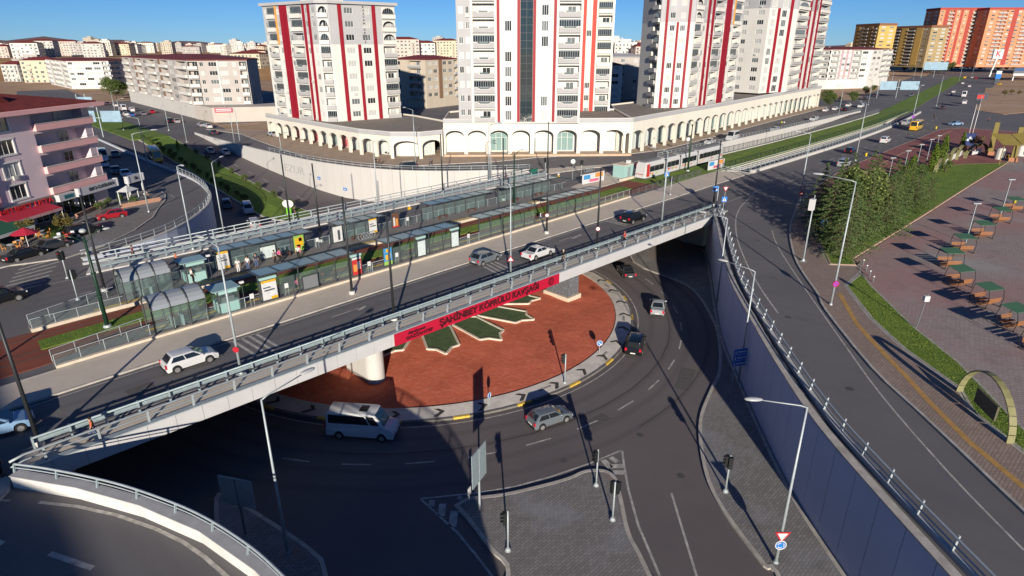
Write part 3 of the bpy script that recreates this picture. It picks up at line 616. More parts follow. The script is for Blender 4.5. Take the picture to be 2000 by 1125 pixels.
railing('street_railing', 'white steel railing along the arcade street above the far lane', offs(T2F[2:], -.2), 2.0, [(0, .95, .05), (0, .5, .035)], POST_S, GALVL, .5)
# picket fences on either side of the tram lawn
def fence(name, label, path, m, h, zb, step=.14):
    o0 = path[0]; e = empty(name, (o0[0], o0[1], zb), 0, label, 'fence'); loc = [(x-o0[0], y-o0[1]) for x, y in path]
    pk = MB()
    for (x, y, a) in resample(loc, step*2.2): pk.obox(x, y, .08, h-.03, .035, .02, a)
    o = pk.obj('pickets', m, e); o['kind'] = 'stuff'
    po = MB().box(-.04, .04, -.04, .04, 0, h+.05).mesh('post', m)
    for (x, y, a) in resample(loc, 2.5): link('post', po, None, e, (x, y, 0), a)
    for z in (.12, h-.1): MB().tube([(x, y, z) for x, y in loc], .025, 4).obj('rail', m, e)
fence('fence', 'grey picket fence between the tram lawn and the white street wall', offs(T2N, -.15), GREY, 1.5, .3)
fence('fence', 'dark green mesh fence between the tram lawn and the near diving lane', offs(T1F[2:], .25), GREENM, 1.2, .1, .3)
fence('fence', 'dark picket fence along the platform ramp at the right end of the near platform', [(87.2, 58.5), (97, 59.3), (113.5, 59.9)], GREY, 1.15, .1)
# painted lines
def lines(name, label, quads, m=WLINE, z=.008):
    b = MB(); b.add([(x, y, z) for q in quads for x, y in q], [tuple(range(4*i, 4*i+4)) for i in range(len(quads))]); o = b.obj(name, m, fix=False)
    for p in o.data.polygons:
        pass
    o['kind'] = 'structure'; return o
def seg(a, b, w):
    d = Vector((b[0]-a[0], b[1]-a[1])).normalized()*w/2; return [(a[0]+d.y, a[1]-d.x), (b[0]+d.y, b[1]-d.x), (b[0]-d.y, b[1]+d.x), (a[0]-d.y, a[1]+d.x)]
def pathseg(path, w): return [seg(a, b, w) for a, b in zip(path[:-1], path[1:])]
def dashes(path, w, on, off, ph=0):
    r = []
    for (x, y, a) in resample(path, on+off): r.append(seg((x+ph*cos(a), y+ph*sin(a)), (x+(on+ph)*cos(a), y+(on+ph)*sin(a)), w))
    return r
Q = []
Q += pathseg([(-8, 50.85), (10, 51.25), (40, 51.9), (72, 52.4), (107, 52.95)], .13)
Q += pathseg([(1, 45.15), (88, 45.2)], .12)
Q += [seg(P(647, 620), P(700, 602), .14), seg(P(700, 606), P(714, 598), .3), seg(P(1093, 471), P(1118, 463), .14), seg(P(1118, 466), P(1135, 458), .32)]
for x0, y0, x1, y1 in ((470, 660, 520, 690), (484, 655, 534, 685), (498, 651, 546, 679), (455, 666, 500, 694), (950, 516, 990, 537), (958, 513, 998, 533), (966, 511, 1006, 530), (942, 519, 980, 539), (1184, 432, 1222, 441), (1188, 430, 1226, 439), (1193, 428, 1232, 437)): Q.append(seg(P(x0, y0), P(x1, y1), .28))
# right: slip road curve, edge and lane lines
Q += pathseg(spline([P(1478, 372), P(1462, 388), P(1446, 405), P(1438, 424), P(1437, 445), P(1441, 470), P(1452, 500), P(1466, 530), P(1490, 570), P(1520, 612)], 4), .16)
Q += pathseg(spline([P(1508, 450), P(1514, 470), P(1530, 500), P(1570, 560), P(1640, 660), P(1720, 770), P(1850, 920), P(2000, 1075)], 4), .13)
Q += pathseg([P(1350, 417), P(1420, 395), P(1478, 374), P(1545, 352)], .1)
Q += dashes([(118, 47.8), (180, 48.5), (235, 50)], .14, 3, 5)+dashes([(112, 44.8), (180, 46), (235, 47)], .12, 3, 5)+dashes([(235, 50), (330, 58)], .16, 4, 6)
# left: ramp line, back road, crossing
Q += pathseg([P(76, 981), P(150, 989), P(227, 1006), P(302, 1032), P(358, 1059), P(400, 1088), P(445, 1128)], .22)+[seg(P(97, 1081), P(181, 1110), .3), seg(P(-30, 1050), P(6, 1062), .3), seg(P(-40, 975), P(20, 978), .14)]
for i in range(8): Q.append(seg(P(0+i*6, 575-i*8), P(82+i*7, 556-i*9), .35))
Q += dashes([(10, 73.6), (50, 74.8), (90, 75.6)], .13, 3, 5)+pathseg([(8, 79.3), (60, 80.2), (90, 80.3)], .12)+pathseg([(14, 71.0), (50, 71.4), (84, 71.6)], .12)
for i in range(7): Q.append(seg(P(918+i*9, 371-i*2.5), P(955+i*7, 379-i*2.5), .25))
Q += dashes([(-20, 84), (18, 95), (32, 112), (35, 140), (36, 190)], .13, 3, 4)+dashes([(71.5, 190), (71, 140), (73, 122), (82, 108), (100, 94), (140, 81), (200, 84), (284, 92)], .13, 3, 5)
lines('road_marking', '', Q)
# markings on the lower road
Q = pathseg([(RC[0]+(RR+.75)*cos(t), RC[1]+(RR+.75)*sin(t)) for t in [2*pi*i/90 for i in range(91)]], .14)
for t in range(-175, 60, 9): 
    if -150 < t: Q.append(seg((RC[0]+(RR+5.7)*cos(radians(t)), RC[1]+(RR+5.7)*sin(radians(t))), (RC[0]+(RR+5.7)*cos(radians(t+4.2)), RC[1]+(RR+5.7)*sin(radians(t+4.2))), .15))
Q += pathseg(offs(verge_edge, -.55)[:-6] if False else [ (x, y) for x, y in offs(verge_edge, .6)], .15)
Q += pathseg([f7(175, 612), f7(500, 578), f7(700, 545), f7(900, 490), f7(1120, 415), f7(1300, 340)], .17)+pathseg([f7(1300, 340), f7(1310, 420), f7(1335, 560), f7(1390, 760), f7(1450, 900), f7(1510, 1043)], .17)+pathseg([f7(175, 612), f7(260, 690), f7(380, 800), f7(480, 920), f7(575, 1043)], .17)
Q += [seg(f7(1195, 395), f7(1235, 440), .5), seg(f7(1235, 432), f7(1305, 428), .5), seg(f7(1235, 380), f7(1275, 408), .45), seg(f7(1250, 465), f7(1312, 465), .5), seg(f7(300, 640), f7(290, 710), .5), seg(f7(365, 680), f7(352, 770), .55), seg(f7(240, 620), f7(235, 655), .4), seg(f7(405, 600), f7(385, 615), .4)]
Q += dashes(spline([f7(1575, 580), f7(1620, 720), f7(1690, 870), f7(1780, 1043), P(1440, 1250, ZL)], 5), .16, 9, .1)
Q += dashes([P(470, 398, -6.6), P(440, 360, -5.5)], .12, 3, 4)
lines('road_marking_lower', '', Q, z=ZL+.01)
Q = []
b = MB()
for v in range(122, 190, 8):
    for u in (59.3,): b.add([(u-.07, v, zramp(v)+.015), (u+.07, v, zramp(v)+.015), (u+.07, v+3, zramp(v+3)+.015), (u-.07, v+3, zramp(v+3)+.015)], [(0, 1, 2, 3)])
b.obj('road_marking_ramp', WLINE)['kind'] = 'structure'
# ---------------------------------------------------------------- buildings
WHITEF = mat('window_frame_white', (.68, .68, .66), .5)
PANED = mat('pane_dark', (.02, .025, .03), .08, spec=.7)
PANEM = mat('pane_grey', (.12, .14, .15), .12, spec=.6)
PANEL = mat('pane_curtain', (.42, .43, .42), .3, spec=.5)
PANET = mat('pane_teal', (.06, .12, .13), .1, spec=.6)
CREAMW = layered('cream_facade', (.68, .645, .57), .85, [((.56, .52, .45), .25, .5, .75, .5, (1, 1, .25)), ((.45, .41, .35), 1.2, .64, .8, .4, (1, 1, .12))])
WHITEW = layered('white_facade', (.61, .597, .565), .85, [((.5, .485, .45), .25, .5, .75, .5, (1, 1, .25)), ((.42, .4, .37), 1.2, .64, .8, .4, (1, 1, .12))])
GREYW = mat('light_grey_facade', (.38, .385, .40), .85, .06, .3)
REDS = mat('red_facade_stripe', (.25, .006, .018), .6, .08, .6)
ORNG = mat('orange_facade_stripe', (.62, .3, .07), .7, .1, .5)
BALG = mat('balcony_grey', (.36, .36, .365), .8, .06, .5)
ROOFR = mat('red_roof', (.17, .03, .025), .75, .25, 1.2, .2, 6)
ROOFG = mat('gravel_roof', (.24, .21, .18), .95, .2, .6, .2, 6)
DIM = mat('loggia_wall', (.5, .45, .36), .9, .08, .5)
MCACHE = {}
def win_meshes(w, h, nm, two=True, surround=.0):
    k = ('w', round(w, 2), round(h, 2), nm, two, surround)
    if k in MCACHE: return MCACHE[k]
    f = MB(); t = .07
    f.box(-w/2, w/2, -.05, .03, 0, t); f.box(-w/2, w/2, -.05, .03, h-t, h); f.box(-w/2, -w/2+t, -.05, .03, t, h-t); f.box(w/2-t, w/2, -.05, .03, t, h-t)
    for i in range(1, nm): x = -w/2+w*i/nm; f.box(x-.035, x+.035, -.045, .03, t, h-t)
    if surround:
        s = surround; f.box(-w/2-s, w/2+s, -.2, -.1, h, h+s); f.box(-w/2-s, w/2+s, -.24, -.1, -s, 0); f.box(-w/2-s, -w/2, -.18, -.1, 0, h); f.box(w/2, w/2+s, -.18, -.1, 0, h)
    p = MB().add([(-w/2+.03, 0, .03), (w/2-.03, 0, .03), (w/2-.03, 0, h-.03), (-w/2+.03, 0, h-.03)], [(0, 1, 2, 3)])
    fm = f.mesh('window', WHITEF)
    pm = p.mesh('pane', PANED, fix=False)
    MCACHE[k] = (fm, pm); return MCACHE[k]
def win_single(w, h, nm, mp):
    """window of a distant building: frame and pane in one mesh"""
    k = ('s', round(w, 2), round(h, 2), nm, mp.name)
    if k in MCACHE: return MCACHE[k]
    fm, pm = win_meshes(w, h, nm); b = MB(); n = len(fm.vertices)
    b.add([v.co for v in fm.vertices], [tuple(p.vertices) for p in fm.polygons]); nf = len(b.f)
    b.add([v.co for v in pm.vertices], [tuple(p.vertices) for p in pm.polygons])
    me = b.mesh('window', WHITEF, fix=False); me.materials.append(mp)
    me.polygons.foreach_set('material_index', [0]*nf+[1]*(len(b.f)-nf)); MCACHE[k] = me; return me
def balc_meshes(w, curved=True, d=.9, h=1.0):
    k = ('b', round(w, 2), curved, d, h)
    if k in MCACHE: return MCACHE[k]
    a = MB(); x = w/2
    if curved: top = [(-x, h), (-x*.62, h), (-x*.42, h*.62), (x*.42, h*.62), (x*.62, h), (x, h)]
    else: top = [(-x, h*.8), (x, h*.8)]
    pl = [(-x, -.15), (x, -.15)]+top[::-1]; n = len(pl)
    a.add([(px, -d, pz) for px, pz in pl]+[(px, -d+.14, pz) for px, pz in pl], [tuple(range(n)), tuple(range(2*n-1, n-1, -1))]+[(i, n+i, n+(i+1) % n, (i+1) % n) for i in range(n)])
    a.box(-x, -x+.14, -d+.14, 0, -.15, top[0][1]); a.box(x-.14, x, -d+.14, 0, -.15, top[0][1]); a.box(-x+.14, x-.14, -d+.14, 0, -.15, .0)
    c = MB()
    for (x0, z0), (x1, z1) in zip(top[:-1], top[1:]): c.bar((x0, -d+.06, z0+.04), (x1, -d+.06, z1+.04), .22, .1)
    r = MB(); hr = h+.08
    if curved: r.box(-x*.62, x*.62, -d+.05, -d+.1, hr, hr+.05); r.box(-x*.42, x*.42, -d+.07, -d+.08, h*.66, hr)
    else: r.box(-x, x, -d+.05, -d+.1, h+.1, h+.15)
    MCACHE[k] = (a.mesh('balcony', BALG), c.mesh('balcony_trim', WHITEW), r.mesh('balcony_rail', MATS.get('balc_rail') or mat('balc_rail', (.1, .13, .14), .2, spec=.6)))
    return MCACHE[k]
def glaze_mesh(w, h):
    k = ('g', round(w, 2), round(h, 2))
    if k in MCACHE: return MCACHE[k]
    b = MB(); n = max(4, round(w/.5))
    b.box(-w/2, w/2, -.03, .03, 0, .06); b.box(-w/2, w/2, -.03, .03, h-.06, h)
    for i in range(n+1): x = -w/2+w*i/n; b.box(x-.02, x+.02, -.03, .03, .06, h-.06)
    p = MB().add([(-w/2, 0, 0), (w/2, 0, 0), (w/2, 0, h), (-w/2, 0, h)], [(0, 1, 2, 3)])
    MCACHE[k] = (b.mesh('balcony_glazing', GALVL), p.mesh('pane', PANED, fix=False)); return MCACHE[k]
def wall_grid(b, a, d, nrm, L, z0, z1, ops):
    """wall face from a along d, outward nrm, with recessed openings (s0, s1, z0, z1, depth)"""
    ss = sorted({0.0, L, *[round(o[0], 3) for o in ops], *[round(o[1], 3) for o in ops]}); zs = sorted({z0, z1, *[round(o[2], 3) for o in ops], *[round(o[3], 3) for o in ops]})
    pt = lambda s, z, n=0.0: (a[0]+d[0]*s+nrm[0]*n, a[1]+d[1]*s+nrm[1]*n, z)
    bys = {}
    for o in ops: bys.setdefault(round(o[0], 3), []).append(o)
    colops = {i: [o for o in ops if o[0] < (ss[i]+ss[i+1])/2 < o[1]] for i in range(len(ss)-1)}
    for i in range(len(ss)-1):
        s0, s1 = ss[i], ss[i+1]; z = z0
        cuts = sorted(colops[i], key=lambda o: o[2])
        for o in cuts+[None]:
            zt = o[2] if o else z1
            if zt > z+1e-4: b.add([pt(s0, z), pt(s1, z), pt(s1, zt), pt(s0, zt)], [(0, 1, 2, 3)])
            if o: z = o[3]
    for (s0, s1, za, zb, dp) in ops:
        b.add([pt(s0, za), pt(s1, za), pt(s1, zb), pt(s0, zb), pt(s0, za, -dp), pt(s1, za, -dp), pt(s1, zb, -dp), pt(s0, zb, -dp)], [(4, 5, 6, 7), (0, 1, 5, 4), (2, 3, 7, 6), (1, 2, 6, 5), (3, 0, 4, 7)])
def tower(name, label, cat, faces, z0, nfl, fh, wallm, roofm=None, topn=0, topm=None, group=None, near=True, balm=None, curved=True, seed=1, paneset=None, parapet=.7, overhang=.5, stripe=None, base=None, closed=None, sill=.95, winh=1.45, glazed=.35, frm=None, stripe2=None, roofpitch=0.0, surround=.0):
    rg = random.Random(seed); o0 = faces[0][0]; e = empty(name, (o0[0], o0[1], base if base is not None else z0), 0, label, cat, group); zb = base if base is not None else z0
    T = lambda x, y, z: (x-o0[0], y-o0[1], z-zb)
    z1 = z0+nfl*fh; zsp = z0+(nfl-topn)*fh; wl = MB(); wt = MB(); ps = paneset or [PANED, PANEM, PANEL, PANEL]; stripe = stripe or REDS
    for (a, b2, bays) in faces:
        dx, dy = b2[0]-a[0], b2[1]-a[1]; L = hypot(dx, dy); d = (dx/L, dy/L); nr = (d[1], -d[0]); ang = atan2(d[1], d[0])
        if not bays:
            wall_grid(wl, a, d, nr, L, zb, zsp, []); 
            if topn: wall_grid(wt, a, d, nr, L, zsp, z1, [])
            continue
        tot = sum(w for k, w in bays); sc = L/tot; s = 0.0; lo = []; hi = []
        def at(sx, z, n=0.0): return T(a[0]+d[0]*sx+nr[0]*n, a[1]+d[1]*sx+nr[1]*n, z)
        for kind, w in bays:
            w *= sc; c = s+w/2
            if kind in 'WFT':
                for f in range(nfl):
                    zf = z0+f*fh; sl, hh = (sill, winh) if kind == 'W' else (.35, 2.1); ww = max(.5, w-.16)
                    (hi if f >= nfl-topn else lo).append((c-ww/2, c+ww/2, zf+sl, zf+sl+hh, .16)); pm = rg.choice(ps); nmu = 3 if ww > 1.2 else 2
                    if near:
                        fm, pme = win_meshes(ww, hh, nmu, True, .14 if kind == 'F' else surround); q = link('window', fm, frm, e, at(c, zf+sl, -.13), ang); link('pane', pme, pm, q)
                    else: link('window', win_single(ww, hh, nmu, pm), None, e, at(c, zf+sl, -.13), ang)
                    if near and kind == 'W' and rg.random() < .13:
                        if 'ac' not in MCACHE: MCACHE['ac'] = MB().box(-.4, .4, -.32, 0, 0, .55).cyl((.05, -.34, .28), (.05, -.32, .28), .2, n=10).mesh('air_conditioner', mat('ac_white', (.5, .5, .48), .6))
                        link('air_conditioner', MCACHE['ac'], None, e, at(c, zf+.15, .01), ang)
                    if kind == 'T':
                        kk = ('teal', round(ww, 2))
                        if kk not in MCACHE: MCACHE[kk] = (MB().box(-ww/2-.3, ww/2+.3, -.75, 0, -.2, .05).mesh('small_balcony', WHITEW), (lambda q: q.mesh('balcony_glass', mat('teal_glass', (.02, .14, .17), .12, spec=.6)))(MB().box(-ww/2-.28, ww/2+.28, -.73, -.7, .1, .9).box(-ww/2-.28, -ww/2-.25, -.7, 0, .1, .9).box(ww/2+.25, ww/2+.28, -.7, 0, .1, .9)), (lambda q: q.mesh('balcony_rail', GALV))(MB().box(-ww/2-.3, ww/2+.3, -.76, -.7, .9, .96)))
                        q3 = link('small_balcony', MCACHE[kk][0], None, e, at(c, zf+.2), ang); link('balcony_glass', MCACHE[kk][1], None, q3); link('balcony_rail', MCACHE[kk][2], None, q3)
            elif kind in 'BbA':
                for f in range(nfl):
                    zf = z0+f*fh; ww = w-.1; top = f >= nfl-topn
                    (hi if top else lo).append((c-ww/2, c+ww/2, zf+.12, zf+fh-.42, 1.5))
                    am, cm_, rm = balc_meshes(ww, curved and not top and kind != 'A', .55 if near else .8)
                    q = link('balcony', am, (WHITEW if top else balm), e, at(c, zf+.15), ang); link('balcony_trim', cm_, None, q)
                    if near: link('balcony_rail', rm, None, q)
                    if near and (rg.random() < glazed or (kind == 'b' and top)):
                        gm, pg = glaze_mesh(ww-.05, fh-1.75); g = link('balcony_glazing', gm, None, e, at(c, zf+1.25, -.12), ang); link('pane', pg, PANED, g)
                    else:
                        dm, dp = win_meshes(min(1.8, ww*.6), 2.1, 2); q2 = link('balcony_door', dm, frm, e, at(c+ww*.1, zf+.16, -1.43), ang); link('pane', dp, rg.choice([PANEM, PANED, PANEL]), q2)
                    if near and kind == 'A' and top:      # round-headed opening
                        ar = MB(); n = 10; hh = fh-.55; hw = ww/2
                        pl = [(-hw, 0), (-hw, hh)]+[( -hw*cos(pi*i/n), hh*.45+hh*.5*sin(pi*i/n)) for i in range(n+1)]+[]
                        pts = [(-hw*.86*cos(pi*i/n), hh*.45+hh*.48*sin(pi*i/n)) for i in range(n+1)]
                        for i in range(n):
                            (x0, y0), (x1, y1) = pts[i], pts[i+1]; X0 = -hw+2*hw*i/n; X1 = -hw+2*hw*(i+1)/n
                            ar.add([(x0, 0, y0), (x1, 0, y1), (X1, 0, hh), (X0, 0, hh)], [(0, 1, 2, 3)])
                        for sg in (-1, 1): ar.add([(sg*hw, 0, 0), (sg*hw*.86, 0, 0), (sg*hw*.86, 0, hh*.45), (sg*hw, 0, hh*.45)], [(0, 1, 2, 3)]); ar.add([(sg*hw, 0, hh*.45), (sg*hw*.86, 0, hh*.45), (sg*hw, 0, hh)], [(0, 1, 2)])
                        ar.obj('arch_surround', WHITEW, e, at(c, zf+.13, -.02), ang, fix=False)
            elif kind in 'RrDO':
                zt = zsp if kind == 'r' else z1; zs0 = zsp if kind == 'O' else z0; m = {'O': stripe2 or ORNG}.get(kind, stripe); pr = .22
                if kind == 'D':
                    for s0, s1 in ((s, s+w*.62), (s+w*.7, s+w)):
                        A, B2 = at(s0, 0, 0), at(s1, 0, 0); MB().prism([A[:2], (A[0]+nr[0]*pr, A[1]+nr[1]*pr), (B2[0]+nr[0]*pr, B2[1]+nr[1]*pr), B2[:2]][::-1], z0-zb, z1-zb).obj('stripe', m, e)
                else:
                    A, B2 = at(s+.04, 0, 0), at(s+w-.04, 0, 0); MB().prism([A[:2], (A[0]+nr[0]*pr, A[1]+nr[1]*pr), (B2[0]+nr[0]*pr, B2[1]+nr[1]*pr), B2[:2]][::-1], zs0-zb, zt-zb).obj('stripe', m, e)
            elif kind == 'G':
                nz = round((z1-z0)/1.55); hh = (z1-z0)/nz; A = at(s, 0, 0); B2 = at(s+w, 0, 0)
                fr = MB().prism([A[:2], (A[0]+nr[0]*.06, A[1]+nr[1]*.06), (B2[0]+nr[0]*.06, B2[1]+nr[1]*.06), B2[:2]][::-1], z0-zb, z1-zb).obj('curtain_wall', DARKM, e)
                pw = w/2; pk = ('cw', round(pw, 2), round(hh, 2))
                if pk not in MCACHE: MCACHE[pk] = MB().add([(-pw/2+.03, 0, .03), (pw/2-.03, 0, .03), (pw/2-.03, 0, hh-.03), (-pw/2+.03, 0, hh-.03)], [(0, 1, 2, 3)]).mesh('pane', mat('curtain_glass', (.02, .03, .035), .06, spec=.8), fix=False)
                for i in range(nz):
                    for j in (0, 1):
                        q = link('pane', MCACHE[pk], None, fr, at(s+pw*(j+.5), z0+i*hh, .07), ang)
            s += w
        wall_grid(wl, a, d, nr, L, zb, zsp, lo)
        if topn: wall_grid(wt, a, d, nr, L, zsp, z1, hi)
        elif hi: pass
    fp = [f[0] for f in faces]
    wl.v = [T(*v) for v in wl.v]; wl.obj('wall', wallm, e, fix=False)
    if wt.f: wt.v = [T(*v) for v in wt.v]; wt.obj('upper_wall', topm or wallm, e, fix=False)
    cx = sum(p[0] for p in fp)/len(fp); cy = sum(p[1] for p in fp)/len(fp)
    big = [(cx+(x-cx)*(1+overhang/max(1, hypot(x-cx, y-cy))), cy+(y-cy)*(1+overhang/max(1, hypot(x-cx, y-cy)))) for x, y in fp]
    rf = MB(); lp = [T(x, y, 0)[:2] for x, y in big]; n = len(lp)
    if roofpitch:
        zt = z1-zb; c = T(cx, cy, 0)
        ap = [(c[0]+(x-c[0])*.25, c[1]+(y-c[1])*.25, zt+.25+roofpitch) for x, y in lp]
        rf.add([(x, y, zt) for x, y in lp]+[(x, y, zt+.25) for x, y in lp]+ap, [tuple(range(n-1, -1, -1))]+[(i, (i+1) % n, n+(i+1) % n, n+i) for i in range(n)]+[(n+i, n+(i+1) % n, 2*n+(i+1) % n, 2*n+i) for i in range(n)]+[tuple(range(2*n, 3*n))])
    else: rf.prism(lp, z1-zb, z1-zb+parapet)
    rf.obj('roof', roofm or GREYW, e)
    return e, z1
L = lambda a, b, t: (a[0]+(b[0]-a[0])*t, a[1]+(b[1]-a[1])*t)
# --- white tower on the left
A_, B_, C_, D_ = (79.2, 172.5), (83.0, 151.4), (85.2, 149.2), (103.0, 146.6)
t1, zt = tower('apartment_tower', 'white and grey tower with red stripes standing left of the arcade courtyard', 'building', [
    (A_, B_, [('.', .4), ('W', .9), ('b', 2.7), ('.', .1), ('O', .5), ('W', 1.1), ('D', 2.3), ('W', 1.0), ('B', 3.5), ('.', .35), ('R', .7), ('W', .9), ('R', .7), ('.', .3), ('W', 1.1), ('.', .4)]),
    (B_, C_, [('.', .25), ('A', 2.3), ('.', .25)]),
    (C_, D_, [('.', 1.9), ('R', .85), ('.', .55), ('W', 2.0), ('.', .5), ('r', .7), ('.', .5), ('W', 2.0), ('.', .5), ('R', .85), ('.', 1.4), ('A', 3.2)]),
    (D_, (106, 168), []), ((106, 168), (100, 174), []), ((100, 174), A_, [])], 5.6, 9, 3.13, WHITEW, GREYW, 3, GREYW, base=5.2, seed=4, overhang=.9)
def vtext(par, s, x, y, z, ang, size=.75, m=None, step=.82):
    for i, ch in enumerate(s):
        if ch != ' ': letters('lettering', ch, size, m or DARKM, par, (x, y, z-i*step), ang, depth=.03, bold=.01)
dd = Vector((D_[0]-C_[0], D_[1]-C_[1])).normalized(); c_ = Vector(C_)+dd*9.15+Vector((dd.y, -dd.x))*.06
vtext(t1, 'KUACAN GROUP', c_.x-A_[0], c_.y-A_[1], 33.2-5.2, atan2(dd.y, dd.x), .7, step=.76)
# roof house of the left tower
MB().box(8, 16, -14, -6, 28.7, 31.4).obj('roof_house', WHITEW, t1)
# --- middle tower with the dark glass strip
m0, m1 = (95.9, 108.7), (113.2, 91.4); bk = (.7071*16, .7071*16)
t2, _ = tower('apartment_tower', 'white tower with dark glass strip between red stripes above the arcade', 'building', [
    (m0, m1, [('.', .5), ('B', 5.2), ('.', .5), ('R', .75), ('.', 1.1), ('F', 1.8), ('.', 1.2), ('R', .75), ('G', 3.0), ('R', .75), ('.', 1.2), ('F', 1.8), ('.', 1.1), ('R', .75), ('.', .5), ('B', 5.2), ('.', .5)]),
    (m1, (m1[0]+bk[0], m1[1]+bk[1]), [('.', 3), ('W', 1.2), ('.', 2), ('W', 1.2), ('.', 3)]), ((m1[0]+bk[0], m1[1]+bk[1]), (m0[0]+bk[0], m0[1]+bk[1]), []), ((m0[0]+bk[0], m0[1]+bk[1]), m0, [])], 7.9, 12, 3.13, WHITEW, GREYW, 3, WHITEW, base=7.6, seed=9, glazed=.45, overhang=.3)
w0 = (m0[0]+1.2, m0[1]+5.0); w1 = (m0[0]+3.0, m0[1]+3.2)
tower('apartment_tower', 'narrow grey windowed wing behind the left edge of the glass strip tower', 'building', [((w0[0]-.5, w0[1]+.5), w1, [('.', .4), ('W', 1.1), ('.', .4), ('W', .9), ('.', .3)]), (w1, (w1[0]+8, w1[1]+8), []), ((w1[0]+8, w1[1]+8), (w0[0]+8, w0[1]+8), []), ((w0[0]+8, w0[1]+8), (w0[0]-.5, w0[1]+.5), [])], 7.9, 12, 3.13, GREYW, GREYW, 0, base=0., seed=3)
w0, w1 = (127.5, 110.1), (137, 100.6)
tower('apartment_tower', 'set-back wing with orange and red stripes right of the glass strip tower', 'building', [(w0, w1, [('.', 2.5), ('W', 1.2), ('O', .6), ('R', 1.0), ('W', 1.2), ('R', .9), ('.', .3), ('B', 3.0), ('.', .4)]), (w1, (w1[0]+9, w1[1]+9), []), ((w1[0]+9, w1[1]+9), (w0[0]+9, w0[1]+9), []), ((w0[0]+9, w0[1]+9), w0, [])], .3, 15, 3.13, WHITEW, GREYW, 9, CREAMW, seed=12, base=0., stripe=mat('stripe_bright_red', (.6, .03, .02), .6))
# --- right towers
t3, _ = tower('apartment_tower', 'white and grey tower with three red stripes on its corner face right of centre', 'building', [
    ((159.5, 107.5), (152.6, 97.2), [('.', 2), ('.', 2.0), ('.', 2.0), ('A', 3.2), ('.', .2)]),
    ((152.6, 97.2), (160.2, 91.5), [('.', 1.4), ('R', .8), ('.', .6), ('W', 1.7), ('.', .35), ('r', .7), ('.', .35), ('W', 1.7), ('.', .5), ('R', .8), ('.', 1.3)]),
    ((160.2, 91.5), (164.6, 91.6), [('.', .4), ('A', 3.3), ('.', .4)]),
    ((164.6, 91.6), (193.5, 94.2), [('.', .4), ('W', 1.5), ('.', .5), ('R', 1.2), ('W', 1.4), ('R', 1.2), ('.', .8), ('B', 4.6), ('W', 1.6), ('D', 3.4), ('W', 1.7), ('.', .1), ('O', .6), ('b', 4.4), ('W', 1.3), ('.', .6)]),
    ((193.5, 94.2), (192, 108), []), ((192, 108), (159.5, 107.5), [])], 8.0, 10, 3.13, WHITEW, GREYW, 3, GREYW, base=7.7, seed=21, overhang=.8)
dd = Vector((.80, -.60)); vtext(t3, 'KUACAN GROUP', 159.0-159.5-.06, 92.4-107.5-.08, 30.3, atan2(-5.7, 7.6), .7, step=.76)
tower('apartment_tower', 'white tower with paired red stripes at the right end of the arcade', 'building', [
    ((221, 110), (219.6, 98.0), [('.', 1), ('W', 1.5), ('.', 2), ('W', 1.5), ('.', 1)]),
    ((219.6, 98.0), (234.5, 94.6), [('.', .8), ('F', 1.7), ('.', .6), ('r', 1.0), ('.', .8), ('F', 2.0), ('.', 1.0), ('R', 1.1), ('.', 2.2)]),
    ((234.5, 94.6), (276, 98.9), [('.', .5), ('A', 7.5), ('.', .4), ('R', 1.3), ('.', 2.3), ('R', 1.6), ('F', 2.2), ('R', 1.3), ('.', .5), ('B', 7.5), ('.', .6)]),
    ((276, 98.9), (274, 114), []), ((274, 114), (221, 110), [])], 8.7, 12, 3.02, WHITEW, GREYW, 3, GREYW, base=8.6, seed=33, overhang=.8)
# --- podium arcade
def arch_mesh(w, H, hs, rise, pw, th):
    k = ('arch', round(w, 2), H)
    if k in MCACHE: return MCACHE[k]
    b = MB(); n = 12; x0, x1 = -w/2+pw, w/2-pw; rx = (x1-x0)/2
    pts = [(-rx*cos(pi*i/n), hs+rise*sin(pi*i/n)) for i in range(n+1)]
    for y, s in ((0, 1), (th, -1)):
        for i in range(n): b.add([(pts[i][0], y, pts[i][1]), (pts[i+1][0], y, pts[i+1][1]), (pts[i+1][0], y, H), (pts[i][0], y, H)], [(0, 1, 2, 3)])
        for sg in (-1, 1): b.add([(sg*w/2, y, 0), (sg*rx, y, 0), (sg*rx, y, hs), (sg*rx, y, H), (sg*w/2, y, H)], [(0, 1, 2, 3, 4)])
    for i in range(n): b.add([(pts[i][0], 0, pts[i][1]), (pts[i][0], th, pts[i][1]), (pts[i+1][0], th, pts[i+1][1]), (pts[i+1][0], 0, pts[i+1][1])], [(0, 1, 2, 3)])
    for sg in (-1, 1): b.add([(sg*rx, 0, 0), (sg*rx, th, 0), (sg*rx, th, hs), (sg*rx, 0, hs)], [(0, 1, 2, 3)])
    MCACHE[k] = b.mesh('arch', CREAMW); return MCACHE[k]
PODIUMS = []
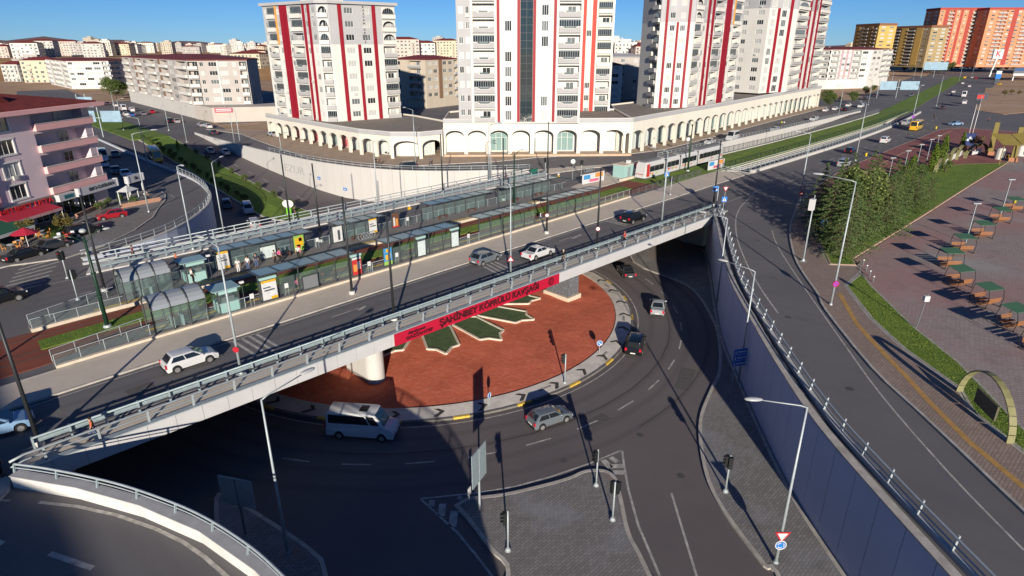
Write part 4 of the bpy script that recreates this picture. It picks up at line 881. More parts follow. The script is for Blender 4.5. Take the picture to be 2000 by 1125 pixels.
def podium(label, path, back, H, bay, roofm=ROOFG, zb=0.0, depth=3.6, plinth=0.0):
    o0 = path[0]; e = empty('arcade_podium', (o0[0], o0[1], zb), 0, label, 'arcade'); T2_ = lambda p: (p[0]-o0[0], p[1]-o0[1])
    rg = random.Random(len(label)); inner = offs(path, depth)
    for i, (a, b) in enumerate(zip(path[:-1], path[1:])):
        Ls = hypot(b[0]-a[0], b[1]-a[1]); n = max(1, round(Ls/bay)); w = Ls/n; ang = atan2(b[1]-a[1], b[0]-a[0]); me = arch_mesh(w, H-.9-plinth, (H-.9)*.55, min(1.25, w*.33), min(.42, w*.1), .55)
        for k in range(n):
            p = L(a, b, (k+.5)/n); x, y = T2_(p); link('arch', me, None, e, (x, y, plinth), ang)
            ia, ib = inner[i], inner[i+1]; pi_ = L(ia, ib, (k+.5)/n); wi = hypot(ib[0]-ia[0], ib[1]-ia[1])/n
            if wi > 2.2:
                kk = ('shop', round(wi, 1), H)
                if kk not in MCACHE:
                    sb = MB(); ww = wi*.78; hh = (H-.9)*.6
                    sb.box(-ww/2, ww/2, -.08, 0, .15, .25); sb.box(-ww/2, ww/2, -.08, 0, hh-.1, hh); sb.box(-ww/2, ww/2, -.08, 0, hh*.72, hh*.72+.06)
                    for j in range(4): xx = -ww/2+ww*j/3; sb.box(xx-.04, xx+.04, -.08, 0, .25, hh)
                    MCACHE[kk] = (sb.mesh('shop_window', WHITEF), MB().add([(-ww/2, -.03, .2), (ww/2, -.03, .2), (ww/2, -.03, hh), (-ww/2, -.03, hh)], [(0, 1, 2, 3)]).mesh('pane', PANEL, fix=False))
                sm, sp = MCACHE[kk]; x, y = T2_(pi_); q = link('shop_window', sm, None, e, (x, y, plinth), ang)
                r = rg.random(); link('pane', sp, mat('shop_glass_pale', (.5, .56, .54), .25) if r < .55 else mat('shop_glass_green', (.2, .3, .29), .12) if (r < .85 or H > 7) else mat('shop_poster_red', (.4, .05, .06), .4), q)
    IW = MB().sweep([T2_(p) for p in inner], [(0, plinth), (0, H-.9), (.3, H-.9), (.3, plinth)]).obj('shop_wall', CREAMW, e)
    poly = ccw([T2_(p) for p in path]+[T2_(p) for p in back]); MB().prism(poly, H-.92, H-.4).obj('roof_slab', roofm, e)
    MB().sweep([T2_(p) for p in path], [(-.18, H-.9), (-.18, H), (.3, H), (.3, H-.9)]).obj('parapet_band', GREYW, e)
    MB().sweep([T2_(p) for p in path], [(-.24, H-.0), (-.24, H+.12), (.36, H+.12), (.36, H-.0)]).obj('parapet_coping', WHITEW, e)
    bp = [T2_(path[-1])]+[T2_(p) for p in back]+[T2_(path[0])]
    MB().sweep(bp, [(0, 0), (0, H), (.3, H), (.3, 0)]).obj('back_wall', CREAMW, e)
    if plinth: MB().prism(ccw([T2_(p) for p in offs(path, -1.0)]+[T2_(p) for p in back]), .0, plinth).obj('plinth', mat('plinth_stone', (.5, .36, .26), .85, .15, .8), e)
    return e
podium('low cream arcade with round arches below the left red-striped tower', [(78.6, 178), (78.5, 129), (80.6, 119.2), (85.2, 114.4), (91.0, 113.7)], [(104, 127), (107, 146), (107, 178)], 6.0, 4.9)
podium('tall white arcade with round arches below the glass strip tower', [(91.2, 113.5), (106.2, 99.65), (122.3, 84.9), (123.5, 84.2)], [(140, 101), (130, 112), (112, 127), (104, 127)], 8.45, 5.3, plinth=.5)
podium('long cream arcade with many narrow arches along the right-hand street', [(123.6, 84.2), (136.8, 85.7), (175.8, 89.2), (213.7, 93.5), (284, 99.9)], [(284, 116), (195, 112), (150, 110), (140, 101.2)], 8.45, 5.9)
# --- pink building with shops on the left
LIL = mat('lilac_facade', (.68, .55, .585), .85, .06, .4); PINKF = mat('pink_facade', (.8, .44, .43), .85, .06, .4); TEAL = MATS.get('teal_glass') or mat('teal_glass', (.02, .14, .17), .12, spec=.6)
pa, pb = (-24.3, 80.2), (23.6, 117.6); pd = Vector((pb[0]-pa[0], pb[1]-pa[1])).normalized(); pn = Vector((pd.y, -pd.x)); pang = atan2(pd.y, pd.x)
corner = [('.', 12), ('R', 1.2), ('T', 2.2), ('R', 1.2), ('.', 1.4), ('W', 2.0), ('.', 2.2), ('R', 1.0), ('T', 2.2), ('R', 1.0), ('.', .9), ('T', 2.2), ('R', 1.3), ('.', 1.3), ('W', 2.0), ('.', 2.6), ('B', 8.0)]
pk, pz = tower('apartment_house', 'pink and lilac apartment house with dark red hipped roof above street shops', 'building', [(pa, pb, corner), (pb, (9, 134), [('B', 6), ('.', 3), ('W', 2), ('.', 3)]), ((9, 134), (-37, 94), []), ((-37, 94), pa, [])], 3.7, 4, 3.02, LIL, ROOFR, 0, base=0.0, seed=5, balm=PINKF, curved=False, overhang=1.6, stripe=PINKF, roofpitch=3.6, sill=.55, winh=1.9, glazed=.12, surround=.2, paneset=[PANED, PANED, PANEM, PANEL])
T0 = lambda p, z=0: (p[0]-pa[0], p[1]-pa[1], z)
fl_ = lambda s, n: (pa[0]+pd.x*s+pn.x*n, pa[1]+pd.y*s+pn.y*n)
PL = hypot(pb[0]-pa[0], pb[1]-pa[1])
MB().prism([T0(fl_(-1, 0))[:2], T0(fl_(-1, 1.7))[:2], T0(fl_(PL+1.6, 1.7))[:2], T0(fl_(PL+1.6, 0))[:2]][::-1], 15.3, 15.82).obj('eaves', PINKF, pk)
# dormer
dx = fl_(PL-13.5, -3.0); MB().add([T0(fl_(PL-15, -1.2), 16.7), T0(fl_(PL-12, -1.2), 16.7), T0(fl_(PL-13.5, -1.2), 18.0), T0(fl_(PL-13.5, -4.5), 18.0)], [(0, 1, 2), (0, 2, 3), (1, 3, 2)]).obj('dormer', ROOFR, pk)
# shop front: fascia board, letters, signs, awnings
SF = mat('shop_fascia', (.2, .17, .165), .7); 
MB().prism([T0(fl_(18, 0))[:2], T0(fl_(18, .5))[:2], T0(fl_(PL-10.5, .5))[:2], T0(fl_(PL-10.5, 0))[:2]][::-1], 2.6, 3.65).obj('shop_fascia', SF, pk)
sg = empty('shop_sign', (*fl_(PL-17.5, .52), 2.6), pang, 'red channel letters on the shop fascia below the pink facade', 'sign')
glyphs('lettering', 'PARK MEHMET USTA', 1.0, mat('letter_red', (.5, .02, .03), .4), sg, (0, -.12, .52), 0, width=12.5, depth=.06, bold=.02)
sg2 = empty('shop_sign', (*fl_(PL-3.6, 1.5), 2.7), pang, 'white rounded sign board with dark lettering below the pink balconies', 'sign')
b = MB().box(-4, 4, -.3, 1.3, 0, .2).box(-4, 4, -.3, .3, .2, 1.15).cyl((-4, 0, .0), (-4, 0, 1.25), .38, n=10).cyl((4, 0, .0), (4, 0, 1.25), .38, n=10).obj('board', mat('sign_white', (.5, .5, .52), .5), sg2)
letters('lettering', 'BIO·DERAN', .75, DARKM, sg2, (.5, -.33, .65), 0, width=5.2, depth=.03)
sg3 = empty('shop_sign', (*fl_(PL+3.6, 2.4), 2.7), pang, 'small white sign box on posts at the corner of the pink house', 'sign')
MB().box(-1.8, 1.8, -.3, .5, 0, 1.15).cyl((-1.8, -.05, 0), (-1.8, -.05, 1.2), .34, n=10).cyl((1.8, -.05, 0), (1.8, -.05, 1.2), .34, n=10).obj('board', MATS['sign_white'], sg3)
letters('lettering', 'Fit', .8, DARKM, sg3, (0, -.34, .65), 0, depth=.03)
for x in (-1.6, 1.6): MB().cyl((x, .1, -2.7), (x, .1, 0), .12, n=8).obj('post', WHITEW, sg3)
sg4 = empty('shop_sign', (*fl_(PL-9.4, .9), 2.6), pang, 'white sign box with a teal panel beside the red letters', 'sign')
MB().box(-1.5, 1.5, -.4, .4, 0, 1.0).obj('board', MATS['sign_white'], sg4); MB().box(-.6, 1.3, -.43, -.4, .25, .8).obj('panel', TEAL, sg4)
def awning(label, s0, s1, z, d, m, m2):
    a = fl_(s0, .55); e = empty('awning', (*a, z), pang, label, 'awning'); w = s1-s0
    MB().add([(0, 0, .6), (w, 0, .6), (w, -d, 0), (0, -d, 0), (0, 0, .54), (w, 0, .54), (w, -d, -.06), (0, -d, -.06)], [(0, 1, 2, 3), (7, 6, 5, 4), (0, 4, 5, 1), (1, 5, 6, 2), (2, 6, 7, 3), (3, 7, 4, 0)]).obj('cloth', m, e)
    MB().box(0, w, -d-.03, -d, -.4, 0).obj('valance', m2, e)
    for x in (.1, w-.1): MB().cyl((x, -d+.1, -z+.1), (x, -d+.1, 0), .05, n=6).obj('post', WHITEF, e)
    MB().box(0, w, -.02, .12, .58, .75).obj('cassette', WHITEF, e)
awning('red and white awning over the cafe terrace', PL-21, PL-12.5, 2.3, 2.3, mat('awning_red', (.42, .02, .05), .7), mat('awning_stripe', (.5, .3, .3), .7, .5, 2, stretch=(4, 4, .1)))
awning('dark green awning over the cafe terrace at the left edge', PL-31, PL-20.5, 2.0, 5.2, mat('awning_green', (.015, .11, .07), .7), MATS['sign_white'])
for s in range(20, int(PL)-2, 4):
    w = MB().box(-1.6, 1.6, -.12, 0, 0, 2.4); q0 = link('shop_window', win_meshes(3.4, 2.3, 3)[0], None, pk, T0(fl_(s, .06), .15), pang); link('pane', win_meshes(3.4, 2.3, 3)[1], PANED, q0)
# --- other apartment houses around the junction
def simple(label, faces, z0, n, fh, wallm, roofm, seed, base=0.0, pitch=1.4, name='apartment_house', **k): return tower(name, label, 'building', faces, z0, n, fh, wallm, roofm, base=base, seed=seed, near=False, roofpitch=pitch, curved=False, glazed=0, **k)
YEL = mat('yellow_facade', (.5, .33, .1), .85, .08, .3); YELP = mat('pale_yellow_facade', (.56, .49, .36), .85, .06, .3); BEI = mat('beige_facade', (.48, .42, .34), .85, .06, .3); BROW = mat('brown_panel', (.2, .12, .075), .8)
LGW = mat('warm_grey_facade', (.4, .37, .35), .85, .06, .3); ORF = mat('orange_facade', (.56, .24, .13), .85, .08, .2); DRF = mat('dark_red_facade', (.34, .055, .045), .85, .1, .2); PALEW = mat('pale_facade', (.5, .485, .46), .85, .06, .3)
simple('long white apartment block with red roof and brown panel bays behind the beige wall', [((85, 335), (80, 238), [('.', 1), ('B', 4), ('.', 1), ('W', 2.2), ('.', 1.2), ('O', 1.0), ('B', 4), ('.', 1.2), ('W', 2.2), ('.', 1.2), ('B', 4.5), ('W', 2), ('.', .6), ('O', 1), ('B', 4), ('.', 1), ('W', 2.4), ('.', 1.5), ('B', 5), ('.', 1)]), ((80, 238), (95.5, 225.8), [('B', 3), ('.', .5), ('W', 1.2), ('.', 1.4), ('W', 2.6), ('R', .5), ('W', 2.6), ('.', 1.4), ('W', 1.2), ('.', 1.0), ('B', 2.2), ('.', .2)]), ((95.5, 225.8), (110, 250), []), ((110, 250), (110, 335), []), ((110, 335), (85, 335), [])], 4.9, 5, 2.9, PALEW, ROOFR, 41, balm=WHITEW, stripe=WHITEW, stripe2=BROW, topn=5, topm=LGW)
o = slab('garage_block', [(79.6, 237.6), (79.8, 222), (99.3, 210.5), (112, 226), (96, 225)], 0, 4.8, mat('beige_wall_render', (.46, .42, .38), .85, .06, .3), kind=None); tag(o, 'low windowless beige wall block with a pink banner beside the long white apartments', 'building')
pbn = empty('wall_banner', (80.4, 221.4, 3.2), atan2(-11.5, 19.5), 'pink advertising banner on the corner of the beige wall', 'banner'); MB().box(0, 5.6, -.1, 0, 0, 1.5).obj('panel', mat('banner_pink', (.5, .05, .1), .6), pbn)
for z_ in (.95, .4): MB().box(.4, 5.2, -.13, -.1, z_, z_+.22).obj('lettering_line', WHITEF, pbn)
simple('white apartment house with a red roof among fields at the far left', [((89, 530), (87, 460), [('B', 4), ('.', 1), ('W', 2), ('.', 1), ('B', 4), ('.', 1), ('B', 4), ('.', 1), ('W', 2), ('.', 1), ('B', 4)]), ((87, 460), (106, 447.5), [('.', .6), ('W', 2), ('.', 1), ('W', 3), ('.', 1), ('W', 3), ('.', .8), ('W', 3), ('.', .8), ('B', 3)]), ((106, 447.5), (125, 470), [('B', 4), ('W', 2), ('B', 4)]), ((125, 470), (89, 530), [])], 1.0, 5, 2.95, WHITEW, ROOFR, 42)
simple('beige apartment block with brown bay seen between the left and glass strip towers', [((161.5, 211), (181.5, 214.5), [('.', 1), ('W', 2), ('.', 1), ('W', 2), ('.', .6), ('R', 1.8), ('.', .5), ('W', 2), ('.', 1), ('W', 2), ('.', 1), ('B', 2)]), ((181.5, 214.5), (178, 232), []), ((178, 232), (158, 229), []), ((158, 229), (161.5, 211), [('W', 2), ('.', 2), ('B', 3), ('.', 1)])], 3.6, 5, 3.05, BEI, ROOFR, 43, stripe=BROW)
simple('pale yellow apartment block with solar panels left of the beige block', [((170, 246), (160, 232), [('.', 1), ('W', 1.6), ('.', 1.4), ('B', 3.5), ('.', 1), ('W', 1.6), ('.', .8)]), ((160, 232), (178, 226), [('.', .8), ('W', 2), ('.', 1), ('W', 2), ('.', .5), ('B', 2)]), ((178, 226), (186, 244), []), ((186, 244), (170, 246), [])], .5, 6, 2.9, YELP, ROOFR, 44)
simple('white house with red roof behind the gap right of the glass strip tower', [((232, 182), (241, 171), [('.', .8), ('W', 2), ('.', 1.2), ('W', 2), ('.', .8)]), ((241, 171), (252, 182), [('W', 2), ('.', 1), ('B', 3)]), ((252, 182), (243, 193), []), ((243, 193), (232, 182), [])], 1, 5, 3.0, WHITEW, ROOFR, 45, topn=0)
simple('tall plain blue-shaded apartment block in the gap beside the three-stripe tower', [((247, 186), (266, 172), [('.', 1), ('W', 1.6), ('.', 3), ('W', 1.4), ('.', 3), ('W', 1.4), ('.', 5)]), ((266, 172), (280, 190), []), ((280, 190), (262, 204), []), ((262, 204), (247, 186), [])], .5, 6, 3.1, LGW, GREYW, 46)
simple('white apartment house with mauve bays and red roof beyond the arcade', [((399, 158), (404, 140), [('B', 5), ('.', 1), ('W', 2.4), ('.', 1), ('B', 4)]), ((404, 140), (433.6, 126.7), [('.', .6), ('B', 5), ('.', .8), ('R', 1.2), ('W', 2), ('R', 1.2), ('W', 2), ('R', 1.0), ('.', .4), ('B', 5), ('.', .6), ('W', 3.6), ('.', 2.4)]), ((433.6, 126.7), (478, 127.5), [('.', 3), ('W', 6), ('.', 3), ('W', 6), ('.', 3), ('B', 10), ('.', 2), ('B', 9)]), ((478, 127.5), (480, 160), []), ((480, 160), (399, 158), [])], 5.5, 5, 3.3, WHITEW, ROOFR, 47, stripe=mat('mauve_panel', (.42, .3, .33), .8))
# orange high-rise blocks and yellow blocks on the right
def bigblock(label, a, b, d, n, fh, wm, seed, bays, topm=None, stripe=None, base=0.0):
    dd_ = Vector((b[0]-a[0], b[1]-a[1])).normalized(); k = Vector((-dd_.y, dd_.x))*d
    return tower('apartment_block', label, 'building', [(a, b, bays), (b, (b[0]+k.x, b[1]+k.y), [('.', 2), ('W', 3), ('.', 3), ('W', 3), ('.', 2)]), ((b[0]+k.x, b[1]+k.y), (a[0]+k.x, a[1]+k.y), []), ((a[0]+k.x, a[1]+k.y), a, [('.', 2), ('W', 3), ('.', 4), ('W', 3), ('.', 2)])], base+2, n, fh, wm, topm or DRF, base=base, seed=seed, near=False, curved=False, glazed=0, stripe=stripe or DRF, sill=1.0, winh=1.4, parapet=2.0, overhang=.4)
ob = [('.', 2), ('W', 2), ('.', 2), ('R', 4), ('B', 6), ('R', 2), ('.', 2), ('W', 2), ('.', 1), ('R', 3)]
oa, oc = P(1812, 128, 6), P(1908, 128, 6); bigblock('orange and dark red high-rise block, left one of the pair at the right edge', oa, L(oa, oc, .93), 22, 15, 3.3, ORF, 51, ob+ob, base=5)
oa, oc = P(1905, 129, 6), P(2035, 129, 6); bigblock('orange high-rise block with pale balconies, right one of the pair at the right edge', oa, oc, 22, 15, 3.25, ORF, 52, [('.', 2), ('W', 2), ('.', 2), ('B', 6), ('.', 1.5), ('W', 2), ('R', 3), ('W', 2), ('.', 1.5), ('B', 6), ('.', 2), ('W', 2), ('.', 2), ('R', 2), ('.', 2), ('W', 2), ('.', 3)], base=5)
ya, yb = P(1658, 127, 6), P(1702, 129, 6); bigblock('yellow apartment block behind the white house on the right, left of two', ya, yb, 18, 11, 3.2, YEL, 53, [('R', 5), ('.', 1), ('W', 3), ('.', 1), ('B', 6), ('.', 1), ('R', 4), ('B', 5), ('.', 2)], stripe=mat('ochre_facade', (.3, .19, .06), .85), topm=mat('tile_brown', (.2, .09, .05), .85), base=5)
ya, yb = P(1716, 127, 6), P(1802, 130, 6); bigblock('olive and yellow apartment block next to the orange high-rises', ya, yb, 20, 11, 3.0, mat('olive_facade', (.33, .25, .13), .85, .08, .3), 54, [('.', 2), ('W', 3), ('.', 2), ('B', 6), ('.', 1), ('R', 5), ('B', 6), ('.', 1), ('R', 5), ('.', 1), ('W', 3), ('.', 2)], stripe=YEL, topm=MATS['tile_brown'], base=5)
# --- the far town: prototypes in several shapes, every house an object of its own
def proto(w, d, n, red, seed):
    h = n*3.0+.6; wl = MB().box(-w/2, w/2, -d/2, d/2, 0, h).mesh('wall', WHITEW); win = MB(); rg = random.Random(seed)
    for (L_, fx) in ((w, lambda s, z, q: (s, -d/2-.06+q, z)), (d, lambda s, z, q: (-w/2-.06+q, s, z)), (d, lambda s, z, q: (w/2+.06-q, s, z))):
        k = max(2, int(L_/3.2))
        for f in range(n):
            for i in range(k):
                c = -L_/2+L_*(i+.5)/k; ww = rg.choice([.7, .7, 1.1]); z0 = f*3.0+1.0
                if rg.random() < .9: win.add([fx(c-ww, z0, 0), fx(c+ww, z0, 0), fx(c+ww, z0+1.4, 0), fx(c-ww, z0+1.4, 0)], [(0, 1, 2, 3)])
    bal = MB()
    for f in range(n):
        for c in (-w*.28, w*.3): bal.box(c-1.6, c+1.6, -d/2-1.1, -d/2, f*3.0-.1+.2, f*3.0+.95)
    rf = MB()
    if red:
        zt = h; X, Y = w/2+.7, d/2+.7; rf.add([(-X, -Y, zt), (X, -Y, zt), (X, Y, zt), (-X, Y, zt), (-X*.4, 0, zt+2.2), (X*.4, 0, zt+2.2)], [(0, 1, 5, 4), (1, 2, 5), (2, 3, 4, 5), (3, 0, 4), (3, 2, 1, 0)])
    else:
        rf.box(-w/2-.3, w/2+.3, -d/2-.3, d/2+.3, h, h+.5); rf.box(-w*.2, w*.25, -d*.2, d*.3, h+.5, h+3.2)
        for k in range(5): x = -w*.42+k*w*.2; rf.box(x-.5, x+.5, -d*.42, -d*.42+.8, h+.5, h+1.5); rf.cyl((x, -d*.3, h+.5), (x, -d*.3, h+1.9), .45, n=6)
    return wl, win.mesh('window_rows', PANEM, fix=False), bal.mesh('balcony_rows', WHITEW), rf.mesh('roof', ROOFR)
PR = [proto(22, 13, 5, 1, 1), proto(28, 14, 6, 1, 2), proto(16, 14, 6, 0, 3), proto(20, 16, 5, 0, 4), proto(34, 14, 5, 1, 5), proto(14, 12, 4, 1, 6), proto(18, 16, 9, 0, 7)]
WCOL = [WHITEW, PALEW, CREAMW, BEI, YELP, mat('rose_facade', (.56, .45, .4), .85), LGW, WHITEW, CREAMW]
CNAME = ['white', 'off-white', 'cream', 'beige', 'pale yellow', 'rose', 'warm grey', 'white', 'cream']
def far_house(px, py, k, col, rot, label, group, sc=1.0, z=0.0, name='far_house', flat=None):
    u, v = P(px, py, z); e = empty(name, (u, v, z-.8), radians(45+rot)-pi/2, label, 'building', group); wl, wn, bl, rf = PR[k]
    e.scale = (sc, sc, sc)
    link('wall', wl, WCOL[col], e); q = link('window_rows', wn, None, e); q['kind'] = 'stuff'
    if k != 6: q = link('balcony_rows', bl, WCOL[(col+1) % 8], e); q['kind'] = 'stuff'
    link('roof', rf, (ROOFR if k in (0, 1, 4, 5) else WCOL[col]) if flat is None else flat, e)
rg = random.Random(11); KN = ['red-roofed', 'long red-roofed', 'flat-roofed', 'broad flat-roofed', 'longest red-roofed', 'small red-roofed', 'tall flat-roofed']
# a first row that can be told apart one by one: (x, base y, shape, colour, turn)
ROW = [(12, 112, 5, 5, 10), (58, 116, 0, 7, 20), (66, 112, 0, 4, 20), (90, 111, 1, 1, 10), (112, 109, 0, 5, 15), (140, 109, 1, 5, 0), (163, 109, 3, 6, 10), (188, 111, 0, 1, 20), (212, 108, 2, 2, 10), (232, 107, 0, 3, 5), (256, 104, 4, 7, 0), (290, 103, 1, 2, 10), (40, 158, 5, 1, -10), (72, 156, 3, 6, 20), (92, 160, 0, 4, 10), (132, 147, 5, 7, 0), (352, 101, 2, 6, 5), (392, 102, 3, 3, 10), (430, 103, 4, 2, 0), (470, 103, 2, 0, 15), (495, 103, 2, 1, 5), (505, 128, 1, 4, 0), (492, 146, 1, 4, -10),
       (790, 117, 1, 5, 10), (812, 108, 1, 3, 0), (830, 116, 0, 7, 0), (848, 104, 3, 2, 10), (874, 112, 1, 4, -5), (868, 102, 3, 7, 10), (885, 104, 2, 0, 5), (780, 104, 2, 5, 0),
       (1197, 116, 2, 2, 10), (1205, 103, 0, 4, 0), (1219, 117, 3, 0, -5), (1228, 104, 1, 1, 0), (1246, 108, 0, 5, 0), (1250, 118, 5, 5, 10), (1640, 106, 3, 7, 10), (1618, 102, 2, 0, 0), (1630, 124, 2, 6, 20), (1700, 110, 1, 6, 0), (1760, 113, 0, 6, 0)]
ORD = ['first', 'second', 'third', 'fourth', 'fifth', 'sixth', 'seventh', 'eighth', 'ninth', 'tenth', 'eleventh', 'twelfth']+['%dth' % i for i in range(13, 60)]
PLZ = 12.0                                                   # the town behind stands on a low plateau
SECT = lambda x: 'above the pink house' if x < 230 else 'above the long white block' if x < 520 else 'behind the left tower' if x < 780 else 'left of glass strip tower' if x < 905 else 'behind the middle tower' if x < 1180 else 'right of glass strip tower' if x < 1262 else 'behind the right towers' if x < 1600 else 'above the right white house'
cnt = {}
def nth(lab): cnt[lab] = cnt.get(lab, 0)+1; return ORD[cnt[lab]-1]
ROW.sort()
for i, (x, y, k, c, r) in enumerate(ROW):
    base = '%s %s house %s' % (CNAME[c], KN[k], SECT(x)); far_house(x, y, k, c, r, base+', %s such from the left' % nth(base), 'houses of the far town', 1.0, PLZ if y < 119 and x < 1600 else 0.0)
spots = sorted([(rg.choice([rg.uniform(-40, 530), rg.uniform(-40, 530), rg.uniform(-40, 530), rg.uniform(760, 905), rg.uniform(760, 905), rg.uniform(1180, 1262), rg.uniform(1600, 1830), rg.uniform(530, 1600)]), rg.random()) for _ in range(258)])
for (x, t) in spots:
    y = 98.2+9.5*t**2.2; k = rg.choice([0, 1, 2, 3, 4, 5, 2, 3, 6]); c = rg.randrange(9); base = '%s %s horizon house %s' % (CNAME[c], KN[k], SECT(x))
    far_house(x, y, k, c, rg.uniform(-25, 25), base+', %s from left' % nth(base), 'houses on the horizon', rg.uniform(.72, 1.0), z=PLZ if x < 1600 else 5.0)
# hospital cross on a gable
hx = empty('gable_cross', (*P(1221, 116, PLZ), PLZ+9.5), radians(-50), 'red cross on the white gable in the gap beside the three-stripe tower', 'sign')
MB().box(-.9, .9, -9.5, -9.4, -2.6, 2.6).box(-2.6, 2.6, -9.52, -9.42, -.9, .9).obj('cross', mat('cross_red', (.5, .03, .04), .6), hx)
# hills and fields
def hill(name, pts, z, m, depth):
    b = MB(); n = len(pts)
    for (u, v), h in zip(pts, z): b.v += [(u, v, -2), (u+.7*depth*.5, v+.7*depth*.5, h), (u+.7*depth, v+.7*depth, -2)]
    for i in range(n-1):
        for j in (0, 1): b.f.append((3*i+j, 3*i+3+j, 3*i+4+j, 3*i+1+j))
    b.obj(name, m, smooth=True)['kind'] = 'structure'
def arcpts(x0, x1, D, n): return [((D+x*D)*.7071, (D-x*D)*.7071) for x in [(x0+(x1-x0)*i/n-1000)/1115. for i in range(n+1)]]
HILLP = mat('far_hill', (.2, .125, .115), .95, .2, .004); HILLG = mat('wooded_hill', (.055, .085, .085), .95, .3, .01)
hz = lambda f, n, a: [a*(.35+.65*sin(pi*(i+.4)/(n+.8)))*(1+.18*sin(i*1.7)+.12*sin(i*.6+1)) for i in range(n+1)]
hill('hill', arcpts(-300, 560, 4200, 24), hz(0, 24, 68), HILLP, 900)
hill('hill_wooded', arcpts(236, 322, 3000, 12), [max(2, 46*sin(pi*i/12)**.8) for i in range(13)], HILLG, 400)
hill('hill_right', arcpts(520, 2300, 4500, 30), hz(0, 30, 34), HILLP, 900)
# plateau of dry fields: rises behind the first streets
tb = MB(); NX, ND = 60, 22; Ds = [430, 470, 510, 550, 590, 630, 670, 710, 760, 820, 900, 1000, 1150, 1350, 1600, 1900, 2300, 2800, 3300, 3800, 4200, 4600, 5000]
for D in Ds:
    for i in range(NX+1):
        px = -500+2150*i/NX; x = (px-1000)/1115.; t = max(0, min(1, (D-440)/260)); e_ = max(0, min(1, (1650-px)/160)); z = -1.0+(PLZ+.6)*(t*t*(3-2*t))*e_+.9*mnoise.noise(Vector((D*.01, px*.02, 0)))*t
        tb.v.append(((D+x*D)*.7071, (D-x*D)*.7071, z))
for j in range(len(Ds)-1):
    for i in range(NX): a = j*(NX+1)+i; tb.f.append((a, a+1, a+NX+2, a+NX+1))
tb.obj('field', FIELD, smooth=True)['kind'] = 'structure'
slab('side_lot', [P(400, 235), P(432, 243), P(545, 237), P(560, 268), P(520, 280), P(470, 262)], -.03, .06, DIRT)
slab('far_street', [P(1840, 172), P(1800, 152), P(1850, 128), P(1960, 128), P(1940, 170), P(1890, 190)], -.04, .015, ASPH)
slab('far_street_left', [(42, 335), (72, 335), (84, 460), (60, 460)], -.04, .015, ASPH)
slab('far_street_right', [(325, 52), (325, 100), (480, 125), (640, 150), (640, 100), (420, 62)], -.04, .035, ASPH)

# neighbour house behind the viewpoint on the left: its shadow lies over the ramp and the left bridge head
simple('apartment house behind the viewpoint casting its shadow over the ramp', [((-80, -31), (-51, -31), [('.', 2), ('W', 2), ('.', 2), ('B', 4), ('.', 2), ('W', 2), ('.', 2)]), ((-51, -31), (-51, 6), [('.', 2), ('W', 2), ('.', 2), ('B', 4), ('.', 2), ('W', 2), ('.', 2)]), ((-51, 6), (-80, 6), []), ((-80, 6), (-80, -31), [])], .6, 6, 3.15, BEI, ROOFR, 61, pitch=.6)
# ---------------------------------------------------------------- vehicles
TYRE = mat('tyre_rubber', (.018, .018, .019), .85); RIM = mat('alloy_rim', (.42, .42, .43), .35, metal=.6); CGLASS = mat('car_glass', (.012, .016, .02), .04, spec=.8)
HEADL = mat('headlight_glass', (.55, .57, .58), .15, spec=.8); TAILL = mat('taillight_red', (.5, .012, .03), .2, spec=.6); PLATE = mat('plate_white', (.6, .6, .6), .5); TRIM = mat('black_trim', (.015, .015, .016), .6)
def paint(n, c, r=.22): return mat('paint_'+n, c, r, coat=.6, spec=.5)
PAINT = dict(white=paint('white', (.56, .57, .58)), silver=paint('silver', (.3, .32, .34)), grey=paint('grey', (.12, .14, .16)), black=paint('black', (.008, .009, .011), .15), dark=paint('dark_grey', (.035, .038, .044)), red=paint('red', (.3, .012, .02)), blue=paint('blue', (.03, .1, .3)), yellow=paint('yellow', (.62, .38, .02)), ltblue=paint('light_blue', (.2, .33, .5)))
# kind: length, half width, height, belt z, bonnet length, rear deck length, screen rake, rear rake, wheel radius, front and rear axle x, bonnet front z, clearance
KIND = dict(
  hatch=(4.0, .86, 1.46, .92, .95, .04, .85, .5, .31, 1.22, -1.25, .70, .22), sedan=(4.55, .88, 1.44, .93, 1.15, .75, .8, .75, .32, 1.35, -1.32, .70, .2), suv=(4.4, .92, 1.72, 1.1, 1.1, .05, .6, .25, .36, 1.3, -1.32, .92, .28),
  van=(4.4, .92, 1.83, 1.1, .95, .02, .75, .1, .32, 1.35, -1.3, .88, .22), minibus=(5.9, 1.0, 2.55, 1.3, .75, .02, .85, .08, .36, 1.9, -1.75, 1.05, .28), pickup=(4.9, .9, 1.7, 1.05, 1.05, 2.0, .6, .1, .35, 1.5, -1.45, .92, .28), bus=(7.8, 1.12, 2.95, 1.15, .12, .02, .35, .1, .42, 2.6, -2.1, 1.0, .3))
VM = {}
